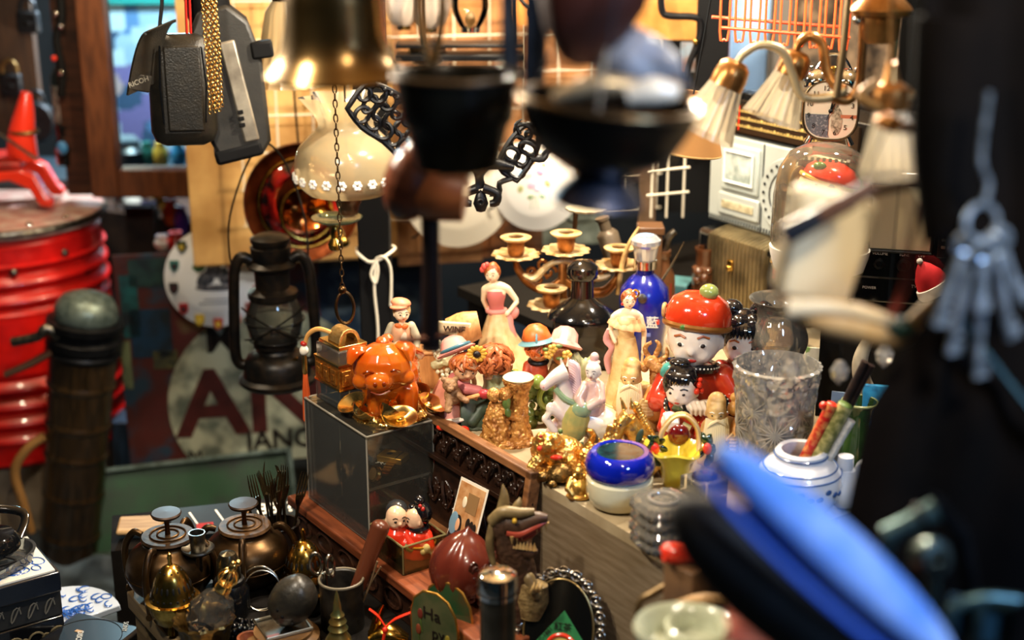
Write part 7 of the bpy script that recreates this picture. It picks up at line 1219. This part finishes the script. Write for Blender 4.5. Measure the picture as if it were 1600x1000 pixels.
# lacquer peach, dragon
T('carved_wooden_peach', 'dark red brown carved wooden peach with pointed tip', 'ornament', at(716, 932, CZ + .0085), r=(0, 8, 0))
PW = mat('lacquer_peach', '5d2419', .22, c2='43170f', sc=18, coat=.5); P('peach', MB().lathe([(v.x, v.z) for v in spline([(0, 0, 0), (30, 0, 2), (48, 0, 24), (52, 0, 48), (44, 0, 70), (26, 0, 88), (10, 0, 98), (0, 0, 108)], 5)], 56, mod=lambda a, i, z: 1 - .12 * math.exp(-((a - 4.25) / .16) ** 2) * (z < 100)), PW)
cv = MB(); rr = random.Random(3)
for i in range(64): a = math.radians(rr.uniform(-72, 40)); z = rr.uniform(10, 70); q = 50 - abs(z - 45) * .18; cv.torus((q * math.cos(a), q * math.sin(a), z), rr.uniform(4, 7), 2.2, (90, 0, math.degrees(a) + 90 + rr.uniform(-20, 20)), 12, 5)
P('relief_carving', cv, mat('relief_brown', '3d1a12', .3, coat=.4))
T('snarling_dinosaur_figure', 'brown toy dinosaur with open toothed jaws beside the wooden peach', 'figure', at(806, 968, CZ + .0085), 0)
DB = mat('dino_brown', '4f3626', .42, c2='33231a', sc=40, bump=.3, bsc=200); DL_ = mat('dino_tan', '7c6a46', .42, c2='5b4a30', sc=50)
P('body', MB().tube([(0, 10, 0), (4, 8, 30), (6, 2, 70), (-6, 0, 110), (-12, 0, 140)], [34, 34, 26, 26, 24], 20, 4).ell((-16, -2, 140), (24, 22, 24)), DB, rm=2.2, sm=2, disp=(3, 5)); P('upper_jaw', MB().tube([(-14, -6, 146), (8, -10, 146), (32, -14, 156), (48, -16, 158)], [20, 17, 12, 6], 16, 4, flat=.9), DB); P('lower_jaw', MB().tube([(-10, -6, 124), (8, -12, 112), (24, -16, 108), (30, -18, 114)], [14, 11, 9, 4], 14, 4), DB); P('mouth_lining', MB().tube([(-6, -12, 136), (14, -16, 134), (36, -16, 146)], [12, 10, 5], 12, 3), mat('mouth_red', '7a2a20', .3, coat=.4)); P('gum', MB().tube([(-14, -24, 140), (6, -26, 138), (30, -24, 148), (46, -18, 154)], [4, 4.5, 4, 3], 8, 3), mat('gum_red', '9a4030', .3, coat=.4))
for i in range(8): t = i / 7; P('tooth', MB().lathe([(4, 0), (0, -13)], 8, (-6 + t * 52, -27 + t * 9, 137 + t * 16)), IVORY)
for i in range(7): t = i / 6; P('tooth', MB().lathe([(4, 0), (0, 12)], 8, (-4 + t * 32, -22, 118 - t * 4)), IVORY)
P('horn', MB().tube([(-20, 0, 160), (-18, -2, 184), (-20, 0, 200)], [11, 7, 1], 10, 3), DL_); P('horn', MB().tube([(-2, -6, 162), (4, -8, 176), (6, -6, 184)], [9, 6, 1], 10, 3), DL_); P('brow_crest', MB().tube([(-36, -8, 150), (-20, -16, 166), (6, -18, 166), (28, -18, 168)], [9, 9, 8, 5], 12, 4), DL_); P('neck_frill', MB().tube([(-34, -6, 150), (-40, -12, 120), (-34, -16, 90)], [6, 7, 4], 10, 4), DL_); P('eye', MB().ell((-2, -26, 158), 4), mat('eye_amber', 'c9a23c', .1))
P('arm', MB().limb([(20, -18, 70), (32, -32, 52), (26, -40, 62)], [10, 8, 5]), DL_, rm=1.4)
for i in range(3): P('claw', MB().tube([(24 + i * 5, -40, 62), (26 + i * 6, -46, 70), (28 + i * 6, -44, 78)], [3, 2.4, .4], 7, 3), IVORY)
P('belly_plates', MB().lathe([(0, 0), (20, 4), (26, 30), (22, 54), (0, 60)], 28, (22, -14, 8), (0, 6, 0), sy=.8, mod=lambda a, i, z: 1), mat('belly_tan', '8a734a', .45, c2='5d4a2c', sc=100, bump=1, bsc=260))
# thermos, letter rack and bottom row
T('steel_thermos', 'narrow steel flask with shiny lid at bottom centre', 'flask', Vector((-.017, 1.5, BZ)), 0); P('flask', MB().lathe([(0, 0), (26, 0), (27, 4), (27, 232), (26, 236), (0, 236)], 36), mat('flask_steel', '6d6a62', .32, .9, c2='45423c', sc=12)); P('lid', MB().lathe([(27, 236), (30, 238), (30, 262), (28, 268), (22, 271), (0, 272)], 36), CHROME); P('lid_groove', MB().torus((0, 0, 246), 30, 1.2), DARK)
T('stained_glass_letter_rack', 'stained glass letter rack with gold edges and handwriting', 'rack', at(690, 1042, BZ), r=(0, 0, -34))
GEd = mat('gilt_edge', 'c99a4a', .3, .9); SG = mat('stained_panel', '57563a', .15, c2='3c4a2e', sc=30, coat=.7)
pan = [(-44, 0), (44, 0), (44, 48), (40, 66), (26, 84), (6, 92), (-20, 90), (-38, 76), (-44, 56)]
for y, mm_ in ((-16, SG), (22, mat('stained_back', '24452a', .15, c2='4a3320', sc=24, coat=.7))):
    q = P('glass_panel', MB().prism(pan, 3, (0, y, 24)), mm_); P('gilt_rim', MB().tube([(x, y, z + 24) for x, z in pan], 2, 8, closed=True), GEd, q)
P('tray', MB().box((0, 3, 18), (92, 48, 16)), GEd, bev=2); P('pedestal', MB().box((0, 3, 5), (80, 40, 10)), WOODD); TX('lettering', 'Ha', 30, (-4, -18.5, 84), MATS['dark_paint'], ex=.3); TX('lettering', 'py', 26, (8, -18.5, 58), MATS['dark_paint'], ex=.3)
for x, z, c in ((-26, 80, '6b2a20'), (-30, 56, '7a3a24'), (26, 54, '8a7a2c')): P('painted_flower', MB().ell((x, -18, z), (5, 1.5, 8)), CU(c)); P('painted_stem', MB().tube([(x, -18, z - 6), (x + 3, -18, z - 26)], 1, 6), GREEN)
T('red_ribbon_brass_brush', 'brass whisk tied with red ribbon at the bottom', 'brush', at(606, 1012, BZ), 0); P('brass_head', MB().tube([(-26, 0, 14), (0, 0, 22), (30, 0, 12)], [16, 20, 12], 14, 3, flat=.7), BRASS, disp=(3, 4)); P('handle_leaf', MB().tube([(-20, 0, 24), (-12, -6, 52), (-4, -4, 66)], [14, 10, 3], 10, 3, flat=.3), BRASS); P('red_ribbon', MB().tube([(0, -12, 34), (-12, -14, 54), (-26, -12, 64)], [3, 4, 4], 8, 4, flat=.5), RED); P('red_ribbon', MB().tube([(-2, -12, 36), (14, -14, 50), (42, -12, 60)], [3, 4, 4], 8, 4, flat=.5), RED); P('ribbon_knot', MB().ell((-2, -15, 34), 5).tube([(-2, -16, 32), (-6, -18, 14), (-2, -18, 4)], 3, 8, 3), RED)
T('brass_stupa', 'small pointed brass stupa finial at the bottom edge', 'stupa', at(530, 1024, BZ), 0); P('spire', MB().lathe([(0, 0), (22, 0), (23, 10), (20, 26), (14, 34), (13, 38), (16, 41), (13, 45), (12, 48), (14, 51), (11, 55), (10, 58), (11, 61), (7, 66), (6, 76), (3, 90), (0, 98)], 28), mat('stupa_brass', 'b08d4a', .3, .9, c2='7d8a5c', sc=50))
T('scissors_cup', 'black pot with worn rim holding scissors and a wooden stick', 'pot', at(536, 980, BZ), 0); P('pot', MB().lathe([(0, 0), (32, 0), (34, 4), (34, 66), (36, 72), (34, 75), (30, 72), (29, 12), (0, 8)], 40), mat('pot_black', '131110', .45, c2='2a2620', sc=40, bump=.3)); P('worn_rim', MB().torus((0, 0, 73), 34, 2.2, n=36), mat('rim_worn', '6f6654', .45)); cupo = CUR[0].location.copy(); kq = K[0]
T('steel_scissors', 'scissors with steel finger rings standing in the black pot', 'scissors', cupo + Vector((-.014, -.008, .012)), r=(0, -6, 12)); P('blade', MB().tube([(-4, 0, 0), (2, 0, 76)], [1.4, 4], 8, flat=.4), STEEL); P('blade', MB().tube([(4, 0, 0), (-2, 0, 76)], [1.4, 4], 8, flat=.4), STEEL); P('finger_ring', MB().torus((-10, 0, 92), 9, 2.8, (90, 0, 10), sy=1.7), STEEL); P('finger_ring', MB().torus((11, -3, 86), 9, 2.8, (90, 0, 50), sy=1.7), STEEL)
solo('wooden_pestle', 'thick red brown wooden stick leaning in the black pot', 'pestle', cupo + Vector((.004, 0, .012)), MB().tube([(0, 0, 0), (0, 0, 60), (0, 0, 138)], [11, 12, 15], 16, 3).ell((0, 0, 138), (15, 15, 10)), mat('pestle_brown', '572c1b', .3, coat=.3), r=(-10, 21, 0))
solo('wire_twig', 'thin dark twig sticking out of the black pot', 'twig', cupo + Vector((.018, -.004, .012)), MB().tube([(0, 0, 0), (2, 0, 60), (0, 0, 96)], 1.6, 7).tube([(2, 0, 60), (8, 0, 90)], 1.3, 7), mat('twig', '5d4a34', .6), r=(0, 20, 0))
T('black_stone_egg', 'large pitted black stone egg lying on a metal tray', 'stone', at(444, 1006, BZ) + Vector((0, 0, .033)), r=(0, 22, 0)); P('egg', MB().lathe([(v.x, v.z) for v in spline([(0, 0, -36), (22, 0, -30), (34, 0, -8), (34, 0, 12), (24, 0, 32), (0, 0, 42)], 6)], 40, (0, 0, 36), (0, 30, 0), sy=.94), mat('stone_black', '1c1a16', .36, c2='2c2820', sc=60, bump=.3, bsc=160))
for x, z in ((-16, 22), (-6, 16), (4, 24), (12, 10)): P('pit', MB().ell((x, -32 + abs(x) * .25, z + 8), (2.6, 1.6, 2.6)), BLACK)
T('metal_tray', 'square pale metal tray under the black stone egg', 'tray', at(444, 1006, BZ) + Vector((0, 0, .0245)), r=(0, 0, 28)); P('tray', MB().box((0, 0, 2), (72, 64, 4)), PEWTER, bev=1); P('tray_rim', MB().tube([(-36, -32, 6), (36, -32, 6), (36, 32, 6), (-36, 32, 6)], 2.4, 7, closed=True), mat('tray_pale', 'b3aa94', .3, .7)); P('corner_stain', MB().box((-24, -24, 4.4), (20, 12, .6)), CU('8a5040'))
T('round_wooden_stand', 'round brown turned wood stand under the metal tray', 'stand', at(444, 1006, BZ + .003), 0); P('stand', MB().lathe([(0, 0), (48, 0), (56, 4), (56, 14), (46, 18), (46, 23), (0, 24)], 44), mat('stand_brown', '6d4e2c', .35, c2='4a3219', sc=20, coat=.3))
T('brass_rim_bowl', 'dark bowl with brass rim beneath the pierced dome', 'bowl', at(478, 952, BZ), 0); P('bowl', MB().lathe([(0, 0), (26, 0), (38, 10), (42, 30), (43, 34), (39, 34), (34, 12), (0, 6)], 44), mat('bowl_black', '151210', .3)); P('rim', MB().lathe([(38, 32), (45, 32), (46, 36), (38, 37)], 44, close=True), BRASS)
def dome(z, r_, parent_m=BRASS):
    P('pierced_dome', MB().lathe([(v.x, v.z) for v in spline([(r_ * 1.0, 0, 0), (r_ * .92, 0, 6), (r_ * .82, 0, 18), (r_ * .6, 0, 36), (r_ * .25, 0, 48), (0, 0, 50)], 4)], 44, (0, 0, z)), parent_m); m = MB()
    for k in range(20): a = k * PI / 10; m.ell((r_ * .775 * math.cos(a), r_ * .775 * math.sin(a), z + 21), (1.3, 2.2, 5.4), (0, -18, math.degrees(a)), n=8); m.ell((r_ * .905 * math.cos(a + .15), r_ * .905 * math.sin(a + .15), z + 7), (1.2, 2.2, 2.2), (0, 0, math.degrees(a + .15)), n=8)
    for k in range(10): a = k * PI / 5; m.ell((r_ * .44 * math.cos(a), r_ * .44 * math.sin(a), z + 42), (2, 2, 1.2), n=8)
    P('pierced_holes', m, BLACK); P('finial', MB().lathe([(0, 46), (4, 48), (3, 56), (4, 60), (3, 66), (0, 68)], 14, (0, 0, z)), parent_m)
T('pierced_brass_dome', 'pierced brass dome cover with short finial behind the black egg', 'cover', at(478, 922, BZ), 0); P('stand_cup', MB().lathe([(0, 0), (30, 0), (22, 8), (24, 24), (0, 26)], 30), BRONZE); P('flared_skirt', MB().lathe([(34, 28), (38, 24), (40, 24), (35, 32)], 44, close=True), BRASS); dome(26, 36)
T('brass_censer', 'brass incense burner with pierced dome lid at lower left', 'censer', at(274, 984, BZ), 0); P('bowl', MB().lathe([(0, 8), (18, 9), (32, 20), (37, 36), (36, 46), (0, 46)], 44), BRASS); P('lid_flange', MB().lathe([(34, 44), (42, 45), (42, 49), (34, 50)], 44, close=True), BRASS); dome(48, 37)
for a in (-90, 30, 150): q = math.radians(a); P('foot', MB().tube([(22 * math.cos(q), 22 * math.sin(q), 14), (27 * math.cos(q), 27 * math.sin(q), 4)], [5, 6], 10), BRASS)
T('scalloped_brass_bowl', 'low scalloped brass bowl holding a crowned glass bottle', 'bowl', at(322, 1012, BZ), 0); P('bowl', MB().lathe([(0, 0), (30, 0), (36, 6), (40, 34), (48, 44), (46, 47), (37, 38), (32, 10), (0, 6)], 64, mod=lambda a, i, z: 1 + (.04 * math.sin(16 * a) if 3 <= i <= 6 else 0)), mat('bowl_brass_dark', '8a6c3a', .3, .9, c2='55401f', sc=70)); sb = CUR[0].location.copy()
T('crowned_glass_bottle', 'faceted clear glass bottle with gold crown stopper', 'bottle', sb + Vector((-.004, 0, .024)), r=(0, 26, 0)); P('glass', MB().lathe([(0, 0), (24, 2), (36, 18), (37, 38), (26, 58), (12, 68), (11, 74), (0, 74)], 12), thin('bottle_glass', 'f0eee6', .02, 1.7, .05, 'e6e2d6'), ang=10); P('collar', MB().lathe([(12, 70), (14, 74), (12, 82), (0, 84)], 20), GOLDP); cr = MB()
for k in range(8): a = k * PI / 4; cr.tube([(10 * math.cos(a), 10 * math.sin(a), 82), (15 * math.cos(a), 15 * math.sin(a), 92), (9 * math.cos(a), 9 * math.sin(a), 102), (0, 0, 106)], 2, 7, 4)
P('crown_stopper', cr.ell((0, 0, 108), (7, 7, 9)).ell((4, 0, 118), 5).ell((-3, -2, 115), 4), GOLDP)
# kettles
KB = mat('kettle_bronze', '4d3820', .34, .85, c2='2a1d10', sc=20); KR = mat('kettle_rust', '47331f', .5, .6, c2='281c13', sc=110, bump=.4)
def brazier(label, px, py, s, lidm, rz):
    T('bronze_brazier', label, 'brazier', at(px, py, BZ), rz, 'bronze braziers on the bench'); K[0] *= s
    P('pot', MB().lathe([(v.x, v.z) for v in spline([(0, 0, 8), (44, 0, 10), (68, 0, 26), (75, 0, 50), (66, 0, 74), (46, 0, 88), (44, 0, 94)], 4)] + [(0, 94)], 52), KB); P('belt', MB().torus((0, 0, 44), 74.5, 2, n=52), KB)
    for a in (-104, -15, 75, 165): q = math.radians(a); c, s_ = math.cos(q), math.sin(q); P('strap_leg', MB().tube([(50 * c, 50 * s_, 96), (66 * c, 66 * s_, 98), (84 * c, 84 * s_, 74), (86 * c, 86 * s_, 40), (80 * c, 80 * s_, 6), (88 * c, 88 * s_, 3)], [5, 6, 6, 6, 6, 5], 10, 5), KB)
    P('lid', MB().lathe([(0, 94), (42, 94), (46, 98), (44, 102), (0, 103)], 44), lidm); P('lid_stem', MB().lathe([(5, 102), (4, 112), (5, 134), (0, 134)], 16), BRONZE); P('lid_plate', MB().lathe([(0, 132), (24, 133), (26, 137), (24, 139), (0, 140)], 36), mat('plate_brown', '33241a', .45, .6)); P('vent_pattern', MB().torus((0, 0, 103), 30, 1.6).torus((0, 0, 103), 18, 1.6), BRONZE)
brazier('bronze brazier with dark patterned lid, on the left behind brass censer', 270, 930, .9, KR, 0); brazier('bronze brazier with rusty brown lid, before the cutlery holder', 388, 912, .88, mat('lid_rust', '5e4226', .5, .4, c2='382513', sc=90, bump=.4), 20)
T('pewter_candlestick', 'grey pewter candlestick with saucer between the two braziers', 'candlestick', at(316, 946, BZ), 0); P('base', MB().lathe([(0, 0), (26, 0), (24, 6), (8, 12), (0, 12)], 30), PEWTER); P('stem', MB().lathe([(7, 10), (5, 30), (5, 74), (8, 82), (0, 84)], 18), PEWTER); P('saucer', MB().lathe([(0, 80), (18, 80), (26, 86), (25, 88), (16, 84), (0, 84)], 40), PEWTER); P('candle_cup', MB().lathe([(0, 84), (11, 84), (13, 110), (11, 110), (9, 90), (0, 88)], 30), PEWTER)
T('dark_stoppered_bottle', 'small dark bottle with rounded metal cap beside the crowned glass bottle', 'bottle', at(362, 962, BZ), 0); P('bottle', MB().lathe([(0, 0), (26, 0), (30, 10), (30, 40), (22, 52), (0, 54)], 30), BLACKG); P('collar', MB().torus((0, 0, 53), 19, 5), DARK); P('cap', MB().lathe([(18, 54), (19, 60), (18, 84), (12, 94), (0, 97)], 30), mat('cap_pewter_dark', '57503f', .25, .9, c2='2c2820', sc=40))
T('bracelet_wires', 'pair of thin silver bangles hooked near the dark bottle', 'bangle', at(408, 950, BZ), 0); P('wire', MB().torus((0, 0, 30), 30, 1.6, (70, 20, 0)), STEEL); P('wire', MB().torus((4, -4, 28), 28, 1.6, (64, 26, 0)), STEEL)
T('beaded_black_necklace', 'heap of black beads at the bottom edge below the glass bottle', 'necklace', at(378, 1000, BZ), 0); m = MB(); rr = random.Random(8)
for i in range(60): m.ell((rr.uniform(-20, 20), rr.uniform(-16, 16), 4 + rr.uniform(0, 22)), 4.2, n=8)
P('beads', m, BLACKG)
solo('small_wooden_bowl', 'little brown wooden bowl at the bottom left of the egg stand', 'bowl', at(392, 1022, BZ), MB().lathe([(0, 0), (14, 0), (20, 14), (20, 26), (16, 26), (12, 8), (0, 6)], 28), WOODR)
T('cutlery_holder', 'dark cylindrical holder for a bunch of old forks', 'holder', at(438, 868, BZ), 0); P('holder', MB().lathe([(0, 0), (30, 0), (31, 48), (33, 50), (29, 50), (28, 6), (0, 4)], 32), mat('holder_dark', '1a110e', .4)); ch_ = CUR[0].location.copy()
T('old_fork', 'tarnished old fork standing tines up in the dark cutlery holder', 'fork', ch_ + Vector((-.012, -.004, .006)), r=(4, -10, 0), group='old forks in the holder'); FKm = mat('fork_tarnish', '55472f', .35, .8, c2='2e261a', sc=60)
P('handle', MB().tube([(0, 0, 0), (0, 0, 40), (0, -2, 74)], [4, 2.6, 3], 8, 3, flat=.5), FKm); P('tine_root', MB().tube([(0, -2, 72), (0, -4, 84), (0, -4, 92)], [3, 8, 9], 10, 3, flat=.3), FKm)
for x in (-6, -2, 2, 6): P('tine', MB().tube([(x, -4, 90), (x, -2, 108), (x * .9, 2, 124)], [1.5, 1.4, .5], 6, 3), FKm)
fk = CUR[0]
for i in range(8): a = i * 2.1; dup(fk, ch_ + Vector((.014 * math.cos(a), .010 * math.sin(a), .006 + .004 * (i % 3))), 'tarnished old fork standing tines up in the dark cutlery holder', r=(6 * math.sin(a), 13 * math.cos(a), 40 * i))
# book, board, behind the kettles
cr_ = at(330, 838, .5); solo('dark_crate', 'dark wooden crate behind the braziers carrying a black book', 'crate', (cr_.x, cr_.y + .06, .25), MB().box((0, 0, 0), (.36, .14, .496)), mat('bench_dark', '0d0a08'), k=1, rz=14)
T('black_game_box', 'black box lid with white numerals behind the braziers', 'box', (cr_.x + .03, cr_.y + .045, .5), r=(14, 0, 14)); P('lid', MB().box((10, 0, 8), (210, 70, 14)), mat('game_black', '11161b', .4, c2='1d2a30', sc=12), bev=1); TX('lettering', '83 ?', 36, (66, 8, 15.4), WHITEP, r=(0, 0, 0), bold=1, ex=.4); TX('lettering', 'II Q', 26, (64, -18, 15.4), WHITEP, r=(0, 0, 0), ex=.4)
for x in (-60, -20, 18): P('line_print', MB().box((x, 4, 15.2), (3, 34, .6), (0, 0, 20)), WHITEP)
P('red_print', MB().box((-44, -16, 15.2), (26, 14, .6)), REDD)
T('pale_wooden_board', 'pale rounded wooden board sticking out behind left brazier', 'board', (cr_.x - .11, cr_.y + .01, .503), r=(8, 0, 6)); P('board', MB().box((-10, 0, 12), (70, 46, 8)), WOODL, bev=4)
# stack at lower left
ck_ = at(94, 893, .556)
def stk(name, label, z0, h, m, x=(-.15, 0), y=(-.24, 0), **kw):
    o = ck_ + EU * (x[0] + x[1]) / 2 + EN * (y[0] + y[1]) / 2; o.z = z0; T(name, label, 'box', o, EANG, k=1); b_ = P('box_body', MB().box((0, 0, h / 2), (x[1] - x[0], y[1] - y[0], h)), m, bev=.003); return (x[1] - x[0]) / 2, (y[1] - y[0]) / 2
a, b = stk('carved_black_box', 'black box with carved floral panel at the bottom of stack', .422, .056, BLACKG, (-.14, -.006))
m = MB()
for i in range(7): m.torus((a + .001, -b + .03 + i * .033, .028), .012, .0016, (0, 90, 0), 16, 5); m.torus((a + .001, -b + .045 + i * .033, .028), .006, .0014, (0, 90, 0), 12, 5)
CG_ = mat('carved_gold_grey', '6d6248', .4, .4); P('floral_carving', m, CG_)
a, b = stk('relief_box', 'grey relief patterned box in the middle of the stack', .478, .044, mat('relief_dark', '1a1a19', .5), (-.138, -.008)); m = MB()
for i in range(9): m.tube([(a + .001, -b + .012 + i * .026 + .008 * math.cos(t), .022 + .012 * math.sin(t * 1.3)) for t in [k * .6 for k in range(11)]], .0014, 6)
P('floral_carving', m, mat('relief_grey', '57544c', .5))
a, b = stk('tile_topped_box', 'black edged box with blue and white tile top', .522, .034, mat('box_deep_blue', '0c1018', .2, coat=.5)); P('tile', MB().box((0, 0, .035), (2 * a - .012, 2 * b - .012, .003)), mat('tile_white', 'd6d3c8', .15, coat=.5)); m = MB(); rr = random.Random(2)
for i in range(12): x, y = rr.uniform(.0, .05), rr.uniform(-.06, .1); m.torus((x, y, .0368), rr.uniform(.006, .012), .0013, (0, 0, rr.uniform(0, 90)), 14, 4, sx=1.4)
P('blue_pattern', m, mat('tile_blue', '31589a', .2, coat=.5))
tp = ck_ + EU * -.07 + EN * -.11
T('clear_glass_dish', 'clear glass dish lying on the tile topped box', 'dish', (tp.x, tp.y, .5595), EANG, k=1); P('dish', MB().lathe([(0, 0), (.05, 0), (.056, .004), (.06, .022), (.057, .022), (.05, .006), (0, .004)], 40, sy=1.6), thin('dish_glass', 'd8dcdc', .03, 1.6, .12, 'c9cdd0'), bev=.0006)
T('black_headphones', 'glossy black headphones with cable on the glass dish', 'headphones', (tp.x, tp.y, .582), EANG, k=1); P('ear_cup', MB().lathe([(0, 0), (.034, 0), (.042, .008), (.042, .02), (.034, .03), (0, .034)], 36, (.006, .03, .004)), BLACKG); P('ear_cup', MB().lathe([(0, 0), (.034, 0), (.042, .008), (.042, .02), (.034, .03), (0, .034)], 36, (-.01, -.05, .004)), BLACKG); P('headband', MB().tube([(.006, .07, .016), (-.03, .09, .04), (-.06, .02, .05), (-.05, -.07, .04), (-.01, -.09, .016)], .007, 10, 5, flat=.5), BLACKG); P('cable', MB().tube([(.04, .03, .012), (.056, .05, .004), (.05, .0, .002), (.04, -.04, .006)], .002, 7, 5), BLACK)
solo('black_plug_adapter', 'small black plug adapter standing behind the headphones', 'adapter', (tp.x - .02, tp.y + .09, .56), MB().box((0, 0, 14), (26, 20, 28)).tube([(-6, 0, 28), (-2, 0, 46)], 6, 10).tube([(5, 0, 26), (6, 0, 38)], 2, 8), BLACK)
T('blue_fan_dish', 'blue and white fan shaped porcelain dish beside the stack', 'dish', at(118, 972, .424), r=(0, 0, EANG + 34), k=1); fan = [(0, -.05)] + [(.105 * math.sin(a), -.05 + .105 * math.cos(a)) for a in [math.radians(-42 + i * 7) for i in range(13)]]
P('dish', MB().prism(fan, .012, (0, 0, .02), (-78, 0, 0)), mat('fan_white', 'b9c6d8', .15, coat=.6), bev=.002); m = MB(); rr = random.Random(6)
for i in range(30): a = math.radians(rr.uniform(-36, 36)); q = rr.uniform(.03, .096); x, y = q * math.sin(a), -.05 + q * math.cos(a); m.torus((x, y, .0268 + y * .2), .006, .0014, (12, 0, rr.uniform(0, 180)), 12, 4, sx=1.5)
P('blue_pattern', m, mat('fan_blue', '2f5fae', .2, coat=.5))
dc = at(168, 985, .462); T('portable_disc_player', 'black portable disc player with small white lettering at bottom left', 'player', (dc.x - .03, dc.y - .02, .424), -22, k=1); P('body', MB().box((0, 0, .019), (.13, .13, .036)), mat('player_black', '0e0e0f', .3, coat=.3), bev=.008); TX('lettering', 'SONY', .011, (.038, .05, .0376), mat('print_grey', 'a9a79f', .4), r=(0, 0, -60), ex=.0003); TX('lettering', 'DISCMAN', .012, (-.004, -.01, .0376), MATS['print_grey'], r=(0, 0, -60), ex=.0003, bold=.0003); P('logo_print', MB().box((-.02, .012, .0375), (.012, .006, .0006)), mat('logo_tan', 'b08a58', .4)); P('lid_line', MB().torus((0, 0, .0372), .056, .0006, n=48), DARK)
# oval mirror tray
T('oval_silver_tray', 'oval tray in ornate silver frame leaning on the side board', 'tray', edge(.478, -.085, BZ + .003), r=(-22, 0, EANG + 40), k=1)
P('mirror_face', MB().lathe([(0, 0), (.05, 0), (.05, .004), (0, .004)], 48, (0, .0, .082), (90, 0, 0), sy=1.45), mat('tray_black', '0b0b0a', .12, coat=.6)); of = MB(); rr = random.Random(12)
for i in range(64): a = 2 * PI * i / 64; of.ell((.056 * math.cos(a), -.003, .082 + .078 * math.sin(a)), (.004 + .002 * (i % 3), .004, .0045), n=8); 
for i in range(20): a = 2 * PI * i / 20; of.torus((.056 * math.cos(a), -.005, .082 + .078 * math.sin(a)), .0065, .0016, (90, 0, 0), 12, 5)
P('ornate_rim', of, mat('rim_silver', '9a948a', .25, 1)); P('inner_ring', MB().torus((0, -.005, .082), .047, .0016, (90, 0, 0), 48, sy=1.45), mat('ring_old_gold', '8a744a', .3, .8)); P('green_label', MB().prism([(-.036, .0), (0, .046), (.036, .0), (0, -.046)], .001, (.006, -.006, .064)), mat('label_green', '2f7a46', .4, c2='256339', sc=40)); P('red_ring', MB().torus((.006, -.007, .058), .020, .003, (90, 0, 0)), RED); P('yellow_disc', MB().lathe([(0, 0), (.018, 0), (0, .001)], 30, (.006, -.0068, .058), (90, 0, 0)), mat('disc_yellow', 'c9a95a', .4)); TX('lettering', '紅茶', .012, (.006, -.008, .088), MATS['dark_paint'], ex=.0002); TX('lettering', 'C-1881', .008, (-.016, -.008, .076), MATS['dark_paint'], r=(90, -52, 0), ex=.0002); P('face_print', MB().ell((.006, -.008, .058), (.008, .0006, .011)), CU('8a5a34'))
solo('brown_scalloped_pan', 'scalloped bronze pan edge at the bottom beneath the silver tray', 'pan', at(868, 1010, BZ) + Vector((0, 0, .002)), MB().lathe([(0, 0), (26, 0), (34, 8), (36, 12), (30, 12), (24, 5), (0, 4)], 60, mod=lambda a, i, z: 1 + (.06 * math.sin(16 * a) if i in (2, 3, 4) else 0)), mat('pan_bronze', 'a07a3c', .3, .9))
# ---------------------------------------------------------------- lettering to plain meshes
bpy.context.view_layer.update()
dg = bpy.context.evaluated_depsgraph_get()
for o in [x for x in SC.objects if x.type == 'FONT']:
    me = bpy.data.meshes.new_from_object(o.evaluated_get(dg)); n = bpy.data.objects.new(o.name, me); nm_ = o.name; par = o.parent
    COL.objects.link(n); n.parent = par; n.location = o.location; n.rotation_euler = o.rotation_euler; n.scale = o.scale
    bpy.data.objects.remove(o); n.name = nm_
